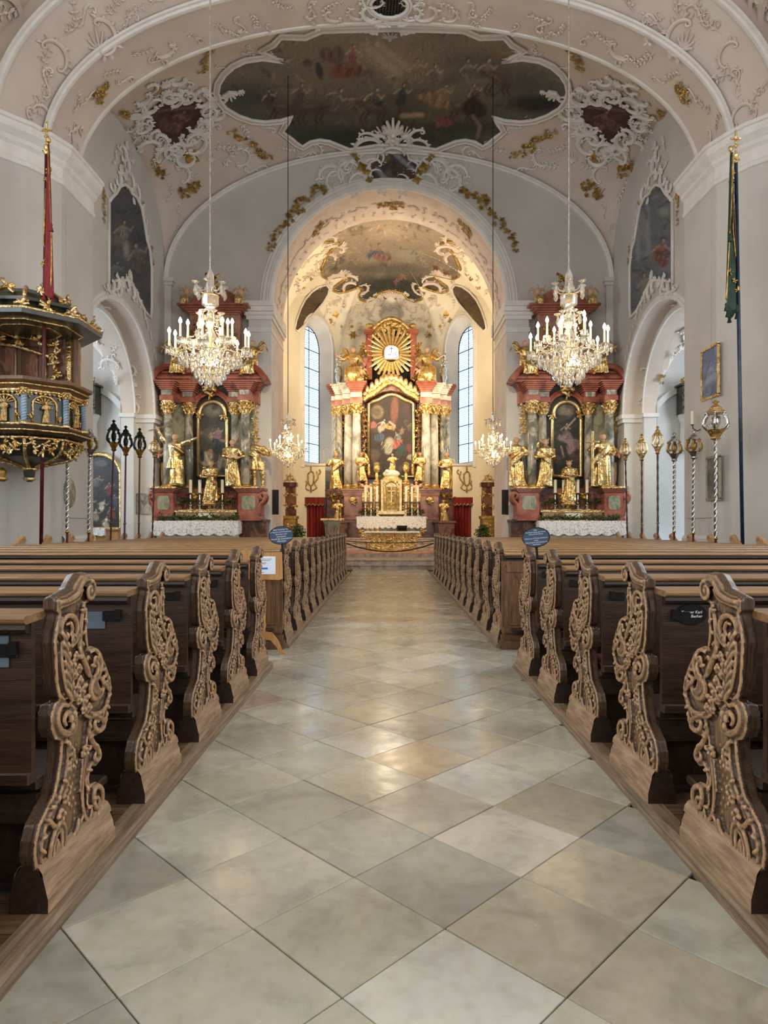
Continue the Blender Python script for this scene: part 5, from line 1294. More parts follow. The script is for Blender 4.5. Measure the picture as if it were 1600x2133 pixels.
        b_ = Vector((wx, wy, wz))+u*.015; mb.tube([b_, b_+u*.012+d*.015, b_+u*.012+d*.028], [.007, .006, .005], 5)
    if wings:
        for sd in (-1, 1):
            for k in range(9):
                t = k/8; mb.tube([(sd*.05, .06, zt-.10), (sd*(.14+.10*t), .10, zt+.10*wings-.06*t), (sd*(.22+.16*t-.05*t*t), .11, zt+.02-.30*t+.12*wings)], [.02, .026, .012], 6, flat=.5)
    if feet and not seated and robe == 'long':
        for sd in (-1, 1): mb.tube([(sd*.045, -.08, .02), (sd*.055, -.14, .015)], [.026, .016], 6)
    if extra: extra(mb)
    me = remeshed(mb, name, [M[m] for m in mats], vox, 1)
    if len(mats) > 1:
        hc = Vector((hx, hy, hz)); c2 = []
        for p in me.polygons:
            c = p.center; f = (c-hc).length < .078 and c.z > zt-.01 and c.y < hc.y+.035 and c.z < hz+.055
            if nude: f = (seated and c.z > .44) or (not seated and (c.z > .56 or c.z < .30))
            if not f:
                for h in hands:
                    if (c-h).length < .05: f = True
            c2.append(1 if f else 0)
        me.polygons.foreach_set('material_index', c2)
    return me
FM = {}
FM['teach'] = figure('figure', seed=2, arms=((.18, -.03, .64, .26, -.12, .70), (-.15, -.06, .64, -.08, -.15, .62)), lean=1)
FM['raise'] = figure('figure', seed=3, arms=((.20, -.02, .84, .30, -.08, .88), (-.19, -.03, .86, -.26, -.08, 1.05)), robe='short', lean=-.6, extra=lambda mb: (mb.tube([(-.40, -.1, 1.02), (.02, -.1, 1.16)], .010, 6), mb.lathe([(.10, .02), (.12, .05), (.11, .3), (.09, .34)], 16, (0, 0, 0))))
FM['book'] = figure('figure', seed=5, arms=((.15, -.08, .62, .04, -.16, .60), (-.17, -.06, .63, -.10, -.17, .58)), lean=.8, extra=lambda mb: mb.box(-.09, .05, -.20, -.15, .56, .66))
FM['brim'] = figure('figure', seed=7, arms=((.17, -.02, .66, .20, -.12, .56), (-.16, -.04, .64, -.06, -.15, .60)), robe='short', lean=-1, hat='brim')
FM['bishop'] = figure('figure', seed=8, arms=((.18, -.05, .64, .25, -.13, .66), (-.16, -.06, .62, -.12, -.16, .66)), lean=.5, hat='mitre', extra=lambda mb: (mb.tube([(.27, -.13, .02), (.27, -.13, .98)], .009, 6), mb.tube([(.27, -.13, .98), (.29, -.13, 1.04), (.25, -.13, 1.08), (.22, -.13, 1.04), (.24, -.13, 1.01)], .010, 6)))
FM['cross'] = figure('figure', seed=9, arms=((.18, -.06, .66, .16, -.16, .70), (-.17, -.05, .63, -.14, -.16, .58)), lean=-.8, extra=lambda mb: (mb.box(.16, .20, -.20, -.16, 0, 1.0), mb.box(.08, .28, -.20, -.17, .78, .82)))
FM['queen'] = figure('figure', seed=11, arms=((.15, -.07, .60, .05, -.15, .66), (-.15, -.07, .60, -.04, -.15, .60)), lean=.9, hat='crown', extra=lambda mb: mb.tube([(-.06, .03, .94), (-.12, .06, .8), (-.16, .06, .5), (-.17, .05, .2)], [.04, .06, .06, .04], 8))
FM['bare'] = figure('figure', seed=12, arms=((.15, .0, .70, .12, -.10, .62), (-.16, .02, .72, -.10, .06, .82)), robe='short', lean=-.9, nude=True, hat='crown')
FM['angel'] = figure('figure', seed=13, arms=((.20, -.04, .56, .30, -.10, .62), (-.18, -.05, .52, -.22, -.14, .44)), seated=True, wings=1)
FM['putto'] = figure('figure', seed=14, arms=((.18, -.04, .64, .24, -.10, .76), (-.17, -.05, .52, -.20, -.12, .46)), seated=True, wings=.4, nude=True, vox=.016)
FM['madonna'] = figure('figure', seed=15, arms=((.14, -.10, .62, .04, -.17, .64), (-.14, -.10, .60, -.05, -.17, .58)), lean=.6, hat='crown', extra=lambda mb: (mb.ball((-.07, -.14, .70), (.045, .045, .07), 10, 8), mb.ball((-.07, -.15, .80), (.035, .035, .04), 10, 8), mb.tube([(-.07, -.15, .66), (.02, -.19, .62)], [.03, .02], 7), mb.lathe([(.14, -.10), (.16, -.06), (.14, -.02), (.12, .01)], 16)))
def statue(key, x, y, z, h, label, name='gilded_statue', rz=0, cat='statue', flip=1, group=None):
    o = link_mesh(name, FM[key]); o.location = (x, y, z); wd_ = 1.22 if key not in ('putto', 'angel') else 1.05; o.scale = (h*flip*wd_, h*wd_, h); o.rotation_euler = (0, 0, rz)
    return tag(o, label, cat, group)
# ================================================================ generic furnishings
def candlestick_proto(h, r, ch, mat='silver'):
    root = empty('candlestick')
    mb = MB(); mb.lathe([(r*1.0, 0), (r*1.05, h*.04), (r*.75, h*.09), (r*.5, h*.14), (r*.28, h*.2), (r*.45, h*.27), (r*.5, h*.32), (r*.22, h*.38), (r*.2, h*.55), (r*.35, h*.6), (r*.2, h*.66), (r*.22, h*.88), (r*.75, h*.95), (r*.8, h), (r*.3, h)], 12); mb.build('stick', M[mat], root, True, .8)
    mb = MB(); mb.lathe([(r*.36, h), (r*.36, h+ch), (r*.1, h+ch+.012)], 10); c = mb.build('candle', M['candle_wax'], root, True, .8)
    mb = MB(); mb.tube([(0, 0, h+ch), (0, 0, h+ch+.03)], .004, 4); mb.build('wick', M['iron'], c)
    return root
def place(proto, used, loc, label, cat, group=None, rz=0, scale=1):
    o = proto if not used[0] else copy_tree(proto); used[0] = True
    o.location = loc; o.rotation_euler = (0, 0, rz); o.scale = (scale,)*3
    for k in ('label', 'category', 'group'):
        if k in o: del o[k]
    return tag(o, label, cat, group)
def flower_proto(mat, seed):
    r = random.Random(seed); root = empty('flower_pot')
    mb = MB(); mb.lathe([(.07, 0), (.10, .14), (.11, .16), (.0, .15)], 12); mb.build('pot', M['marble_brown'], root, True, .7)
    mb = MB()
    for k in range(70):
        a, l = r.uniform(0, 6.28), r.uniform(.08, .2); z = r.uniform(.14, .3); c = Vector((l*math.cos(a), l*math.sin(a), z)); d = Vector((math.cos(a), math.sin(a), r.uniform(-.4, .8)))*.06; s_ = d.orthogonal().normalized()*.025
        mb.add([c-d, c+s_, c+d, c-s_], [(0, 1, 2, 3)])
    mb.build('foliage', M['leaf_green'], root)['kind'] = 'stuff'
    for k in range(6):
        a, l = r.uniform(0, 6.28), r.uniform(.02, .16); c = (l*math.cos(a), l*math.sin(a)-.03, r.uniform(.28, .38)); mb = MB()
        for j in range(7): b_ = 2*PI*j/7; mb.ball((c[0]+.028*math.cos(b_), c[1]+.028*math.sin(b_), c[2]), (.022, .022, .012), 6, 4)
        mb.ball((c[0], c[1], c[2]+.01), .02, 6, 4); mb.build('blossom', M[mat], root)
    return root
def garland(name, x0, x1, y, z, label, n=260, seed=3, hh=.12):
    r = random.Random(seed); mb = MB()
    for k in range(n):
        c = Vector((r.uniform(x0, x1), y+r.uniform(-.10, .08), z+abs(r.gauss(0, .45))*hh)); d = Vector((r.uniform(-1, 1), r.uniform(-1, .5), r.uniform(-.5, 1))).normalized()*.075; s_ = d.orthogonal().normalized()*.03
        mb.add([c-d, c+s_, c+d, c-s_], [(0, 1, 2, 3)])
    return tag(mb.build(name, M['leaf_green']), label, 'garland', kind='stuff')
def lace_cloth(name, x0, x1, yf, yb, z, drop, label, scall=7, fringe=True):
    root = empty(name, ((x0+x1)/2, yf, z), 0, label, 'cloth'); w_ = (x1-x0)/2; d = yb-yf
    mb = MB(); mb.box(-w_, w_, -.02, d, 0, .012); mb.build('cloth_top', M['cloth_white'], root)
    mb = MB(); n = scall*12; N = 6
    edge = lambda t: drop*(.86+.14*abs(math.sin(t*scall*PI)))
    for j in range(N+1):
        for i in range(n+1):
            t = i/n; mb.v.append((-w_+2*w_*t, -.02-.018*(1+math.sin(t*scall*2*PI*1.5))*(j/N), .012-edge(t)*j/N))
    for j in range(N):
        for i in range(n): mb.f.append((j*(n+1)+i, j*(n+1)+i+1, (j+1)*(n+1)+i+1, (j+1)*(n+1)+i)); mb.m.append(0)
    mb.build('cloth_front', M['cloth_lace'], root, True)
    for sd in (-1, 1):
        mb = MB(); mb.quad((sd*w_, -.02, 0), (sd*w_, d, 0), (sd*w_, d, -drop*.8), (sd*w_, -.02, -drop*.9)); mb.build('cloth_side', M['cloth_lace'], root)
    return root
m, nt, b = nmat('cloth_lace'); v = coords(nt); b.inputs['Roughness'].default_value = .9
vo = nt.nodes.new('ShaderNodeTexVoronoi'); vo.inputs['Scale'].default_value = 18; nt.links.new(v, vo.inputs['Vector'])
sx_ = nt.nodes.new('ShaderNodeSeparateXYZ'); nt.links.new(v, sx_.inputs[0])
c1_ = ramp(nt, [(.3, srgb('f7f5f2')), (.55, srgb('ebe8e4')), (.8, srgb('bdb8b2'))], vo.outputs['Distance'])
nt.links.new(c1_, b.inputs['Base Color'])
# ================================================================ ALTARS
def capital(mb, x, y, z, r, h):
    mb.lathe([(r*.95, 0), (r*1.05, h*.08), (r*.9, h*.1), (r*1.0, h*.4), (r*1.25, h*.8), (r*1.5, h*.92), (r*1.5, h), (0, h)], 12, (x, y, z))
    for row, (zz_, rr, n) in enumerate(((.12, 1.1, 8), (.40, 1.2, 8))):
        for k in range(n):
            a = 2*PI*(k+.5*row)/n; c, s_ = math.cos(a), math.sin(a)
            mb.tube([(x+r*rr*.85*c, y+r*rr*.85*s_, z+h*zz_), (x+r*rr*1.12*c, y+r*rr*1.12*s_, z+h*(zz_+.25)), (x+r*rr*1.5*c, y+r*rr*1.5*s_, z+h*(zz_+.32)), (x+r*rr*1.45*c, y+r*rr*1.45*s_, z+h*(zz_+.22))], [r*.22, r*.26, r*.18, r*.10], 5)
    for k in range(4):
        a = PI/4+k*PI/2; c, s_ = math.cos(a), math.sin(a); mb.ball((x+r*1.5*c, y+r*1.5*s_, z+h*.86), r*.3, 6, 5)
def gold_scrolls(mb, pts, s_, seed=0):              # free-standing gilded leafwork around given (x,y,z) points
    r = random.Random(seed)
    for (x, y, z) in pts:
        for k in range(7):
            a = r.uniform(0, 6.28); l = s_*r.uniform(.5, 1.1); c, q = math.cos(a), math.sin(a)
            mb.tube([(x, y, z), (x+l*.5*c, y-.3*l, z+l*.5*q), (x+l*c, y-.2*l, z+l*q), (x+l*.9*c-l*.25*q, y-.3*l, z+l*.9*q+l*.25*c)], [s_*.16, s_*.2, s_*.14, s_*.06], 5)
def cornice_block(mb, x0, x1, y0, y1, z0, z1, flare, n=4, mi=0):
    for i in range(n):
        t0 = i/n; e = flare*((i+1)/n)**1.3; mb.cbox(x0-e, x1+e, y0-e, y1, z0+(z1-z0)*t0, z0+(z1-z0)*(i+1)/n, .012, mi)
def side_altar(s):
    Y0 = 24.5; k = Y0/F; cx0 = 446.0
    side = 'left' if s < 0 else 'right'
    base = Vector((s*(CX-cx0)*k*1.012, 24.4, .32))
    lx = lambda px: -s*(px-cx0)*k                   # local x; the right-hand altar is mirrored
    lz = lambda py: EYE+(HY-py)*k-base.z
    root = empty('side_altar', base, 0, '%s side altar of red marble with twisted grey columns and gilded capitals' % side, 'altar', 'side altars'); root['label'] = '%s side altar of red and grey marble beside the chancel arch' % side
    def X2(a, b_): return sorted((lx(a), lx(b_)))
    def part(name, mat, fn, par=root, sm=False, sh=None):
        mb = MB(); fn(mb); return mb.build(name, M[mat] if isinstance(mat, str) else [M[m] for m in mat], par, sm, sh)
    part('footing', 'marble_brown', lambda mb: (mb.cbox(*X2(335, 563), -.35, .55, 0, lz(1085), .02), mb.cbox(*X2(333, 566), -.42, .55, lz(1087), lz(1082), .01), mb.box(*X2(345, 540), -.35, .5, lz(1085), lz(1020))))
    part('mensa', 'plaster_cream', lambda mb: (mb.cbox(*X2(352, 508), -1.0, -.1, 0, lz(1092), .02), mb.cbox(*X2(345, 516), -1.08, -.1, lz(1092), lz(1086), .01)))
    # pedestals
    for (a, b_, f) in ((342, 380, -.75), (511, 553, -.75)):
        x0, x1 = X2(a, b_)
        def pd(mb):
            mb.cbox(x0-.05, x1+.05, f-.05, .3, lz(1085), lz(1079), .02); mb.cbox(x0-.02, x1+.02, f-.02, .3, lz(1079), lz(1073), .02)
            mb.cbox(x0, x1, f, .3, lz(1073), lz(1028), .03); cornice_block(mb, x0, x1, f, .3, lz(1028), lz(1020), .10, 3)
        ped = part('pedestal', 'marble_red', pd)
        part('inlay', 'marble_green', lambda mb: mb.prism([(x0+.17, lz(1063)), (x1-.17, lz(1063)), (x1-.12, lz(1058)), (x1-.12, lz(1040)), (x1-.17, lz(1035)), (x0+.17, lz(1035)), (x0+.12, lz(1040)), (x0+.12, lz(1058))], f-.02, f+.01, 'y'), ped)
        outx = lx(342 if a < 400 else 553); sg = 1 if outx > 0 else -1
        def vol(mb):
            pth = [(outx, lz(1075)), (outx+sg*.02, lz(1062)), (outx+sg*.05, lz(1052)), (outx+sg*.16, lz(1045)), (outx+sg*.20, lz(1036)), (outx+sg*.12, lz(1029)), (outx+sg*.03, lz(1033)), (outx+sg*.06, lz(1041)), (outx+sg*.12, lz(1038))]
            q = smoothpath([Vector((p_[0], 0, p_[1])) for p_ in pth], 4)
            for yy in (f+.05, f+.2, f+.35, f+.5): mb.tube([(v_.x, yy, v_.z) for v_ in q], .07, 6)
        part('volute', 'marble_red', vol, ped, True)
        part('gold_ledge', 'gold', lambda mb: mb.cbox(x0-.14, x1+.14, f-.14, .3, lz(1020), lz(1016), .02), ped)
    part('predella_wall', 'marble_brown', lambda mb: (mb.box(*X2(380, 511), -.2, .4, lz(1085), lz(1022)), mb.cbox(*X2(378, 513), -.3, .4, lz(1024), lz(1018), .01)))
    part('back_wall', 'dark_wood_green', lambda mb: mb.box(*X2(372, 522), .15, .55, lz(1022), lz(800)))
    def pg(mb):
        for a in (386, 503): gold_scrolls(mb, [(lx(a), -.25, lz(1030)), (lx(a+4), -.25, lz(1042)), (lx(a-3), -.25, lz(1055))], .22, a)
    part('gilded_leafwork', 'gold_dark', pg)
    # columns
    for (c, f, w_) in ((366, -.50, .165), (402, -.12, .15), (497, -.12, .15), (523, -.50, .165)):
        x = lx(c)
        col = part('column', 'marble_grey', lambda mb: mb.lathe([(w_, lz(1012)), (w_*1.02, lz(960)), (w_*.88, lz(868))], 20, (x, f, 0)), root, True)
        part('column_base', 'gold', lambda mb: mb.lathe([(w_*1.45, lz(1018)), (w_*1.5, lz(1016)), (w_*1.15, lz(1014.5)), (w_*1.25, lz(1013)), (w_*1.0, lz(1011))], 20, (x, f, 0)), col, True, .6)
        part('capital', 'gold', lambda mb: capital(mb, x, f, lz(868), w_*.95, lz(842)-lz(868)), col, True, .7)
        part('entablature_block', 'marble_red', lambda mb: (mb.cbox(x-.24, x+.24, f-.22, .4, lz(842), lz(832), .01), mb.box(x-.2, x+.2, f-.2, .4, lz(832), lz(820)), cornice_block(mb, x-.22, x+.22, f-.22, .4, lz(820), lz(803), .20, 5)))
        part('frieze_inlay', 'marble_grey', lambda mb: mb.box(x-.16, x+.16, f-.215, f-.19, lz(831), lz(821)))
    for a, b_ in ((350, 412), (486, 545)):
        part('pilaster', 'marble_green', lambda mb: mb.box(*X2(a+12, b_-14), .02, .3, lz(1018), lz(842)))
        part('entablature', 'marble_red', lambda mb: (mb.box(*X2(a, b_), -.05, .4, lz(842), lz(815)), cornice_block(mb, *X2(a, b_), -.10, .4, lz(815), lz(802), .14, 4)))
    for a in (538, 358):
        part('gilded_hanging', 'gold', lambda mb: gold_scrolls(mb, [(lx(a if a > 400 else 349), -.1, lz(y_)) for y_ in range(846, 905, 7)], .13, a))
    # picture with arched top
    pc = [(421, 992), (421, 872), (424, 868), (424, 862)]+[(447-23*math.cos(PI*i/16), 860-23*math.sin(PI*i/16)) for i in range(17)]+[(470, 862), (470, 868), (473, 872), (473, 992)]
    pc = [((x-447)*1.16+447.5, y) for x, y in pc]
    def pos(px, py): return Vector((-s*0+((px-cx0)*k), .12, lz(py)))
    def pl_(p):
        if s < 0:
            p.C[:] = hexl('4a463c'); p.clouds(20, ['6a6454', '3a3830', '7e7662', '55503f'], 12, .7)
            p.blob(447, 855, 22, 16, 0, '8a816c', .8, .5); p.blob(452, 848, 8, 7, 0, '3f3a30', .8); p.blob(447, 905, 22, 22, 0, '857a64', .6, .8)
            p.fig(458, 900, 34, '9a6a74', 0, 'a87884', skin='c9a684'); p.fig(444, 905, 22, 'b09678', -.2, skin='d0b090'); p.drape(457, 920, 20, 12, .2, '39445a'); p.blob(468, 918, 8, 4, .2, 'a07858')
            p.drape(463, 932, 16, 20, .3, '34393f'); p.drape(437, 955, 18, 22, -.3, 'b8a888', n=6); p.blob(425, 950, 6, 16, 0, '14120f', .95); p.drape(470, 960, 14, 26, .2, '9a937c'); p.blob(442, 940, 6, 6, 0, 'b08a68'); p.fig(455, 968, 34, '57584e', .3)
        else:
            p.C[:] = hexl('2b2a28'); p.clouds(18, ['3c3a36', '1c1b1a', '4a4640', '33322e'], 12, .7)
            p.blob(447, 856, 20, 18, 0, '8e826a', .9, .6); p.blob(455, 846, 10, 6, 0, '55504a', .9); p.blob(437, 872, 18, 8, -.3, '3a3a34', .9); p.blob(470, 868, 10, 6, .4, '37342c', .9)
            p.fig(447, 893, 40, '6b5a50', .1, skin='c0a080'); p.drape(450, 912, 24, 12, .2, '8b6b74'); p.drape(458, 928, 12, 20, -.35, '94747c'); p.blob(430, 885, 12, 5, .5, '34332f', .9); p.blob(465, 885, 12, 5, -.5, '34332f', .9); p.line([(447, 893), (466, 872)], 2, 'b8987a')
            p.drape(470, 925, 10, 14, -.6, '7b6068'); p.line([(437, 930), (442, 950)], 2, 'a88a70'); p.fig(432, 955, 30, '5a3c2c', 1.3, skin='7a5540'); p.fig(462, 952, 30, '54382a', -1.2, skin='7a5540'); p.blob(447, 978, 26, 10, 0, '1c1512', .8)
        p.speck(.12)
    pic = picture('altar_painting', pc, pos, 1.1, pl_, root)
    framep('picture_frame', pc, lambda px, py: pos(px, py)+Vector((0, -.04, 0)), .075, 'gold_bright', root)
    part('frame_ears', 'gold', lambda mb: gold_scrolls(mb, [(lx(419), .02, lz(866)), (lx(474), .02, lz(866)), (lx(446), -.1, lz(824))], .2, 3))['kind'] = 'stuff'
    def redarch(mb):
        path = []
        for i in range(25):
            a = PI*i/24; d = Vector((math.cos(a), 0, math.sin(a))); path.append((Vector((lx(447), .1, lz(858)))+d*.60, d, Vector((0, -1, 0))))
        mb.sweep(path, [(0, 0), (0, .12), (.06, .14), (.10, .10), (.16, .16), (.20, .10), (.22, .0)])
    part('arch_moulding', 'marble_red', redarch, root, True, .5)
    part('keystone_ornament', 'gold', lambda mb: (gold_scrolls(mb, [(lx(447), -.2, lz(y_)) for y_ in (790, 800, 810)], .3, 8), mb.ball((lx(447), -.2, lz(805)), (.2, .12, .22), 8, 6)))
    # pediment scrolls and attic
    for (a, b_) in ((340, 408), (486, 556)):
        x0, x1 = X2(a, b_); inner = x0 if abs(x0) < abs(x1) else x1; outer = x1 if inner == x0 else x0; sg = 1 if outer > 0 else -1
        def ped(mb):
            for j in range(6):
                z0 = lz(802)+j*.10; e = .05*j; mb.cbox(min(inner, outer-sg*.1*j*.6)-.02, max(inner, outer-sg*.10*j*.6)+.02, -.45+.03*j-.1*(j % 2), .4, z0, z0+.10, .012)
            q = smoothpath([Vector((outer+sg*.12, 0, lz(800))), Vector((outer-sg*.02, 0, lz(785))), Vector((outer-sg*.2, 0, lz(776))), Vector((outer-sg*.45, 0, lz(772))), Vector((inner+sg*.1, 0, lz(776))), Vector((inner+sg*.0, 0, lz(786)))], 4)
            for yy in (-.55, -.35, -.15, .05, .25): mb.tube([(v_.x, yy, v_.z) for v_ in q], .11, 6)
        part('broken_pediment', 'marble_red', ped, root, True, .6)
    part('attic', 'marble_pink', lambda mb: (mb.cbox(*X2(402, 506), -.1, .45, lz(802), lz(655), .03), mb.box(*X2(412, 496), -.16, .4, lz(770), lz(668))))
    def at(mb):
        x0, x1 = X2(405, 503)
        for j in range(5): e = .42*((j+1)/5)**1.5; mb.cbox(x0-e, x1+e, -.15-e*.6, .45, lz(660)+.07*j, lz(660)+.07*(j+1), .012)
        mb.prism([(x0-.1, lz(640)), (x0+.1, lz(618)), (x0+.5, lz(604)), (lx(454), lz(598)), (x1-.5, lz(604)), (x1-.1, lz(618)), (x1+.1, lz(640))], -.05, .4, 'y')
    part('attic_cornice', 'marble_red', at)
    part('attic_ornament', 'gold_dark', lambda mb: gold_scrolls(mb, [(lx(454), -.25, lz(y_)) for y_ in (610, 640, 680, 720)]+[(lx(420), -.2, lz(700)), (lx(488), -.2, lz(700)), (lx(454), -.2, lz(588))], .3, 9))['kind'] = 'stuff'
    part('tabernacle_shelf', 'gold', lambda mb: (mb.cbox(*X2(377, 508), -.65, -.1, lz(1068), lz(1063), .01), mb.box(*X2(382, 503), -.58, -.1, lz(1085), lz(1068))))
    part('shelf_panel', 'marble_pink', lambda mb: (mb.box(*X2(386, 421), -.60, -.57, lz(1081), lz(1071)), mb.box(*X2(461, 499), -.60, -.57, lz(1081), lz(1071))))
    part('white_tablet', 'white_stone', lambda mb: mb.cbox(*X2(428, 456), -.62, -.57, lz(1081), lz(1069), .01))
    # things standing on it
    lace_cloth('altar_cloth', base.x+min(X2(344, 517)), base.x+max(X2(344, 517)), base.y-1.09, base.y-.6, base.z+lz(1086)+.002, .52, 'white lace altar cloth with scalloped hem on the %s side altar' % side, 7)
    garland('evergreen_garland', base.x+X2(352, 514)[0], base.x+X2(352, 514)[1], base.y-.85, base.z+lz(1085)+.04, 'evergreen garland lying along the %s side altar table' % side, 420, 4, .16)
    wx = lambda px: base.x+lx(px)
    wz = lambda py: base.z+lz(py)
    pos4 = ['outer', 'second', 'third', 'inner'] if s < 0 else ['outer', 'second', 'third', 'inner']
    for i, px in enumerate((410, 429, 458, 475)):
        place(CAN1, U1, (wx(px), base.y-.42, wz(1063)), 'silver candlestick on the %s side altar, %s' % (side, ['farthest from the chancel', 'wall side of the centre figure', 'chancel side of the centre figure', 'closest to the chancel'][i]), 'candlestick', 'candlesticks of the side altars')
    for i, (px, kind) in enumerate(((396, 'r'), (418, 'y'), (464, 'y'), (489, 'r'))):
        pr, us = (FR, UR) if kind == 'r' else (FY, UY)
        place(pr, us, (wx(px), base.y-.28, wz(1063)), '%s flowers in a pot on the %s side altar, %s the candles' % ('red' if kind == 'r' else 'yellow', side, ['outside, wall side of', 'behind, wall side of', 'behind, chancel side of', 'outside, chancel side of'][i]), 'flowers', 'potted flowers', scale=1.45)
    figs = ((344, 'crown1', 'queen' if s > 0 else 'bare', 102), (384, '', 'raise' if s < 0 else 'cross', 112), (501, '', 'book' if s < 0 else 'queen', 100), (546, '', 'brim' if s < 0 else 'teach', 106))
    where = ['on the outer wall side', 'between the columns on the wall side', 'between the columns on the chancel side', 'at the chancel end']
    for i, (px, _, key, hpx) in enumerate(figs):
        if s > 0 and i == 0: key = 'bare'
        statue(key, wx(px if px != 546 else 548)*(.962 if i == 0 else 1), base.y+(-.35 if i in (0, 3) else -.52), wz(1016), hpx*k*.98, 'gilded standing saint %s of the %s side altar' % (where[i], side), flip=-s if i % 2 else s)
    statue('madonna', wx(450), base.y-.45, wz(1046), 84*k, 'small gilded statue with painted face in the middle of the %s side altar' % side)
    for i, (px, py, sz) in enumerate(((352, 776, 82), (534, 778, 82))):
        statue('angel', wx(px)*(.935 if i == 0 else 1), base.y-.3, wz(py)-.20*sz*k, sz*k*1.15, 'gilded winged angel seated on the %s pediment of the %s side altar' % (['outer', 'inner'][i], side), 'gilded_angel', rz=(-.3 if i else .3)*-s, flip=-s if i else s)
    for i, (px, py) in enumerate(((398, 634), (508, 634))):
        statue('putto', wx(px), base.y-.2, wz(py)-.2, 46*k*1.2, 'small winged cherub on the %s corner of the %s side altar top' % (['outer', 'inner'][i], side), 'cherub', flip=1 if i else -1)
    mb = MB(); mb.lathe([(.12, 0), (.14, .03), (.06, .08), (.05, .12), (.14, .2), (.10, .26), (.05, .30)], 12); o = mb.build('gilded_stand', M['gold'], None, True, .7); o.location = (wx(450), base.y-.45, wz(1063)); tag(o, 'gilded foot under the centre statue of the %s side altar' % side, 'stand')
    return root
CAN1 = candlestick_proto(.60, .16, .46); U1 = [False]; FR = flower_proto('petal_red', 1); UR = [False]; FY = flower_proto('petal_yellow', 2); UY = [False]
side_altar(-1); side_altar(1)
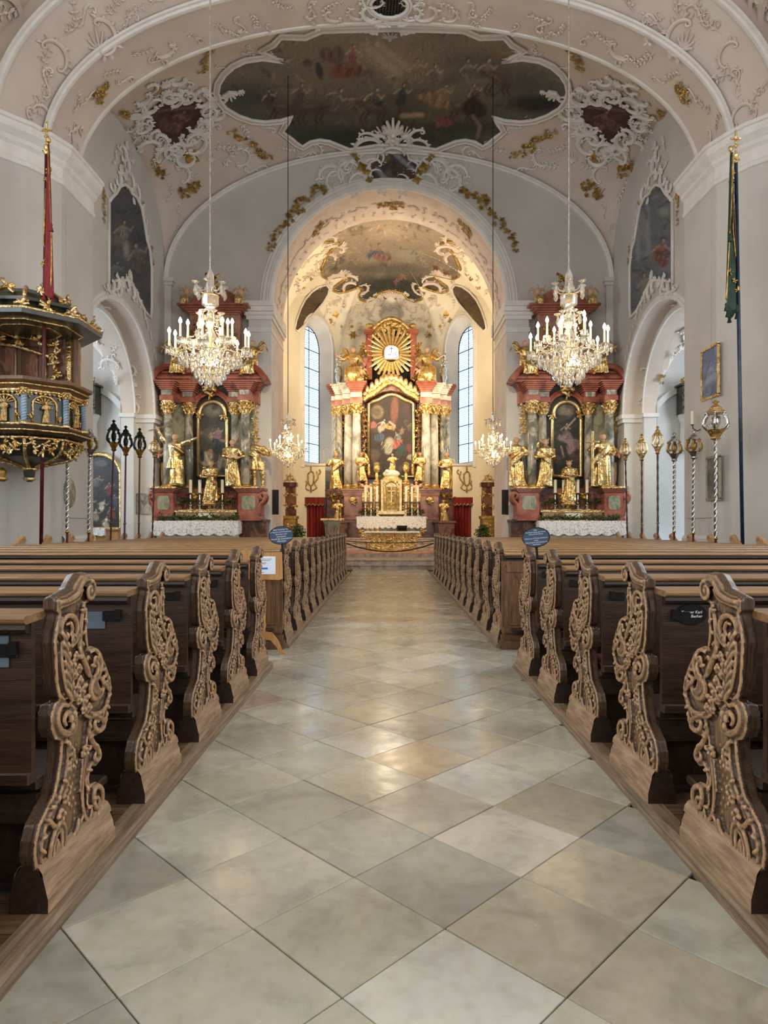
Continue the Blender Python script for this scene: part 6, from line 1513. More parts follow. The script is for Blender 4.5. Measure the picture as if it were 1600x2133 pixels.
# ---- high altar
def high_altar():
    Y0 = 35.2; k = Y0/F; cx0 = 815.0; base = Vector(((cx0-CX)*k, 35.4, .94))
    lx = lambda px: (px-cx0)*k
    lz = lambda py: EYE+(HY-py)*k-base.z
    root = empty('high_altar', base, 0, 'tall high altar of marble and gold with crowned altarpiece in the apse', 'altar')
    def part(name, mat, fn, par=root, sm=False, sh=None):
        mb = MB(); fn(mb); return mb.build(name, M[mat], par, sm, sh)
    part('back_wall', 'marble_brown', lambda mb: (mb.box(lx(712), lx(918), .5, .9, 0, lz(845)), mb.box(lx(760), lx(870), .5, .9, lz(845), lz(790))))
    # pedestals with gilded medallion
    for s in (-1, 1):
        for (d0, d1, f, m0) in ((59, 97, -.9, 'marble_pink'), (97, 135, -.35, 'marble_brown')):
            x0, x1 = sorted((s*d0*k, s*d1*k))
            def pd(mb):
                mb.cbox(x0-.05, x1+.05, f-.08, .6, -.9, lz(1085), .02); mb.cbox(x0-.02, x1+.02, f-.05, .6, lz(1085), lz(1078), .02)
                mb.cbox(x0, x1, f, .6, lz(1078), lz(1032), .03); cornice_block(mb, x0, x1, f, .6, lz(1032), lz(1020), .14, 4)
            ped = part('pedestal', m0, pd)
            if d0 == 59:
                part('medallion', 'gold', lambda mb: (mb.ball(((x0+x1)/2, f-.05, lz(1042)), (.22, .10, .18), 10, 6), gold_scrolls(mb, [((x0+x1)/2, f-.05, lz(1047))], .22, 3)), ped, True)
                part('red_band', 'marble_red', lambda mb: (mb.cbox(x0-.04, x1+.04, f-.04, .6, lz(1034), lz(1026), .01), mb.cbox(x0-.03, x1+.03, f-.03, .6, lz(1080), lz(1073), .01)), ped)
                part('lower_block', 'marble_brown', lambda mb: mb.cbox(x0-.04, x1+.04, f-.06, .6, -.9, lz(1082), .02), ped)
            else: part('gilded_relief', 'gold_dark', lambda mb: gold_scrolls(mb, [(x0+.3, f-.05, lz(1030)), (x0+.7, f-.05, lz(1036)), (x0+.4, f-.05, lz(1050))], .26, 5), ped)
        for (d, f, w_, mt, zt) in ((71, -.75, .23, 'marble_white', 866), (89, -.30, .23, 'marble_white', 866), (108, -.05, .17, 'marble_grey', 866), (118, .15, .15, 'marble_grey', 866)):
            x = s*d*k
            col = part('column', mt, lambda mb: mb.lathe([(w_, lz(1012)), (w_*1.02, lz(950)), (w_*.87, lz(zt))], 20, (x, f, 0)), root, True)
            part('column_base', 'gold', lambda mb: mb.lathe([(w_*1.4, lz(1020)), (w_*1.45, lz(1017)), (w_*1.1, lz(1015)), (w_*1.2, lz(1013)), (w_, lz(1010))], 18, (x, f, 0)), col, True, .6)
            part('capital', 'gold', lambda mb: capital(mb, x, f, lz(zt), w_*.92, lz(846)-lz(zt)), col, True, .7)
            part('entablature_block', 'marble_pink' if mt == 'marble_white' else 'marble_red', lambda mb: (mb.cbox(x-w_*1.35, x+w_*1.35, f-w_*1.3, .6, lz(846), lz(834), .01), mb.box(x-w_*1.2, x+w_*1.2, f-w_*1.15, .6, lz(834), lz(822))))
            part('frieze', 'marble_white', lambda mb: mb.cbox(x-w_*1.25, x+w_*1.25, f-w_*1.22, f, lz(833), lz(823), .02))
            part('cornice', 'marble_red' if d in (71, 118) else 'marble_white', lambda mb: cornice_block(mb, x-w_*1.2, x+w_*1.2, f-w_*1.2, .6, lz(822), lz(802), .26, 5))
        x0, x1 = sorted((s*64*k, s*126*k)); part('entablature', 'marble_red', lambda mb: (mb.box(x0, x1, .1, .6, lz(846), lz(815)), cornice_block(mb, x0, x1, .0, .6, lz(815), lz(800), .2, 4)))
        part('pilaster', 'marble_brown', lambda mb: (mb.box(*sorted((s*55*k, s*64*k)), .2, .6, lz(1020), lz(846)), mb.box(*sorted((s*100*k, s*124*k)), .35, .6, lz(1020), lz(846))))
        part('gilded_hanging', 'gold', lambda mb: gold_scrolls(mb, [(s*56*k, -.1, lz(y_)) for y_ in range(855, 1000, 11)], .17, 12))
        part('gilded_hanging', 'gold_dark', lambda mb: gold_scrolls(mb, [(s*98*k, .0, lz(y_)) for y_ in range(860, 940, 9)], .14, 15))
    # picture
    pc = [(767, 992), (767, 838), (775, 833), (788, 829), (800, 822), (808, 819), (816, 818), (824, 819), (832, 822), (843, 829), (855, 833), (863, 838), (863, 992)]
    pos = lambda px, py: Vector((lx(px), .30, lz(py)))
    def pt(p):
        p.C[:] = hexl('3f2a1c'); p.clouds(20, ['573a24', '2c1f16', '6b4c30', '4a3020'], 16, .6)
        p.blob(785, 855, 16, 17, 0, '8a7440', .95, .3); p.blob(785, 855, 11, 12, 0, '5f5232', .9, .4); p.blob(822, 850, 10, 36, .05, '8c4a2c', .95, .4); p.blob(850, 850, 14, 30, 0, '4a3226', .8, .6)
        p.fig(797, 880, 36, 'b8b0a0', .35, 'c07a3c', skin='d0a888'); p.drape(778, 880, 9, 12, .3, 'b85c44'); p.drape(808, 886, 20, 6, .35, 'c4953e'); p.drape(790, 908, 12, 15, -.1, '3e5a74'); p.line([(812, 876), (822, 884)], 2.5, 'd0a888')
        p.fig(838, 893, 22, '8a7058', 0, skin='b08868'); p.fig(855, 885, 24, '5a4838', .2, skin='a07c60'); p.fig(846, 875, 18, '4c3c30', 0, skin='8a6a50')
        p.fig(828, 905, 30, '7f9688', -.5, skin='b88c6c'); p.drape(826, 922, 17, 11, -.2, 'c2543c'); p.drape(806, 928, 16, 22, .5, 'b0aa90'); p.drape(836, 938, 12, 16, .3, '2f4a40'); p.drape(852, 930, 7, 12, 0, '8c2f28'); p.blob(780, 945, 14, 14, 0, '6a5240', .8)
        p.fig(778, 950, 24, '6a4838', -.4, skin='7c5c48'); p.drape(840, 975, 22, 14, .2, '554438'); p.drape(790, 975, 18, 14, -.2, '3c2e26'); p.blob(815, 985, 50, 10, 0, '33281f', .7, .6); p.drape(854, 950, 6, 9, 0, 'a89a78'); p.speck(.1)
    picture('altar_painting', pc, pos, .9, pt, root)
    framep('picture_frame', pc, lambda px, py: pos(px, py)+Vector((0, -.06, 0)), .11, 'gold_bright', root)
    def crown(mb):
        for j, (dy, r_) in enumerate(((0, .16), (5, .12), (10, .14), (-5, .10))):
            q = [(756, 826), (765, 818), (778, 812), (792, 800), (804, 792), (815, 789), (826, 792), (838, 800), (852, 812), (865, 818), (874, 826)]
            q = smoothpath([Vector((lx(a), -.5+.05*j, lz(b_+dy))) for a, b_ in q], 3); mb.tube(q, r_, 8)
    part('curved_cornice', 'gold', crown, root, True)
    part('lambrequin', 'gold_bright', lambda mb: [mb.ball((lx(765+10*i), -.62, lz(806-24*math.sin(PI*(i+.0)/10)**1.0+8)), (.12, .10, .2), 8, 6) for i in range(11)], root, True)
    part('curved_architrave', 'marble_brown', lambda mb: mb.prism([(lx(757), lz(838)), (lx(757), lz(806)), (lx(780), lz(800)), (lx(800), lz(786)), (lx(815), lz(783)), (lx(830), lz(786)), (lx(850), lz(800)), (lx(873), lz(806)), (lx(873), lz(838)), (lx(850), lz(824)), (lx(832), lz(816)), (lx(815), lz(813)), (lx(798), lz(816)), (lx(780), lz(824))], -.25, .5, 'y'))
    # upper stage with the glory
    gl = [(764, 800), (764, 720), (772, 700), (786, 684), (800, 672), (815, 667), (830, 672), (844, 684), (858, 700), (866, 720), (866, 800)]
    part('niche', 'black_gap', lambda mb: mb.prism([(lx(a), lz(b_)) for a, b_ in gl], .35, .6, 'y'))
    part('niche_frame', 'gold', lambda mb: [mb.tube(smoothpath([Vector((lx(a+(a-815)*e), f_, lz(b_-e*60))) for a, b_ in gl[2:9]], 3), r_, 8) for e, f_, r_ in ((.0, .2, .16), (.12, .05, .10), (-.14, .3, .10))], root, True)
    part('crowning_leafwork', 'gold', lambda mb: gold_scrolls(mb, [(lx(800), 0, lz(680)), (lx(815), 0, lz(672)), (lx(830), 0, lz(680)), (lx(788), .1, lz(690)), (lx(842), .1, lz(690)), (lx(815), .1, lz(688))], .30, 21))
    for s in (-1, 1):
        part('upper_pillar', 'marble_red', lambda mb: (mb.cbox(*sorted((s*40*k, s*53*k)), -.15, .5, lz(790), lz(695), .03), cornice_block(mb, *sorted((s*40*k, s*52*k)), -.12, .5, lz(695), lz(686), .14, 3)))
        part('pillar_finial', 'gold', lambda mb: mb.lathe([(.22, lz(686)), (.26, lz(684)), (.14, lz(681)), (.24, lz(677)), (.2, lz(672)), (.05, lz(669))], 12, (s*46*k, .15, 0)), root, True)
        part('upper_volute', 'marble_pink', lambda mb: [mb.tube([(v_.x, yy, v_.z) for v_ in smoothpath([Vector((s*54*k, 0, lz(745))), Vector((s*60*k, 0, lz(762))), Vector((s*70*k, 0, lz(775))), Vector((s*84*k, 0, lz(782))), Vector((s*86*k, 0, lz(794))), Vector((s*76*k, 0, lz(798)))], 4)], .16, 6) for yy in (-.2, .1, .35)], root, True)
        part('gilded_lattice', 'gold_dark', lambda mb: gold_scrolls(mb, [(s*(50+6*i)*k, -.2, lz(790-3*(i % 3)*3)) for i in range(6)]+[(s*58*k, -.1, lz(720)), (s*54*k, -.1, lz(740)), (s*62*k, -.1, lz(760))], .24, 31))
        part('urn', 'silver', lambda mb: (mb.lathe([(.16, lz(800)), (.12, lz(794)), (.2, lz(784)), (.14, lz(775)), (.18, lz(768)), (.10, lz(760))], 12, (s*110*k, .1, 0)), gold_scrolls(mb, [(s*110*k, .1, lz(y_)) for y_ in (762, 752, 742, 770)], .22, 41)), root, True)
    def rays(mb):
        r = random.Random(4); c = Vector((lx(815), -.05, lz(735)))
        for i in range(56):
            a = 2*PI*i/56; L_ = (.95+.35*(i % 2)+r.uniform(-.1, .12))*(1.0 if math.sin(a) > -.3 else .95); r0 = .45; w_ = .045+.03*(i % 2)
            d = Vector((math.cos(a), 0, math.sin(a))); t = Vector((-d.z, 0, d.x)); b_ = c+Vector((0, -.06*(i % 2), 0))
            mb.add([b_+d*r0-t*w_*.6, b_+d*r0+t*w_*.6, b_+d*L_+t*w_, b_+d*L_-t*w_, b_+d*r0+Vector((0, -.06, 0)), b_+d*L_*1.03+Vector((0, -.05, 0))], [(0, 4, 5, 3), (4, 1, 2, 5), (3, 5, 2), (0, 1, 4)])
    part('sunburst_rays', 'gold_bright', rays)['kind'] = 'stuff'
    wn = [(800, 748), (800, 730), (803, 723), (809, 719), (815, 718), (821, 719), (828, 723), (831, 730), (831, 748)]
    gw = part('glory_window', 'glory_glass', lambda mb: mb.prism([(lx(a), lz(b_)) for a, b_ in wn], -.12, -.08, 'y'))
    part('window_rim', 'gold', lambda mb: mb.tube([(lx(a), -.14, lz(b_)) for a, b_ in wn+[wn[0]]], .04, 6), gw)
    def ihs(mb):
        f = lambda a, b_: (lx(a), -.15, lz(b_))
        for pts in ([f(803, 733), f(803, 745)], [f(809, 733), f(809, 745)], [f(814, 736), f(814, 745)], [f(809, 739), f(812, 737.5), f(814, 739)], [f(815.5, 721), f(815.5, 735)], [f(811, 725), f(820, 725)], [f(828, 734), f(825, 733), f(822, 736), f(825, 739), f(828, 742), f(825, 745), f(821, 744)], [f(818, 737), f(820, 735)]):
            mb.tube(pts, .018, 4)
    part('monogram', 'iron', ihs, gw)
    # tabernacle
    tb = empty('tabernacle', (base.x, base.y-2.3, base.z+lz(1073)), 0, 'gilded tabernacle with arched niche on the high altar table', 'tabernacle'); tz = lz(1073)
    def tp(name, mat, fn, sm=False, sh=None, par=tb): mb = MB(); mb.M = Matrix.Translation((0, 0, -tz)); fn(mb); return mb.build(name, M[mat], par, sm, sh)
    kk = k*.95; q = lambda px: (px-815)*kk
    tp('body', 'gold_bright', lambda mb: (mb.cbox(q(793), q(837), -.35, .35, lz(1073), lz(1006), .03), mb.cbox(q(787), q(843), -.40, .35, lz(1073), lz(1066), .02), mb.lathe([(.5, lz(1008)), (.55, lz(1006)), (.42, lz(1001)), (.3, lz(997))], 16, squash=.7)), True, .6)
    tp('arch', 'gold', lambda mb: (mb.tube([(q(801), -.38, lz(1066)), (q(801), -.38, lz(1020))]+[(q(815-14*math.cos(PI*i/10)), -.38, lz(1020-11*math.sin(PI*i/10))) for i in range(11)]+[(q(829), -.38, lz(1066))], .055, 8), gold_scrolls(mb, [(q(815), -.4, lz(1006)), (q(803), -.4, lz(1012)), (q(827), -.4, lz(1012))], .16, 2)), True)
    dr = tp('door', 'gold_dark', lambda mb: mb.cbox(q(804), q(826), -.39, -.34, lz(1064), lz(1020), .02))
    tp('crucifix', 'gold_bright', lambda mb: (mb.box(-.02, .02, -.46, -.42, lz(1050), lz(1018)), mb.box(q(808), q(822), -.46, -.42, lz(1029), lz(1027)), gold_scrolls(mb, [(0, -.42, lz(1052)), (0, -.42, lz(1040))], .12, 6)), par=dr)
    for s in (-1, 1):
        tp('side_wing', 'gold', lambda mb: (mb.cbox(*sorted((s*24*kk, s*38*kk)), -.2, .3, lz(1073), lz(1012), .03), mb.cbox(*sorted((s*38*kk, s*54*kk)), -.1, .3, lz(1073), lz(1045), .03), gold_scrolls(mb, [(s*30*kk, -.2, lz(y_)) for y_ in (1015, 1030, 1045, 1060)]+[(s*46*kk, -.15, lz(1045)), (s*50*kk, -.15, lz(1058)), (s*42*kk, -.15, lz(1036))], .2, 7)), True, .7)
        tp('finial', 'gold', lambda mb: mb.lathe([(.14, lz(1012)), (.17, lz(1008)), (.07, lz(1004)), (.09, lz(996)), (.06, lz(992)), (.14, lz(988)), (.17, lz(982)), (.13, lz(977)), (.17, lz(974)), (.05, lz(970))], 12, (s*30*kk, 0, 0)), True, .8)
    tp('lamb_relief', 'white_stone', lambda mb: (mb.ball((0, -.1, lz(994)), (.42, .2, .2), 12, 8), mb.ball((-.2, -.2, lz(990)), .12, 8, 6)), True)
    tp('laurel', 'leaf_green', lambda mb: [mb.tube([(sd*.1, -.0, lz(997)), (sd*(.3+.05*j), -.05, lz(993+j*2)), (sd*(.55+.05*j), 0, lz(1000+j*2))], [.03, .05, .02], 5, flat=.4) for sd in (-1, 1) for j in range(5)])
    part('mensa', 'marble_green', lambda mb: (mb.prism([(lx(758), 0), (lx(757), lz(1110)), (lx(750), lz(1100)), (lx(748), lz(1082)), (lx(882), lz(1082)), (lx(880), lz(1100)), (lx(873), lz(1110)), (lx(872), 0)], -2.75, -1.6, 'y'), mb.cbox(lx(745), lx(885), -2.85, -1.6, lz(1082), lz(1078), .02)))
    part('mensa_gilding', 'gold', lambda mb: [gold_scrolls(mb, [(lx(815+s*60), -2.78, lz(1105)), (lx(815+s*54), -2.78, lz(1112))], .2, 3) for s in (-1, 1)])
    part('gradine', 'gold_dark', lambda mb: mb.cbox(lx(752), lx(878), -2.3, -1.7, lz(1078), lz(1074), .02))
    lace_cloth('altar_cloth', base.x+lx(748), base.x+lx(882), base.y-2.87, base.y-2.4, base.z+lz(1078)+.003, .58, 'grey-white lace cloth hanging over the high altar table', 12)
    for i, px in enumerate((762, 773.5, 785.5, 845, 857, 869)):
        place(CAN2, U2, (base.x+lx(px)*.95, base.y-2.64, base.z+lz(1078)+.016), 'tall candlestick with white candle on the high altar, %s' % ['first from the left', 'second from the left', 'third from the left', 'just right of the tabernacle', 'second from the right', 'rightmost'][i], 'candlestick', 'candlesticks of the high altar')
    for i, (px, kd) in enumerate(((757, 'r'), (768, 'y'), (779, 'r'), (850, 'r'), (862, 'y'), (874, 'r'))):
        pr, us = (FR, UR) if kd == 'r' else (FY, UY)
        place(pr, us, (base.x+lx(px)*.95, base.y-2.5, base.z+lz(1078)+.016), '%s flowers between the high altar candles, %s' % ({'r': 'red', 'y': 'yellow'}[kd], ['far left', 'left', 'left, next to the tabernacle', 'right, next to the tabernacle', 'right', 'far right'][i]), 'flowers', 'potted flowers', scale=1.1)
    wx = lambda px: base.x+lx(px)
    wz = lambda py: base.z+lz(py)
    for i, (px, key) in enumerate(((702, 'bishop'), (928, 'book'))):
        statue(key, wx(px), base.y-.15, wz(1020), 84*k*.95, 'large gilded saint standing at the %s flank of the high altar' % ('left' if i == 0 else 'right'), flip=1 if i else -1)
        statue('teach', wx(706 if i == 0 else 923), base.y-1.3, wz(1086), 44*k, 'small gilded figure on a marble block at the %s of the high altar' % ('left' if i == 0 else 'right'), flip=-1 if i else 1)
        mb = MB(); mb.cbox(-.5, .5, -.4, .4, 0, wz(1086)-.45-.09, .03); mb.cbox(-.58, .58, -.48, .48, wz(1086)-.45-.09, wz(1086)-.45, .02); o = mb.build('marble_block', M['marble_brown']); o.location = (wx(708 if i == 0 else 921), base.y-1.3, .45); tag(o, 'brown marble block carrying a gilded figure at the %s of the high altar' % ('left' if i == 0 else 'right'), 'pedestal')
        statue('angel', wx(736 if i == 0 else 890), base.y-.1, wz(800)-.12, 100*k, 'large winged angel seated on the cornice at the %s of the sunburst' % ('left' if i == 0 else 'right'), 'angel_figure', flip=1 if i else -1)
        statue('putto', wx(752 if i == 0 else 876), base.y-.6, wz(802)-.1, 48*k, 'cherub leaning on the curved cornice %s of the sunburst' % ('left' if i == 0 else 'right'), 'cherub', flip=1 if i else -1)
        statue('putto', wx(766 if i == 0 else 864), base.y-2.2, wz(1040)-.25, 52*k*.95, 'cherub with pink skin beside the tabernacle, %s side' % ('left' if i == 0 else 'right'), 'cherub', flip=1 if i else -1)
        statue('queen', wx(757 if i == 0 else 871), base.y-1.05, wz(1005), 60*k, 'small gilded saint before the %s column of the high altar' % ('left' if i == 0 else 'right'), flip=1 if i else -1)
    statue('teach', wx(815), base.y-2.25, wz(993), 40*k, 'golden figure with open arms above the tabernacle')
CAN2 = candlestick_proto(.72, .17, .72); U2 = [False]
emis('glory_glass', (.90, .95, 1, 1), 1.6)
high_altar()
# ================================================================ CHANCEL FURNITURE
def bld(fn, name, mat, par=None, sm=False, sh=None):
    mb = MB(); fn(mb); return mb.build(name, M[mat] if isinstance(mat, str) else [M[m] for m in mat], par, sm, sh)
for s in (-1, 1):                                    # low screen walls with curtained doorways beside the high altar
    sn = 'left' if s < 0 else 'right'; Y = 34.9; k = Y/F
    X = lambda d: s*d*k
    def B(mb, d0, d1, y0, y1, z0, z1): a, b_ = sorted((X(d0), X(d1))); mb.box(a, b_, y0, y1, z0, z1)
    z = lambda py: EYE+(HY-py)*k
    scr = struct(bld(lambda mb: B(mb, 133, 205, Y, Y+.25, z(1036), z(968)), 'wall_%s_screen' % sn, 'plaster_cream'))
    bld(lambda mb: (B(mb, 131, 206, Y-.08, Y+.3, z(970), z(966)), B(mb, 190, 206, Y, Y+.25, z(1120), z(1036))), 'coping', 'plaster_white', scr)
    def orn_(mb):
        c = Vector((X(162), Y-.02, z(1000)))
        for q in ([(-12, 18), (-15, 5), (-8, -6), (-12, -16), (-3, -22)], [(12, 18), (15, 5), (8, -6), (12, -16), (3, -22)], [(-14, 10), (-20, 16), (-17, 22)], [(14, 10), (20, 16), (17, 22)], [(-6, 12), (0, 18), (6, 12), (5, -6), (0, -12), (-5, -6), (-6, 12)], [(0, 20), (0, 28)], [(0, -14), (0, -26)]):
            mb.tube(smoothpath([c+Vector((a*k, 0, b_*k)) for a, b_ in q], 3), .035, 5)
    bld(orn_, 'gilded_ornament', 'gold_dark', scr, True)
    root = empty('curtain', ((X(165)), Y+.02, z(1120)), 0, 'dark red curtain with gold scalloped pelmet on the %s of the high altar' % sn, 'curtain', 'doorway curtains')
    w_ = 31*k; H = z(1036)-z(1120)
    def cur(mb):
        n = 90
        for j in (0, 1):
            for i in range(n+1): t = i/n; mb.v.append((-w_+2*w_*t, -.05*math.sin(t*60)-.03*math.sin(t*23+1), H*j))
        for i in range(n): mb.f.append((i, i+1, n+2+i, n+1+i)); mb.m.append(0)
    bld(cur, 'drape', 'velvet_red', root, True)
    def pel(mb):
        n = 8
        for i in range(n):
            x0 = -w_+2*w_*i/n; d = 2*w_/n; mb.prism([(x0, H), (x0, H-.32), (x0+d*.2, H-.38), (x0+d*.5, H-.42), (x0+d*.8, H-.38), (x0+d, H-.32), (x0+d, H)], -.12, -.08, 'y')
    pe = bld(pel, 'pelmet', 'velvet_red', root); pe['kind'] = 'stuff'
    def fr(mb):
        n = 8
        for i in range(n):
            x0 = -w_+2*w_*i/n; d = 2*w_/n; mb.tube([(x0, -.14, H-.32), (x0+d*.25, -.14, H-.39), (x0+d*.5, -.14, H-.42), (x0+d*.75, -.14, H-.39), (x0+d, -.14, H-.32)], .035, 5)
    bld(fr, 'gold_fringe', 'gold_dark', root)
    # gilded choir bench cabinet
    Yc = 30.2; kc = Yc/F; cb = empty('choir_stall', (s*206*kc, Yc, .45), 0, 'gilded carved choir stall inside the %s chancel pier' % sn, 'stall', 'choir stalls')
    hh = EYE+(HY-992)*kc-.45
    bld(lambda mb: (mb.cbox(-.28, .28, -.2, .5, 0, hh*.42, .02), mb.cbox(-.33, .33, -.25, .5, hh*.42, hh*.46, .01)), 'bench_front', 'gold_dark', cb)
    bld(lambda mb: (mb.cbox(-.22, .22, .1, .5, hh*.46, hh*.86, .02), mb.cbox(-.3, .3, .02, .5, hh*.86, hh*.92, .02)), 'tall_back', 'marble_brown', cb)
    bld(lambda mb: gold_scrolls(mb, [(-.12, 0, hh*.95), (.12, 0, hh*.95), (0, 0, hh*1.0), (-.2, .05, hh*.6), (.2, .05, hh*.6), (-.2, .05, hh*.75), (.2, .05, hh*.75), (0, -.22, hh*.2), (0, -.22, hh*.33)], .17, 51), 'carving', 'gold', cb, True)['kind'] = 'stuff'
    # plants
    pl_ = P(620 if s < 0 else 1006, 1118, 27.9); r = random.Random(s+5)
    pr_ = empty('potted_shrub', (pl_.x, 27.9, .45), 0, 'green leafy shrub in a pot at the %s of the chancel' % sn, 'plant', 'chancel plants')
    bld(lambda mb: mb.lathe([(.16, 0), (.22, .32), (.24, .36), (.2, .34), (0, .34)], 14), 'pot', 'marble_brown', pr_, True, .7)
    def fo_(mb):
        for k_ in range(420):
            a, b_, l = r.uniform(0, 6.28), r.uniform(-.6, 1.5), r.uniform(.12, .36); c = Vector((l*math.cos(a)*math.cos(b_), l*math.sin(a)*math.cos(b_), .72+l*1.15*math.sin(b_))); d = Vector((r.uniform(-1, 1), r.uniform(-1, 1), r.uniform(-.3, 1))).normalized()*.06; q = d.orthogonal().normalized()*.028
            mb.add([c-d, c+q, c+d, c-q], [(0, 1, 2, 3)])
        mb.tube([(0, 0, .34), (0, 0, .7)], .03, 6)
    bld(fo_, 'foliage', 'leaf_green', pr_)['kind'] = 'stuff'
    # dark framed tablets on the piers
    q = P(574 if s < 0 else 1052, 1046, 24.7); o = bld(lambda mb: mb.cbox(-.12, .12, -.04, 0, -.45, .45, .02), 'framed_tablet', 'iron'); o.location = (q.x, 24.715, q.z); tag(o, 'narrow dark framed tablet on the %s chancel pier' % sn, 'tablet')
# people's altar
Y = 28.6; k = Y/F; ap = empty('freestanding_altar', (5*k+.03, Y, .462), 0, 'low carved gilded altar table before the high altar', 'altar')
w_ = 53*k; zt = EYE+(HY-1107)*k-.462
bld(lambda mb: (mb.cbox(-w_, w_, 0, .9, 0, .07, .02), mb.box(-w_+.05, w_-.05, .05, .85, .07, zt-.06)), 'body', 'gold_dark', ap)
bld(lambda mb: (mb.cbox(-w_-.10, w_+.10, -.06, .96, zt-.06, zt, .01),), 'tabletop', 'white_stone', ap)
def fr_(mb):
    f = lambda a, b_: (a*w_, .03, .07+b_*(zt-.13))
    for sg in (-1, 1):
        mb.tube(smoothpath([Vector(f(sg*a, b_)) for a, b_ in ((.0, .86), (.3, .84), (.5, .62), (.62, .38), (.55, .22), (.3, .16), (0, .14))], 4), .03, 6)
        mb.tube(smoothpath([Vector(f(sg*a, b_)) for a, b_ in ((.95, .9), (.75, .8), (.72, .6), (.85, .5), (.9, .3), (.7, .12), (.4, .06), (.1, .10))], 4), .03, 6)
        gold_scrolls(mb, [(sg*w_*a, .05, .07+b_*(zt-.13)) for a, b_ in ((.85, .75), (.85, .3), (.7, .5), (.45, .6), (.3, .4), (.15, .6), (.55, .1), (.8, .12), (.95, .5))], .11, 61)
    gold_scrolls(mb, [(0, .05, zt*.55), (0, .05, zt*.3), (0, .05, zt*.75)], .15, 62)
    gold_scrolls(mb, [(w_*(-.9+.2*i), .04, .12+(zt-.24)*j/4) for i in range(10) for j in range(5)], .085, 63)
    mb.tube([f(-1, .02), f(1, .02), f(1, .98), f(-1, .98), f(-1, .02)], .025, 4)
bld(fr_, 'gilded_carving', 'gold', ap, True)['kind'] = 'stuff'
for i, px in enumerate((765, 775.5, 785.5)):
    c = empty('altar_candle', ((px-CX)*k, Y+.35, .462+zt), 0, 'thick cream candle on the low altar, %s of three' % ['leftmost', 'middle', 'rightmost'][i], 'candle', 'thick candles')
    bld(lambda mb: mb.lathe([(.05, 0), (.09, .01), (.03, .05), (.075, .11), (.085, .12), (0, .12)], 12), 'holder', 'gold', c, True, .7)
    bld(lambda mb: mb.lathe([(.06, .12), (.062, .30), (.03, .31)], 12), 'wax', 'wax_white', c, True, .7)
o = empty('missal_stand', ((838-CX)*k, Y+.35, .462+zt), 0, 'dark missal stand with open book on the low altar', 'stand')
bld(lambda mb: (mb.prism([(-.05, .22), (.22, .02), (.22, .05), (-.05, .25)], -.22, .22, 'x'), mb.box(-.2, -.17, .0, .15, 0, .12), mb.box(.17, .2, .0, .15, 0, .12), mb.box(-.22, .22, -.08, -.05, .0, .03)), 'rest', 'wood_dark', o)
bld(lambda mb: mb.prism([(-.0, .24), (.18, .10), (.18, .12), (-.0, .26)], -.15, .15, 'x'), 'book', 'paper', o)
# ambo
Y = 26.8; k = Y/F; am = empty('ambo', ((692-CX)*k, Y, .45), .12, 'green-grey marble ambo with flared gold-trimmed top, left of the aisle', 'lectern')
zt = EYE+(HY-1082)*k-.45
bld(lambda mb: mb.loft([(-.46, .46, -.3, .3, 0, 0), (-.40, .40, -.26, .26, .15, 0), (-.26, .26, -.18, .18, zt*.55, 0), (-.30, .30, -.22, .22, zt*.85, 0), (-.38, .38, -.28, .28, zt-.02, 0)], .05), 'body', 'marble_green', am)
bld(lambda mb: (mb.cbox(-.46, .46, -.34, .34, zt-.04, zt+.04, .02),), 'gold_top', 'gold', am)
bld(lambda mb: mb.prism([(-.10, .2), (.10, .2), (.16, zt*.8), (.05, zt*.6), (0, zt*.8), (-.05, zt*.6), (-.16, zt*.8)], -.27, -.2, 'y'), 'inlay', 'marble_pink', am)
bld(lambda mb: (mb.tube([(.28, .1, zt), (.28, .1, zt+.5)], .012, 6), mb.ball((.28, .1, zt+.52), .03, 6, 4)), 'microphone', 'iron', am)
# rope barrier between the front pews
rp = empty('rope_barrier', (0, 22.9, 0), 0, 'dark rope barrier hanging across the aisle before the chancel steps', 'rope')
Y = 22.9; k = Y/F
for sg in (-1, 1): bld(lambda mb: (mb.lathe([(.14, 0), (.14, .02), (.03, .05), (.025, .95), (.04, .97), (.03, 1.0)], 12, (sg*1.52+.04, 0, 0)),), 'post', 'iron', rp, True, .7)
bld(lambda mb: mb.tube([(-1.48+3.04*i/16, 0, EYE+(HY-1149)*k+.33*(abs(i-8)/8)**2*.9) for i in range(17)], .022, 6), 'rope', 'iron', rp, True)
bld(lambda mb: mb.tube([(-1.48+3.04*i/16, 0, EYE+(HY-1131)*k+.07*(abs(i-8)/8)**2) for i in range(17)], .016, 6), 'rope', 'iron', rp, True)
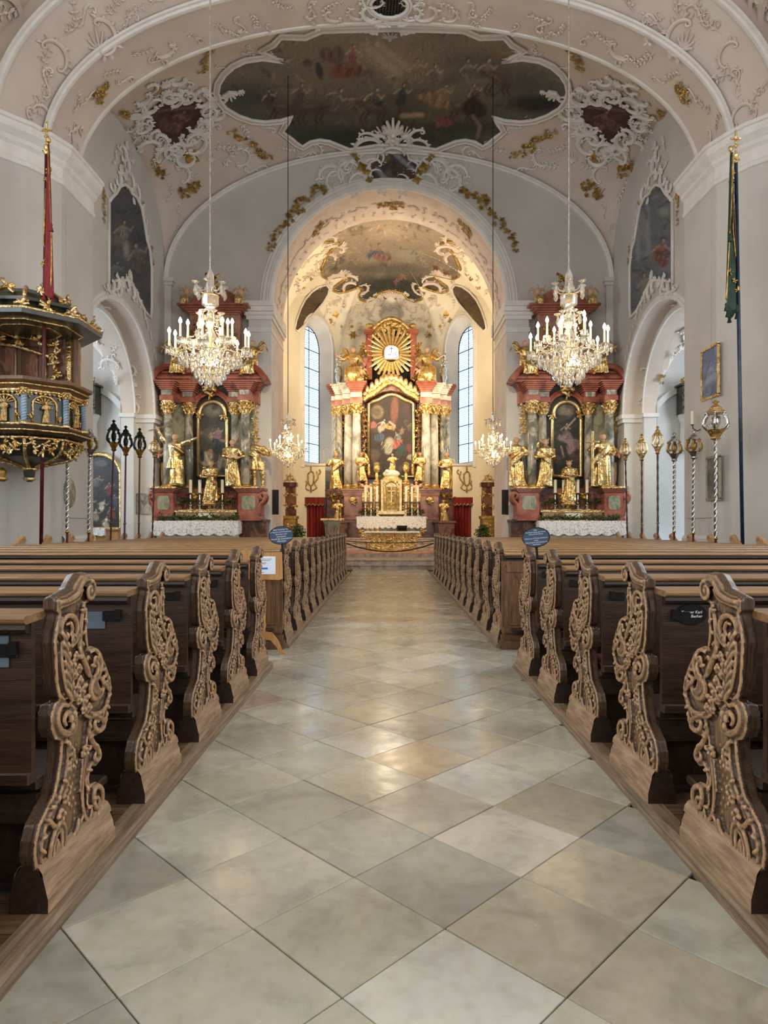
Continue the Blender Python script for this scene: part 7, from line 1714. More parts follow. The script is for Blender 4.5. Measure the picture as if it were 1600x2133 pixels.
# ================================================================ CHANDELIERS
def chandelier(loc, S, ceil, label, watts, n_out=10, n_in=6, rot=0.0):
    root = empty('crystal_chandelier', loc, rot, label, 'chandelier', 'crystal chandeliers')
    bld(lambda mb: mb.tube([(0, 0, 1.33*S), (0, 0, ceil-loc[2])], .016 if S > .9 else .012, 6), 'suspension_cord', 'silver' if S > .9 else 'iron', root)
    bld(lambda mb: mb.lathe([(.02*S, 1.40*S), (.06*S, 1.30*S), (.065*S, 1.15*S), (.10*S, 1.08*S), (.05*S, 1.02*S), (.05*S, .98*S)], 10), 'crystal_vase', 'crystal', root, True, .5)
    bld(lambda mb: mb.lathe([(.145*S, .96*S), (.15*S, .94*S), (.135*S, .935*S), (.12*S, .95*S)], 20), 'gilt_ring', 'gold_bright', root, True)
    bld(lambda mb: mb.lathe([(.14*S, .94*S), (.14*S, .80*S), (.08*S, .76*S), (.10*S, .72*S), (.05*S, .70*S)], 10), 'crystal_cup', 'crystal', root)
    bld(lambda mb: mb.lathe([(.04*S, .70*S), (.07*S, .64*S), (.04*S, .58*S), (.08*S, .50*S), (.05*S, .40*S), (.10*S, .30*S), (.12*S, .24*S), (.06*S, .18*S), (.09*S, .08*S), (.16*S, .04*S), (.18*S, .0), (.10*S, -.06*S), (.06*S, -.16*S), (.10*S, -.22*S), (.02*S, -.30*S)], 10), 'crystal_stem', 'crystal', root)
    bld(lambda mb: mb.lathe([(.02*S, .66*S), (.022*S, .0), (.02*S, -.2*S)], 8), 'gilt_core', 'gold_bright', root)
    drop = MB(); drop.lathe([(.002, 0), (.010*S, -.01*S), (.019*S, -.05*S), (.020*S, -.062*S), (.010*S, -.085*S), (.001, -.092*S)], 6); drop.ball((0, 0, .012*S), .011*S, 6, 4); DM = drop.mesh('pendant', [M['crystal']])
    pan = MB(); pan.lathe([(.01*S, -.03*S), (.03*S, -.02*S), (.062*S, .0), (.066*S, .008*S), (.03*S, .0)], 10); PM = pan.mesh('drip_pan', [M['crystal']], True, .5)
    cd = MB(); cd.lathe([(.019*S, .0), (.017*S, .235*S), (.0, .24*S)], 8); CM = cd.mesh('candle_tube', [M['candle_wax']], True, .8)
    fl = MB(); fl.lathe([(.014*S, .235*S), (.030*S, .262*S), (.024*S, .295*S), (.004*S, .335*S)], 8); FMh = fl.mesh('bulb', [M['bulb']], True)
    r = random.Random(int(loc[0]*10)+5)
    def arm(a, rad, z, z0):
        c, s_ = math.cos(a), math.sin(a)
        q = smoothpath([Vector((.06*S*c, .06*S*s_, z0)), Vector((rad*.35*c, rad*.35*s_, z0-.12*S)), Vector((rad*.75*c, rad*.75*s_, z-.13*S)), Vector((rad*.98*c, rad*.98*s_, z-.10*S)), Vector((rad*c, rad*s_, z-.02*S))], 4)
        ar = bld(lambda mb: mb.tube(q, .016*S, 6), 'arm', 'crystal', root, True)
        p = (rad*c, rad*s_, z)
        link_mesh('drip_pan', PM, ar, p); link_mesh('candle_tube', CM, ar, p); link_mesh('bulb', FMh, ar, p)
        for j in range(6):
            b_ = 2*PI*j/6+r.random(); o = link_mesh('pendant', DM, root, (p[0]+.058*S*math.cos(b_), p[1]+.058*S*math.sin(b_), z-.012*S)); o.scale = (r.uniform(.9, 1.3),)*3
    for i in range(n_out): arm(2*PI*(i+.3)/n_out, .64*S*r.uniform(.97, 1.03), (.03 if i % 2 else .10)*S, .02*S)
    for i in range(n_in): arm(2*PI*(i+.1)/n_in, .36*S, (.20 if i % 2 else .28)*S, .16*S)
    # upper crown of short arms without candles
    for i in range(6):
        a = 2*PI*i/6+.4; c, s_ = math.cos(a), math.sin(a)
        ar = bld(lambda mb: mb.tube(smoothpath([Vector((.05*S*c, .05*S*s_, 1.06*S)), Vector((.14*S*c, .14*S*s_, 1.02*S)), Vector((.22*S*c, .22*S*s_, 1.08*S)), Vector((.25*S*c, .25*S*s_, 1.14*S))], 3), .014*S, 6), 'crown_arm', 'crystal', root, True)
        link_mesh('crown_pan', PM, ar, (.25*S*c, .25*S*s_, 1.14*S)); o = link_mesh('pendant', DM, root, (.25*S*c, .25*S*s_, 1.10*S)); o.scale = (2, 2, 2)
        a += .5; c, s_ = math.cos(a), math.sin(a)
        ar = bld(lambda mb: mb.tube(smoothpath([Vector((.05*S*c, .05*S*s_, .60*S)), Vector((.12*S*c, .12*S*s_, .54*S)), Vector((.17*S*c, .17*S*s_, .60*S)), Vector((.18*S*c, .18*S*s_, .66*S))], 3), .013*S, 6), 'crown_arm', 'crystal', root, True)
        link_mesh('crown_pan', PM, ar, (.18*S*c, .18*S*s_, .66*S)); o = link_mesh('pendant', DM, root, (.18*S*c, .18*S*s_, .63*S)); o.scale = (1.5, 1.5, 1.8)
    # rings of drops and the lower basket
    for (rad, z, n, sc) in ((.50, -.06, 22, 1.7), (.40, -.12, 18, 1.6), (.30, -.20, 16, 1.5), (.24, -.30, 14, 1.6), (.17, -.40, 10, 1.5)):
        for j in range(n if S > .9 else n//2):
            a = 2*PI*j/(n if S > .9 else n//2)+rad; o = link_mesh('pendant', DM, root, (rad*S*math.cos(a), rad*S*math.sin(a), z*S)); o.scale = (sc,)*3
    o = link_mesh('pendant', DM, root, (0, 0, -.43*S)); o.scale = (2.6, 2.6, 1.8)
    for (rad, z) in ((.50, -.04), (.30, -.19), (.24, -.29)):
        bld(lambda mb: mb.tube([(rad*S*math.cos(2*PI*i/32), rad*S*math.sin(2*PI*i/32), z*S) for i in range(33)], .010*S, 5), 'gilt_ring', 'gold_bright', root, True)
    def beads(mb):
        for i in range(n_out):
            a0, a1 = 2*PI*(i+.3)/n_out, 2*PI*(i+1.3)/n_out
            for (ra, za, rb, zb, sag) in ((.62, .0, .62, .0, .10), (.62, .0, .30, -.19, .02), (.36, .2, .60, .02, .06), (.30, -.19, .22, -.4, -.01), (.12, .5, .34, .24, .08)):
                for j in range(9):
                    t = (j+.5)/9; a = a0+(a1-a0)*t if ra == rb else a0; rad = ra+(rb-ra)*t; z = za+(zb-za)*t-sag*4*t*(1-t); mb.ball((rad*S*math.cos(a), rad*S*math.sin(a), z*S), .0115*S, 5, 4)
    bld(beads, 'bead_chains', 'crystal', root)['kind'] = 'stuff'
    for j in range(2):
        o = bld(lambda mb: mb.ball((0, 0, 0), .045*S, 10, 8), 'inner_bulb', 'bulb', root, True); o.location = ((j*2-1)*.10*S, -.12*S, -.16*S)
    for (dx, dz, f) in ((0, .42, .5), (-.42, .26, .25), (.42, .26, .25), (0, -.18, .3)):
        l = point('candle_glow', (loc[0]+dx*S, loc[1], loc[2]+dz*S), watts*f, WARM, .12); 
    return root
def zv(x, y, b=None):
    h = (b or bv_near).ray_cast(Vector((x, y, 3)), Vector((0, 0, 1))); return h[0].z if h[0] else 14
for (px, lab, rt) in ((438, 'large crystal chandelier with lit candle bulbs over the left pews', .2), (1185, 'large crystal chandelier with lit candle bulbs over the right pews', .9)):
    q = P(px, 735, 13.0); chandelier((q.x, 13.0, q.z), 1.14, zv(q.x, 13.0), lab, 70, rot=rt)
for (px, lab, rt) in ((600, 'small crystal chandelier hanging before the left pier of the chancel arch', 0), (1027, 'small crystal chandelier hanging before the right pier of the chancel arch', .5)):
    q = P(px, 940, 21.2); chandelier((q.x, 21.2, q.z), .86, zv(q.x, 21.2, bv_main), lab, 45, 8, 5, rot=rt)
# ================================================================ PROCESSIONAL POLES AND BANNERS
def pole(xb, xt, yt, yb, Y, style, label, s):
    b = P(xb, 1128, Y); t = P(xt, yb, Y); root = empty('processional_pole', (b.x, Y, .06), 0, label, 'pole', 'processional lantern poles')
    H = t.z-.06; dx = (xt-xb)*Y/F; h = (yb-yt)*Y/F; pt_ = lambda t_: (dx*t_, 0, H*t_)
    dark = 'pole_red'
    if style in ('silver', 'bigsilver'):
        lo_ = .42 if style == 'silver' else .35
        bld(lambda mb: mb.tube([pt_(0), pt_(lo_)], .024, 8), 'lower_shaft', dark, root, True)
        def tw(mb):
            n = 60
            for ph in (0, PI):
                mb.tube([(dx*(lo_+(1-lo_)*i/n)+.020*math.cos(i*.75+ph), .020*math.sin(i*.75+ph), H*(lo_+(1-lo_)*i/n)) for i in range(n+1)], .020, 6)
        bld(tw, 'twisted_shaft', 'silver', root, True)
        bld(lambda mb: mb.lathe([(.03, 0), (.045, .02), (.03, .05)], 10, pt_(lo_)), 'collar', 'gold_dark', root, True)
    else:
        def tw2(mb):
            n = 50; mb.tube([pt_(i/n) for i in range(n+1)], [.024+.005*math.sin(i*1.6)*(style == 'gold') for i in range(n+1)], 8)
        bld(tw2, 'shaft', dark, root, True)
        bld(lambda mb: mb.lathe([(.03, 0), (.045, .02), (.03, .05)], 10, pt_(.45)), 'collar', 'gold_dark', root, True)
    top = Vector(pt_(1.0)); r = {'bigsilver': .23, 'silver': .155, 'dark': .145, 'gold': .13}[style]; m1 = {'silver': 'gold_dark', 'bigsilver': 'silver', 'dark': 'iron', 'gold': 'gold_bright'}[style]
    m2 = {'silver': 'silver', 'bigsilver': 'gold', 'dark': 'gold_dark', 'gold': 'gold'}[style]
    lan = bld(lambda mb: mb.lathe([(.03, -.06), (r*.5, -.02), (r*.35, .0), (r*.75, h*.16), (r*.85, h*.2), (r*.8, h*.22)], 8, top), 'lantern_base', m2, root, True, .7)
    def cage(mb):
        for j in range(6):
            a = 2*PI*j/6; c, q = math.cos(a), math.sin(a)
            mb.tube(smoothpath([top+Vector((r*.7*c, r*.7*q, h*.2)), top+Vector((r*1.15*c, r*1.15*q, h*.32)), top+Vector((r*1.05*c, r*1.05*q, h*.5)), top+Vector((r*.8*c, r*.8*q, h*.6)), top+Vector((r*.95*c, r*.95*q, h*.66))], 3), r*.13, 5)
        mb.ball(top+Vector((0, 0, h*.42)), (r*.45, r*.45, h*.17), 8, 6); gold_scrolls(mb, [top+Vector((r*.9*math.cos(j), r*.9*math.sin(j), h*z_)) for j, z_ in ((0, .3), (2, .35), (4, .3), (1, .55), (3, .6), (5.2, .55))], r*.35, int(xb))
    bld(cage, 'lantern_cage', m1, root, True)
    bld(lambda mb: mb.lathe([(r*.95, h*.64), (r*.8, h*.70), (r*.5, h*.76), (r*.55, h*.80), (r*.3, h*.85), (r*.12, h*.90), (r*.35, h*.94), (r*.05, h*1.0)], 8, top), 'lantern_roof', m2 if style != 'dark' else 'iron', root, True, .6)
PO = [(-1, 139, 141, 873, 932, 14.3, 'silver', 'silver twisted pole with rocaille lantern, directly beside the pulpit'), (-1, 183, 187, 893, 948, 15.3, 'silver', 'silver twisted pole with round lantern, second right of the pulpit'),
      (-1, 227, 237, 874, 935, 16.4, 'dark', 'dark pole with tall open lantern, tallest of the left three dark ones'), (-1, 258, 262, 886, 945, 17.4, 'dark', 'dark pole with open lantern, middle of the left three dark ones'),
      (-1, 288, 291, 891, 950, 18.5, 'dark', 'dark pole with open lantern, last before the gold lantern on the left'), (-1, 315, 322, 909, 950, 19.4, 'gold', 'dark red pole with bright gold lantern beside the left side altar'),
      (1, 1309, 1303, 912, 956, 19.4, 'gold', 'dark red pole with bright gold lantern beside the right side altar'), (1, 1337, 1337, 903, 956, 18.5, 'darkgold', 'dark red pole with gold lantern, second from the right side altar'),
      (1, 1371, 1370, 887, 942, 17.4, 'darkgold', 'dark red pole with large gold lantern, third from the right side altar'), (1, 1404, 1405, 901, 957, 16.4, 'silver', 'silver twisted pole, fourth from the right side altar'),
      (1, 1443, 1446, 896, 952, 15.3, 'silver', 'silver twisted pole at the near jamb of the right chapel arch'), (1, 1491, 1491, 833, 912, 14.3, 'bigsilver', 'silver twisted pole with the largest rocaille lantern, right wall')]
for (s, xb, xt, yt, yb, Y, st_, lab) in PO:
    if st_ == 'darkgold':
        pole(xb, xt, yt, yb, Y, 'gold', lab, s)
    else: pole(xb, xt, yt, yb, Y, st_, lab, s)
def banner(xb, xt, ytop, ybar, ybot, Y, cloth, polem, label, ang, wd, sh=0):
    b = P(xb, 1130, Y); t = P(xt, ybar, Y); root = empty('church_banner', (b.x, Y, .06), 0, label, 'banner', 'church banners'); dx = t.x-b.x; H = t.z-.06
    bld(lambda mb: mb.tube([(0, 0, 0), (dx*.5, 0, H*.5), (dx, 0, H)], .036, 8), 'pole', polem, root, True)
    hf = (ybar-ytop)*Y/F
    bld(lambda mb: (mb.lathe([(.03, 0), (.08, .06), (.04, .10), (.05, .16), (.02, .2), (.02, hf*.5), (.05, hf*.55), (.02, hf*.6), (.02, hf)], 10, (dx, 0, H)), mb.box(dx-.10, dx+.10, -.015, .015, H+hf*.72, H+hf*.78)), 'finial', 'gold', root, True, .6)
    d = Vector((math.cos(ang), math.sin(ang), 0)); c = Vector((dx+sh, -.05, H-.04))
    bld(lambda mb: (mb.tube([c-d*wd*.56, c+d*wd*.56], .022, 8), mb.ball(c-d*wd*.58, .05, 8, 6), mb.ball(c+d*wd*.58, .05, 8, 6)), 'crossbar', 'gold', root, True)
    hc = (ybot-ybar)*Y/F; nn = Vector((-d.y, d.x, 0)); n, m_ = 24, 16
    def cl(mb):
        for j in range(m_+1):
            for i in range(n+1):
                u = i/n*2-1; v_ = j/m_; low = hc*(.88+.12*abs(math.cos(u*PI*1.5)))
                mb.v.append(tuple(c+d*u*wd*.5*(1-.12*v_)+nn*(.07*math.sin(u*7+v_*2)*(.3+v_))+Vector((0, 0, -.03-low*v_))))
        for j in range(m_):
            for i in range(n): mb.f.append((j*(n+1)+i, j*(n+1)+i+1, (j+1)*(n+1)+i+1, (j+1)*(n+1)+i)); mb.m.append(0)
    co = bld(cl, 'cloth', cloth, root, True)
    def gl(mb):
        w = lambda u, v_: c+d*u*wd*.5*(1-.12*v_)+nn*(.07*math.sin(u*7+v_*2)*(.3+v_)-.015)+Vector((0, 0, -.03-hc*.94*v_))
        for off in (.0,):
            mb.tube([w(-.5, .28), w(0, .24), w(.5, .28), w(.55, .5), w(.5, .68), w(0, .72), w(-.5, .68), w(-.55, .5), w(-.5, .28)], .018, 5)
            mb.tube([w(-.97, v_/20) for v_ in range(21)], .016, 5); mb.tube([w(.97, v_/20) for v_ in range(21)], .016, 5)
        for k_ in range(10): p_ = w(rnd.uniform(-.8, .8), rnd.choice([.1, .15, .8, .86, .92])); gold_scrolls(mb, [tuple(p_)], .07, k_)
    bld(gl, 'gold_embroidery', 'gold_dark', co, True)['kind'] = 'stuff'
    w = lambda u, v_: c+d*u*wd*.5*(1-.12*v_)+nn*(.07*math.sin(u*7+v_*2)*(.3+v_)-.012)+Vector((0, 0, -.03-hc*.94*v_))
    def pic(p): p.C[:] = hexl('8a5a4a'); p.fig(.5, .45, .8, '9a3a34' if cloth == 'cloth_green' else '4a5a4a', 0, skin='c8a080'); p.speck(.2)
    picture('embroidered_picture', [(0, 0), (1, 0), (1, 1), (0, 1)], lambda x, y: w(-.45+.9*x, .30+.36*y)-nn*.01, .05, pic, co)
    for u in (-1, -.5, 0, .5, 1):
        p_ = w(u*.95, 1.02)
        bld(lambda mb: (mb.lathe([(.012, 0), (.03, -.03), (.02, -.05), (.045, -.15), (.0, -.15)], 8, p_),), 'tassel', cloth, root, True)
    for u in (-1.02, 1.02):
        p_ = w(u, .55); bld(lambda mb: (mb.tube([c+d*u*wd*.55, p_], .006, 4), mb.lathe([(.012, 0), (.035, -.03), (.02, -.05), (.05, -.16), (.0, -.16)], 8, p_)), 'side_tassel', cloth, root, True)
banner(84, 97, 254, 322, 625, 13.4, 'cloth_red', 'pole_red', 'dark red velvet banner with gold embroidery on a red pole by the pulpit', -1.12, 1.0, .07)
banner(1549, 1533, 272, 340, 650, 13.4, 'cloth_green', 'pole_blue', 'green banner with gold embroidery and tassels on a dark blue pole', 1.08, 1.05, -.11)
# ================================================================ PULPIT
def octo(r, n=8, a0=PI/8): return [(r*math.cos(a0+2*PI*i/n), r*math.sin(a0+2*PI*i/n)) for i in range(n)]
pu = empty('pulpit', (-7.32, 13.85, 0), 0, 'dark wooden pulpit with gilded ornament and twisted blue columns on the left pier', 'pulpit')
def oct_loft(mb, levels):
    vs = [(x, y, z) for (r, z) in levels for x, y in octo(r)]
    fs = [(k*8+i, k*8+(i+1)%8, k*8+8+(i+1)%8, k*8+8+i) for k in range(len(levels)-1) for i in range(8)]
    fs += [tuple(range(7, -1, -1)), tuple(range((len(levels)-1)*8, len(levels)*8))]; mb.add(vs, fs)
bld(lambda mb: oct_loft(mb, [(.96, 3.42), (.96, 4.14)]), 'drum', 'dark_wood_green', pu)
bld(lambda mb: oct_loft(mb, [(1.0, 4.12), (1.10, 4.18), (1.08, 4.22), (1.18, 4.27), (1.19, 4.33), (1.1, 4.35)]), 'rail', 'wood_panel', pu)
bld(lambda mb: oct_loft(mb, [(.9, 3.22), (1.12, 3.30), (1.16, 3.36), (1.10, 3.42), (1.0, 3.44)]), 'lower_cornice', 'wood_dark', pu)
bld(lambda mb: oct_loft(mb, [(.05, 2.40), (.10, 2.52), (.12, 2.68), (.35, 2.76), (.72, 2.86), (.86, 3.0), (.92, 3.22)]), 'bowl', 'dark_wood_green', pu)
for i in range(8):
    a = PI/8+2*PI*i/8; x, y = 1.0*math.cos(a), 1.0*math.sin(a)
    if y > .6: continue
    def twc(mb):
        n = 40
        for ph in (0, PI): mb.tube([(x+.028*math.cos(j*.75+ph), y+.028*math.sin(j*.75+ph), 3.50+.52*j/n) for j in range(n+1)], .032, 6)
    c = bld(twc, 'twisted_column', 'blue_twist', pu, True)
    bld(lambda mb: (mb.lathe([(.09, 3.44), (.09, 3.48), (.05, 3.51)], 8, (x, y, 0)), capital(mb, x, y, 4.0, .06, .13)), 'gilt_capital', 'gold', c, True, .7)['kind'] = 'stuff'
    a2 = a+PI/8; R = .93*math.cos(PI/8)*1.02; cx_, cy_ = R*math.cos(a2), R*math.sin(a2); nx_, ny_ = math.cos(a2), math.sin(a2); tx_, ty_ = -ny_, nx_
    if cy_ > .75: continue
    W = lambda t, h, o=0: (cx_+tx_*t+nx_*o, cy_+ty_*t+ny_*o, h)
    def nich(mb):
        mb.tube([W(-.22, 3.50, .02), W(-.22, 3.86, .02)]+[W(-.22*math.cos(PI*j/8), 3.86+.16*math.sin(PI*j/8), .02) for j in range(9)]+[W(.22, 3.50, .02)], .025, 5)
        for j in range(7): b_ = PI*(j+.5)/7; mb.tube([W(0, 3.86, .02), W(-.19*math.cos(b_), 3.86+.14*math.sin(b_), .04)], .016, 4)
        mb.tube([W(-.3, 4.08, .03), W(.3, 4.08, .03)], .03, 5); mb.tube([W(-.3, 3.47, .03), W(.3, 3.47, .03)], .025, 5)
        gold_scrolls(mb, [W(-.27, 4.02, .03), W(.27, 4.02, .03), W(-.27, 3.6, .03), W(.27, 3.6, .03)], .07, i)
    bld(nich, 'gilt_niche', 'gold', pu, True)
    bld(lambda mb: gold_scrolls(mb, [W(-.22, 3.12, .02), W(0, 3.08, .02), W(.22, 3.12, .02), W(0, 2.95, -.05), W(-.15, 2.98, -.03), W(.15, 2.98, -.03)], .13, i+40), 'gilt_scrollwork', 'gold', pu, True)['kind'] = 'stuff'
    m_ = link_mesh('niche_figure', FM['teach'], pu, W(0, 3.50, .06)); m_.scale = (.42, .42, .42); m_.rotation_euler = (0, 0, math.atan2(ny_, nx_)+PI/2)
def ribs(mb):
    prof_ = [(.12, 2.68), (.35, 2.76), (.72, 2.86), (.86, 3.0), (.92, 3.22)]
    for x, y in octo(1.02): mb.tube(smoothpath([Vector((x*r_, y*r_, z_)) for r_, z_ in prof_], 3), .035, 6)
    for rr, z_, q_ in ((.98, 3.20, .03), (1.14, 3.33, .02), (.99, 3.46, .03), (1.02, 4.10, .035), (1.12, 4.20, .02), (.14, 2.66, .04), (.08, 2.46, .04)): mb.tube([(x*rr, y*rr, z_) for x, y in octo(1)+octo(1)[:1]], q_, 6)
    for i in range(8):
        for j in range(9):
            a_, b_ = octo(1.0)[i], octo(1.0)[(i+1)%8]; t = (j+.5)/9; mb.ball((a_[0]+(b_[0]-a_[0])*t, a_[1]+(b_[1]-a_[1])*t, 4.06), (.03, .03, .035), 6, 4)
bld(ribs, 'gilt_mouldings', 'gold', pu, True)['kind'] = 'stuff'
# back panels and canopy
bld(lambda mb: (mb.box(-.95, .75, .55, .65, 4.2, 5.5),), 'back_panel', 'wood_panel', pu)
for (x0, x1) in ((-.9, -.55), (-.45, -.1)): bld(lambda mb: mb.cbox(x0, x1, .50, .56, 4.3, 5.3, .02), 'door_leaf', 'marble_brown', pu)
bld(lambda mb: (mb.box(.02, .10, .45, .55, 4.2, 5.5), mb.box(.52, .62, .45, .55, 4.2, 5.5), gold_scrolls(mb, [(.3, .45, z_) for z_ in (4.5, 4.7, 4.9, 5.1, 5.3)], .16, 71), mb.tube([(-.95, .45, 5.35), (-.5, .40, 5.28), (0, .42, 5.12), (.2, .45, 5.05)], .04, 6), gold_scrolls(mb, [(-.8, .35, 5.4), (-.4, .35, 5.4), (0, .35, 5.35)], .2, 72)), 'gilt_drapery', 'gold', pu, True)
cn = bld(lambda mb: oct_loft(mb, [(1.2, 5.46), (1.36, 5.47), (1.38, 5.56), (1.34, 5.60)]), 'canopy', 'dark_wood_green', pu)
bld(lambda mb: [mb.tube([(x*rr, y*rr, z_) for x, y in octo(1)+octo(1)[:1]], r_, 5) for (rr, z_, r_) in ((1.36, 5.57, .03), (1.0, 5.45, .018), (.6, 5.45, .015))], 'canopy_gilding', 'gold', cn, True)
bld(lambda mb: oct_loft(mb, [(1.15, 5.60), (1.0, 5.78), (1.08, 5.80), (1.08, 5.86), (.92, 5.86), (.82, 6.02), (.6, 6.15), (.2, 6.20)]), 'canopy_dome', 'dark_wood_green', cn)
def gilt(mb):
    for x, y in octo(1): mb.tube([(x*.9, y*.9, 5.88), (x*.84, y*.84, 6.02), (x*.62, y*.62, 6.16), (x*.2, y*.2, 6.21)], .045, 6); gold_scrolls(mb, [(x*1.15, y*1.15, 5.70), (x*1.22, y*1.22, 5.64)], .15, int(x*9)+80)
    for i in range(8): a = 2*PI*i/8; gold_scrolls(mb, [(1.1*math.cos(a), 1.1*math.sin(a), 5.70), (.78*math.cos(a), .78*math.sin(a), 6.1)], .18, i+90)
bld(gilt, 'canopy_carving', 'gold', cn, True)['kind'] = 'stuff'
# ================================================================ WALL PICTURES, TABLETS, CHAPEL FITTINGS
def wallpic(name, s, X, px0, px1, py0, py1, mat_frame, paintfn, label, cat='picture', arched=False, fr=.03):
    Ya, Yb = X*F/abs(px0-CX), X*F/abs(px1-CX); y0, y1 = sorted((Ya, Yb)); ym = (y0+y1)/2
    z0, z1 = EYE+(HY-py1)*ym/F, EYE+(HY-py0)*ym/F; root = empty(name, (s*(X-.01), ym, z0), 0, label, cat)
    hw = (y1-y0)/2; H = z1-z0; po = lambda x, y: Vector((-s*.03, -(x-.5)*2*hw*(-s)*(-1), H*(1-y)))
    poly = [(0, 1), (0, 0), (1, 0), (1, 1)]
    if s > 0: po = lambda x, y: Vector((-.03, (.5-x)*2*hw, H*(1-y)))
    else: po = lambda x, y: Vector((.03, (x-.5)*2*hw, H*(1-y)))
    if paintfn: picture('canvas', poly, po, .035, paintfn, root)
    else: bld(lambda mb: mb.box(*sorted((-s*.03, 0)), -hw, hw, 0, H), 'slab', mat_frame, root)
    if paintfn:
        for (a, b_, c_, d_) in ((-hw-fr, hw+fr, -fr, fr), (-hw-fr, hw+fr, H-fr, H+fr), (-hw-fr, -hw+fr, 0, H), (hw-fr, hw+fr, 0, H)): bld(lambda mb: mb.cbox(*sorted((-s*.055, 0)), a, b_, c_, d_, .008), 'frame_bar', mat_frame, root)
    return root
def crux(p): p.C[:] = hexl('2a2a30'); p.clouds(10, ['3a3a40', '1e1e22'], .3, .6); p.line([(.5, .12), (.5, .75)], .05, '6a5038'); p.line([(.2, .25), (.8, .22)], .04, '6a5038'); p.blob(.5, .38, .10, .25, 0, 'b08a70', .95); p.line([(.2, .22), (.5, .3), (.8, .22)], .04, 'b08a70'); p.fig(.3, .75, .5, '4a3030', 0); p.fig(.72, .75, .5, '702c28', 0)
wallpic('crucifixion_picture', -1, 7.65, 136, 163, 716, 800, 'gold', crux, 'dark crucifixion painting in a gold frame on the pier behind the pulpit')
def blu(p): p.C[:] = hexl('4a6698'); p.clouds(16, ['6a86b4', '38507c', '8496b8'], .25, .6); p.fig(.5, .5, .7, '7486a8', 0, skin='a8a4b0'); p.speck(.1)
wallpic('blue_picture', 1, 7.65, 1500, 1466, 724, 828, 'gold', blu, 'bluish painting in a gilded frame high on the right pier')
def epi(p): p.C[:] = hexl('6e6a66'); p.clouds(12, ['4a4644', '8a8580'], .3, .7); p.fig(.5, .4, .8, '565250', 0, skin='7c7672'); p.speck(.15)
wallpic('stone_epitaph', 1, 7.65, 1503, 1477, 952, 1040, 'marble_green', epi, 'grey carved stone epitaph low on the right pier', 'tablet')
wallpic('stone_tablet', -1, 8.6, 9, 21, 985, 1075, 'marble_green', None, 'grey stone tablet below the pulpit at the left edge', 'tablet') 
bpy.data.objects['stone_tablet'].location.y = 14.7-.3; 
for ob in [bpy.data.objects['stone_tablet']]: ob.location.x = -8.62
o = bld(lambda mb: (mb.lathe([(.0, 0), (.26, 0), (.24, .05), (.18, .07), (0, .08)], 24)), 'oval_epitaph', 'marble_green', None, True, .6); q = P(143, 1027, 15.3); o.rotation_euler = (0, PI/2, 0); o.scale = (1.4, 1, 1); Yq = 7.65*F/(CX-143); o.location = (-7.64, Yq, EYE+(HY-1027)*Yq/F); tag(o, 'oval grey epitaph on the left pier below the pulpit', 'tablet')
o = bld(lambda mb: mb.cbox(-.23, .23, -.04, 0, -.36, .36, .01), 'inscription_tablet', 'marble_grey'); q = P(298, 1049, 23.66); o.location = (q.x, 23.70-.02, q.z); tag(o, 'grey inscription tablet on the far jamb of the left chapel arch', 'tablet')
# left chapel altar with its arched picture
Y = 25.2; k = Y/F
f = [(172, 1098), (172, 985), (175, 970), (183, 959), (195, 951), (208, 949), (222, 951), (236, 959), (246, 971), (251, 985), (252, 1098)]
cr_ = empty('chapel_altar_picture', (P(212, 1098, Y).x, Y, P(212, 1098, Y).z), 0, 'large arched painting in a gold frame in the left chapel', 'picture'); po = lambda x, y: P(x, y, Y)-cr_.location+Vector((0, -.03, 0))
def lp(p):
    p.C[:] = hexl('3c3c40'); p.clouds(18, ['54504e', '2a2c32', '605850'], 14, .6)
    for (x, y, c) in ((185, 1010, '8a4034'), (205, 1000, '6a6258'), (228, 1015, '7c3c30'), (240, 1040, '4c5a70'), (190, 1045, '9a8a70'), (215, 1050, 'b8aa90'), (232, 1065, '8c4438'), (200, 1070, 'a89878'), (222, 1085, 'c0b498'), (182, 1080, '56606c')): p.fig(x, y, 34, c, rnd.uniform(-.4, .4), skin='c09a7c')
    p.blob(212, 965, 16, 8, 0, '6a6460', .8); p.speck(.12)
picture('canvas', f, po, 1.6, lp, cr_)
framep('gold_frame', [((x-212)*1.06+212, (y-1023)*1.04+1023) for x, y in f], lambda x, y: po(x, y)+Vector((0, -.04, 0)), .09, 'gold', cr_)
ca = empty('chapel_altar', (P(205, 1100, 24.6).x, 24.6, 0), 0, 'plain wooden chapel altar under the arched painting', 'altar')
zt = EYE+(HY-1101)*24.6/F
bld(lambda mb: (mb.cbox(-1.0, .85, -.3, .5, 0, zt-.06, .02), mb.cbox(-1.05, .9, -.36, .5, zt-.06, zt, .01)), 'table', 'pale_wood', ca)
lace_cloth('altar_cloth', ca.location.x-1.07, ca.location.x+.4, 24.22, 24.8, zt+.002, .28, 'white cloth on the altar of the left chapel', 5)
sl = empty('sanctuary_lamp', (P(178, 980, 21.6).x, 21.6, P(178, 960, 21.6).z), 0, 'hanging silver sanctuary lamp with red glass in the left chapel', 'lamp')
bld(lambda mb: mb.lathe([(.03, -.75), (.08, -.66), (.05, -.6), (.16, -.5), (.2, -.42), (.12, -.36), (.17, -.28), (.2, -.2), (.1, -.12), (.09, -.05)], 14), 'body', 'silver', sl, True, .7)
bld(lambda mb: mb.lathe([(.06, -.05), (.08, .03), (.085, .12), (.0, .12)], 12), 'red_glass', 'lamp_red', sl, True)
for j in range(3): bld(lambda mb: mb.tube([(.16*math.cos(j*2.1), .16*math.sin(j*2.1), -.2), (0, 0, 1.0), (0, 0, 3.0)], .008, 4), 'chain', 'silver', sl)
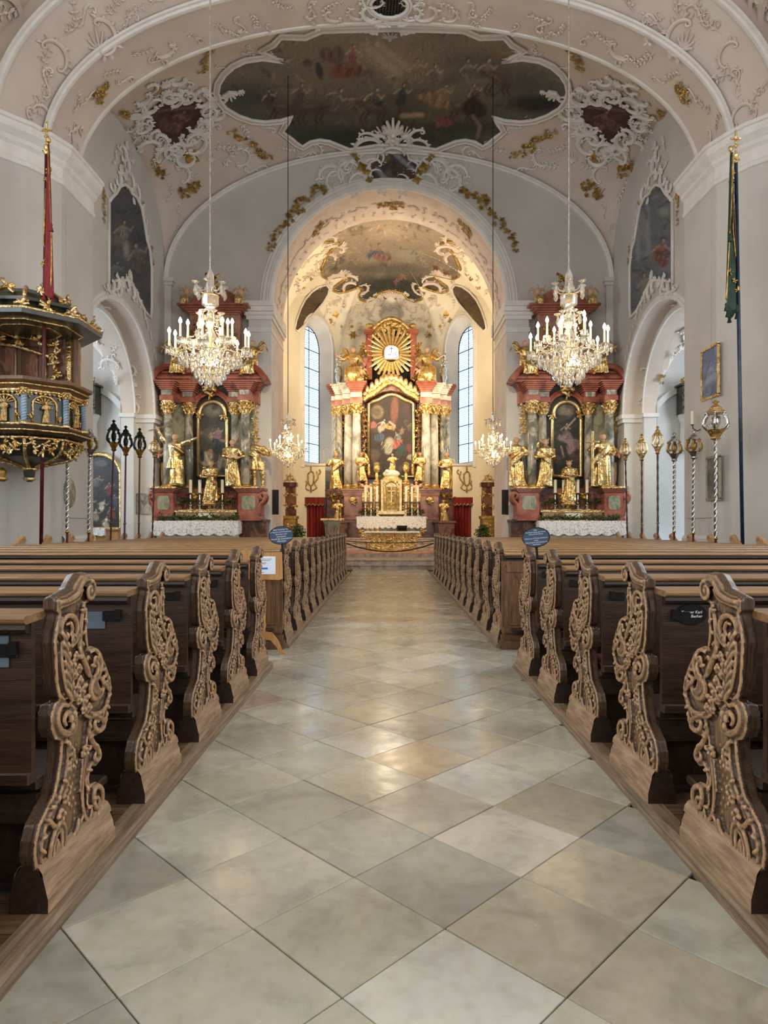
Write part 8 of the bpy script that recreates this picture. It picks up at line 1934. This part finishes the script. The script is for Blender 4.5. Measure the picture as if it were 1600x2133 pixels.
# galleries at the end of the chapels
for s in (-1, 1):
    sn = 'left' if s < 0 else 'right'; Y = 25.0; g = empty('gallery_balcony', (s*(632)*Y/F, Y, EYE+(HY-864)*Y/F), 0, 'dark green balcony front with gilded lattice in the %s chapel' % sn, 'balcony', 'chapel balconies')
    H = 72*Y/F*.8
    bld(lambda mb: (mb.cbox(-.5, .9 if s > 0 else .5, -.3, .2, 0, H, .02), mb.cbox(-.58, .9 if s > 0 else .58, -.38, .2, H, H+.08, .02)), 'parapet', 'dark_wood_green', g)
    bld(lambda mb: (gold_scrolls(mb, [(a*.18, -.32, H*b_) for a in (-2, -1, 0, 1, 2) for b_ in (.25, .5, .75)], .12, 5)), 'gilded_lattice', 'gold_dark', g, True)['kind'] = 'stuff'
    bld(lambda mb: mb.lathe([(.10, -1.35), (.35, -1.25), (.42, -1.15), (.40, -.3), (.48, -.1), (.5, 0)], 20), 'supporting_drum', 'plaster_white', g, True, .6)
    bld(lambda mb: gold_scrolls(mb, [(a*.2, -.2, H+.15) for a in (-2, -1, 0, 1, 2)], .16, 6), 'crest', 'gold_dark', g, True)
o = bld(lambda mb: (mb.cbox(-.14, .14, -.06, 0, 0, 1.38, .01)), 'dark_cupboard', 'wood_dark'); q = P(1452, 1032, 25.2); o.location = (q.x, 25.22, q.z); tag(o, 'tall dark framed panel on the east wall of the right chapel', 'panel')
sc_ = empty('candle_sconce', (7.65, 7.65*F/652, EYE+(HY-893)*(7.65*F/652)/F), 0, 'wall sconce with one white candle on the right pier edge', 'sconce')
bld(lambda mb: (mb.tube([(0, 0, 0), (-.12, -.02, -.06), (-.22, -.02, .0), (-.24, -.02, .08)], .012, 5), mb.lathe([(.03, .08), (.05, .09), (.02, .1)], 10, (-.24, -.02, 0))), 'bracket', 'iron', sc_)
bld(lambda mb: mb.lathe([(.035, .10), (.035, .42), (.01, .43)], 10, (-.24, -.02, 0)), 'candle', 'candle_wax', sc_)
o = bld(lambda mb: (mb.lathe([(.05, 0), (.12, .05), (.06, .1), (.10, .2), (.03, .28)], 10)), 'wall_fixture', 'gold_dark', None, True); q = P(4, 1003, 13.6); o.location = (q.x, 13.6, q.z); tag(o, 'small gilded and red bracket on the wall at the left edge', 'bracket')
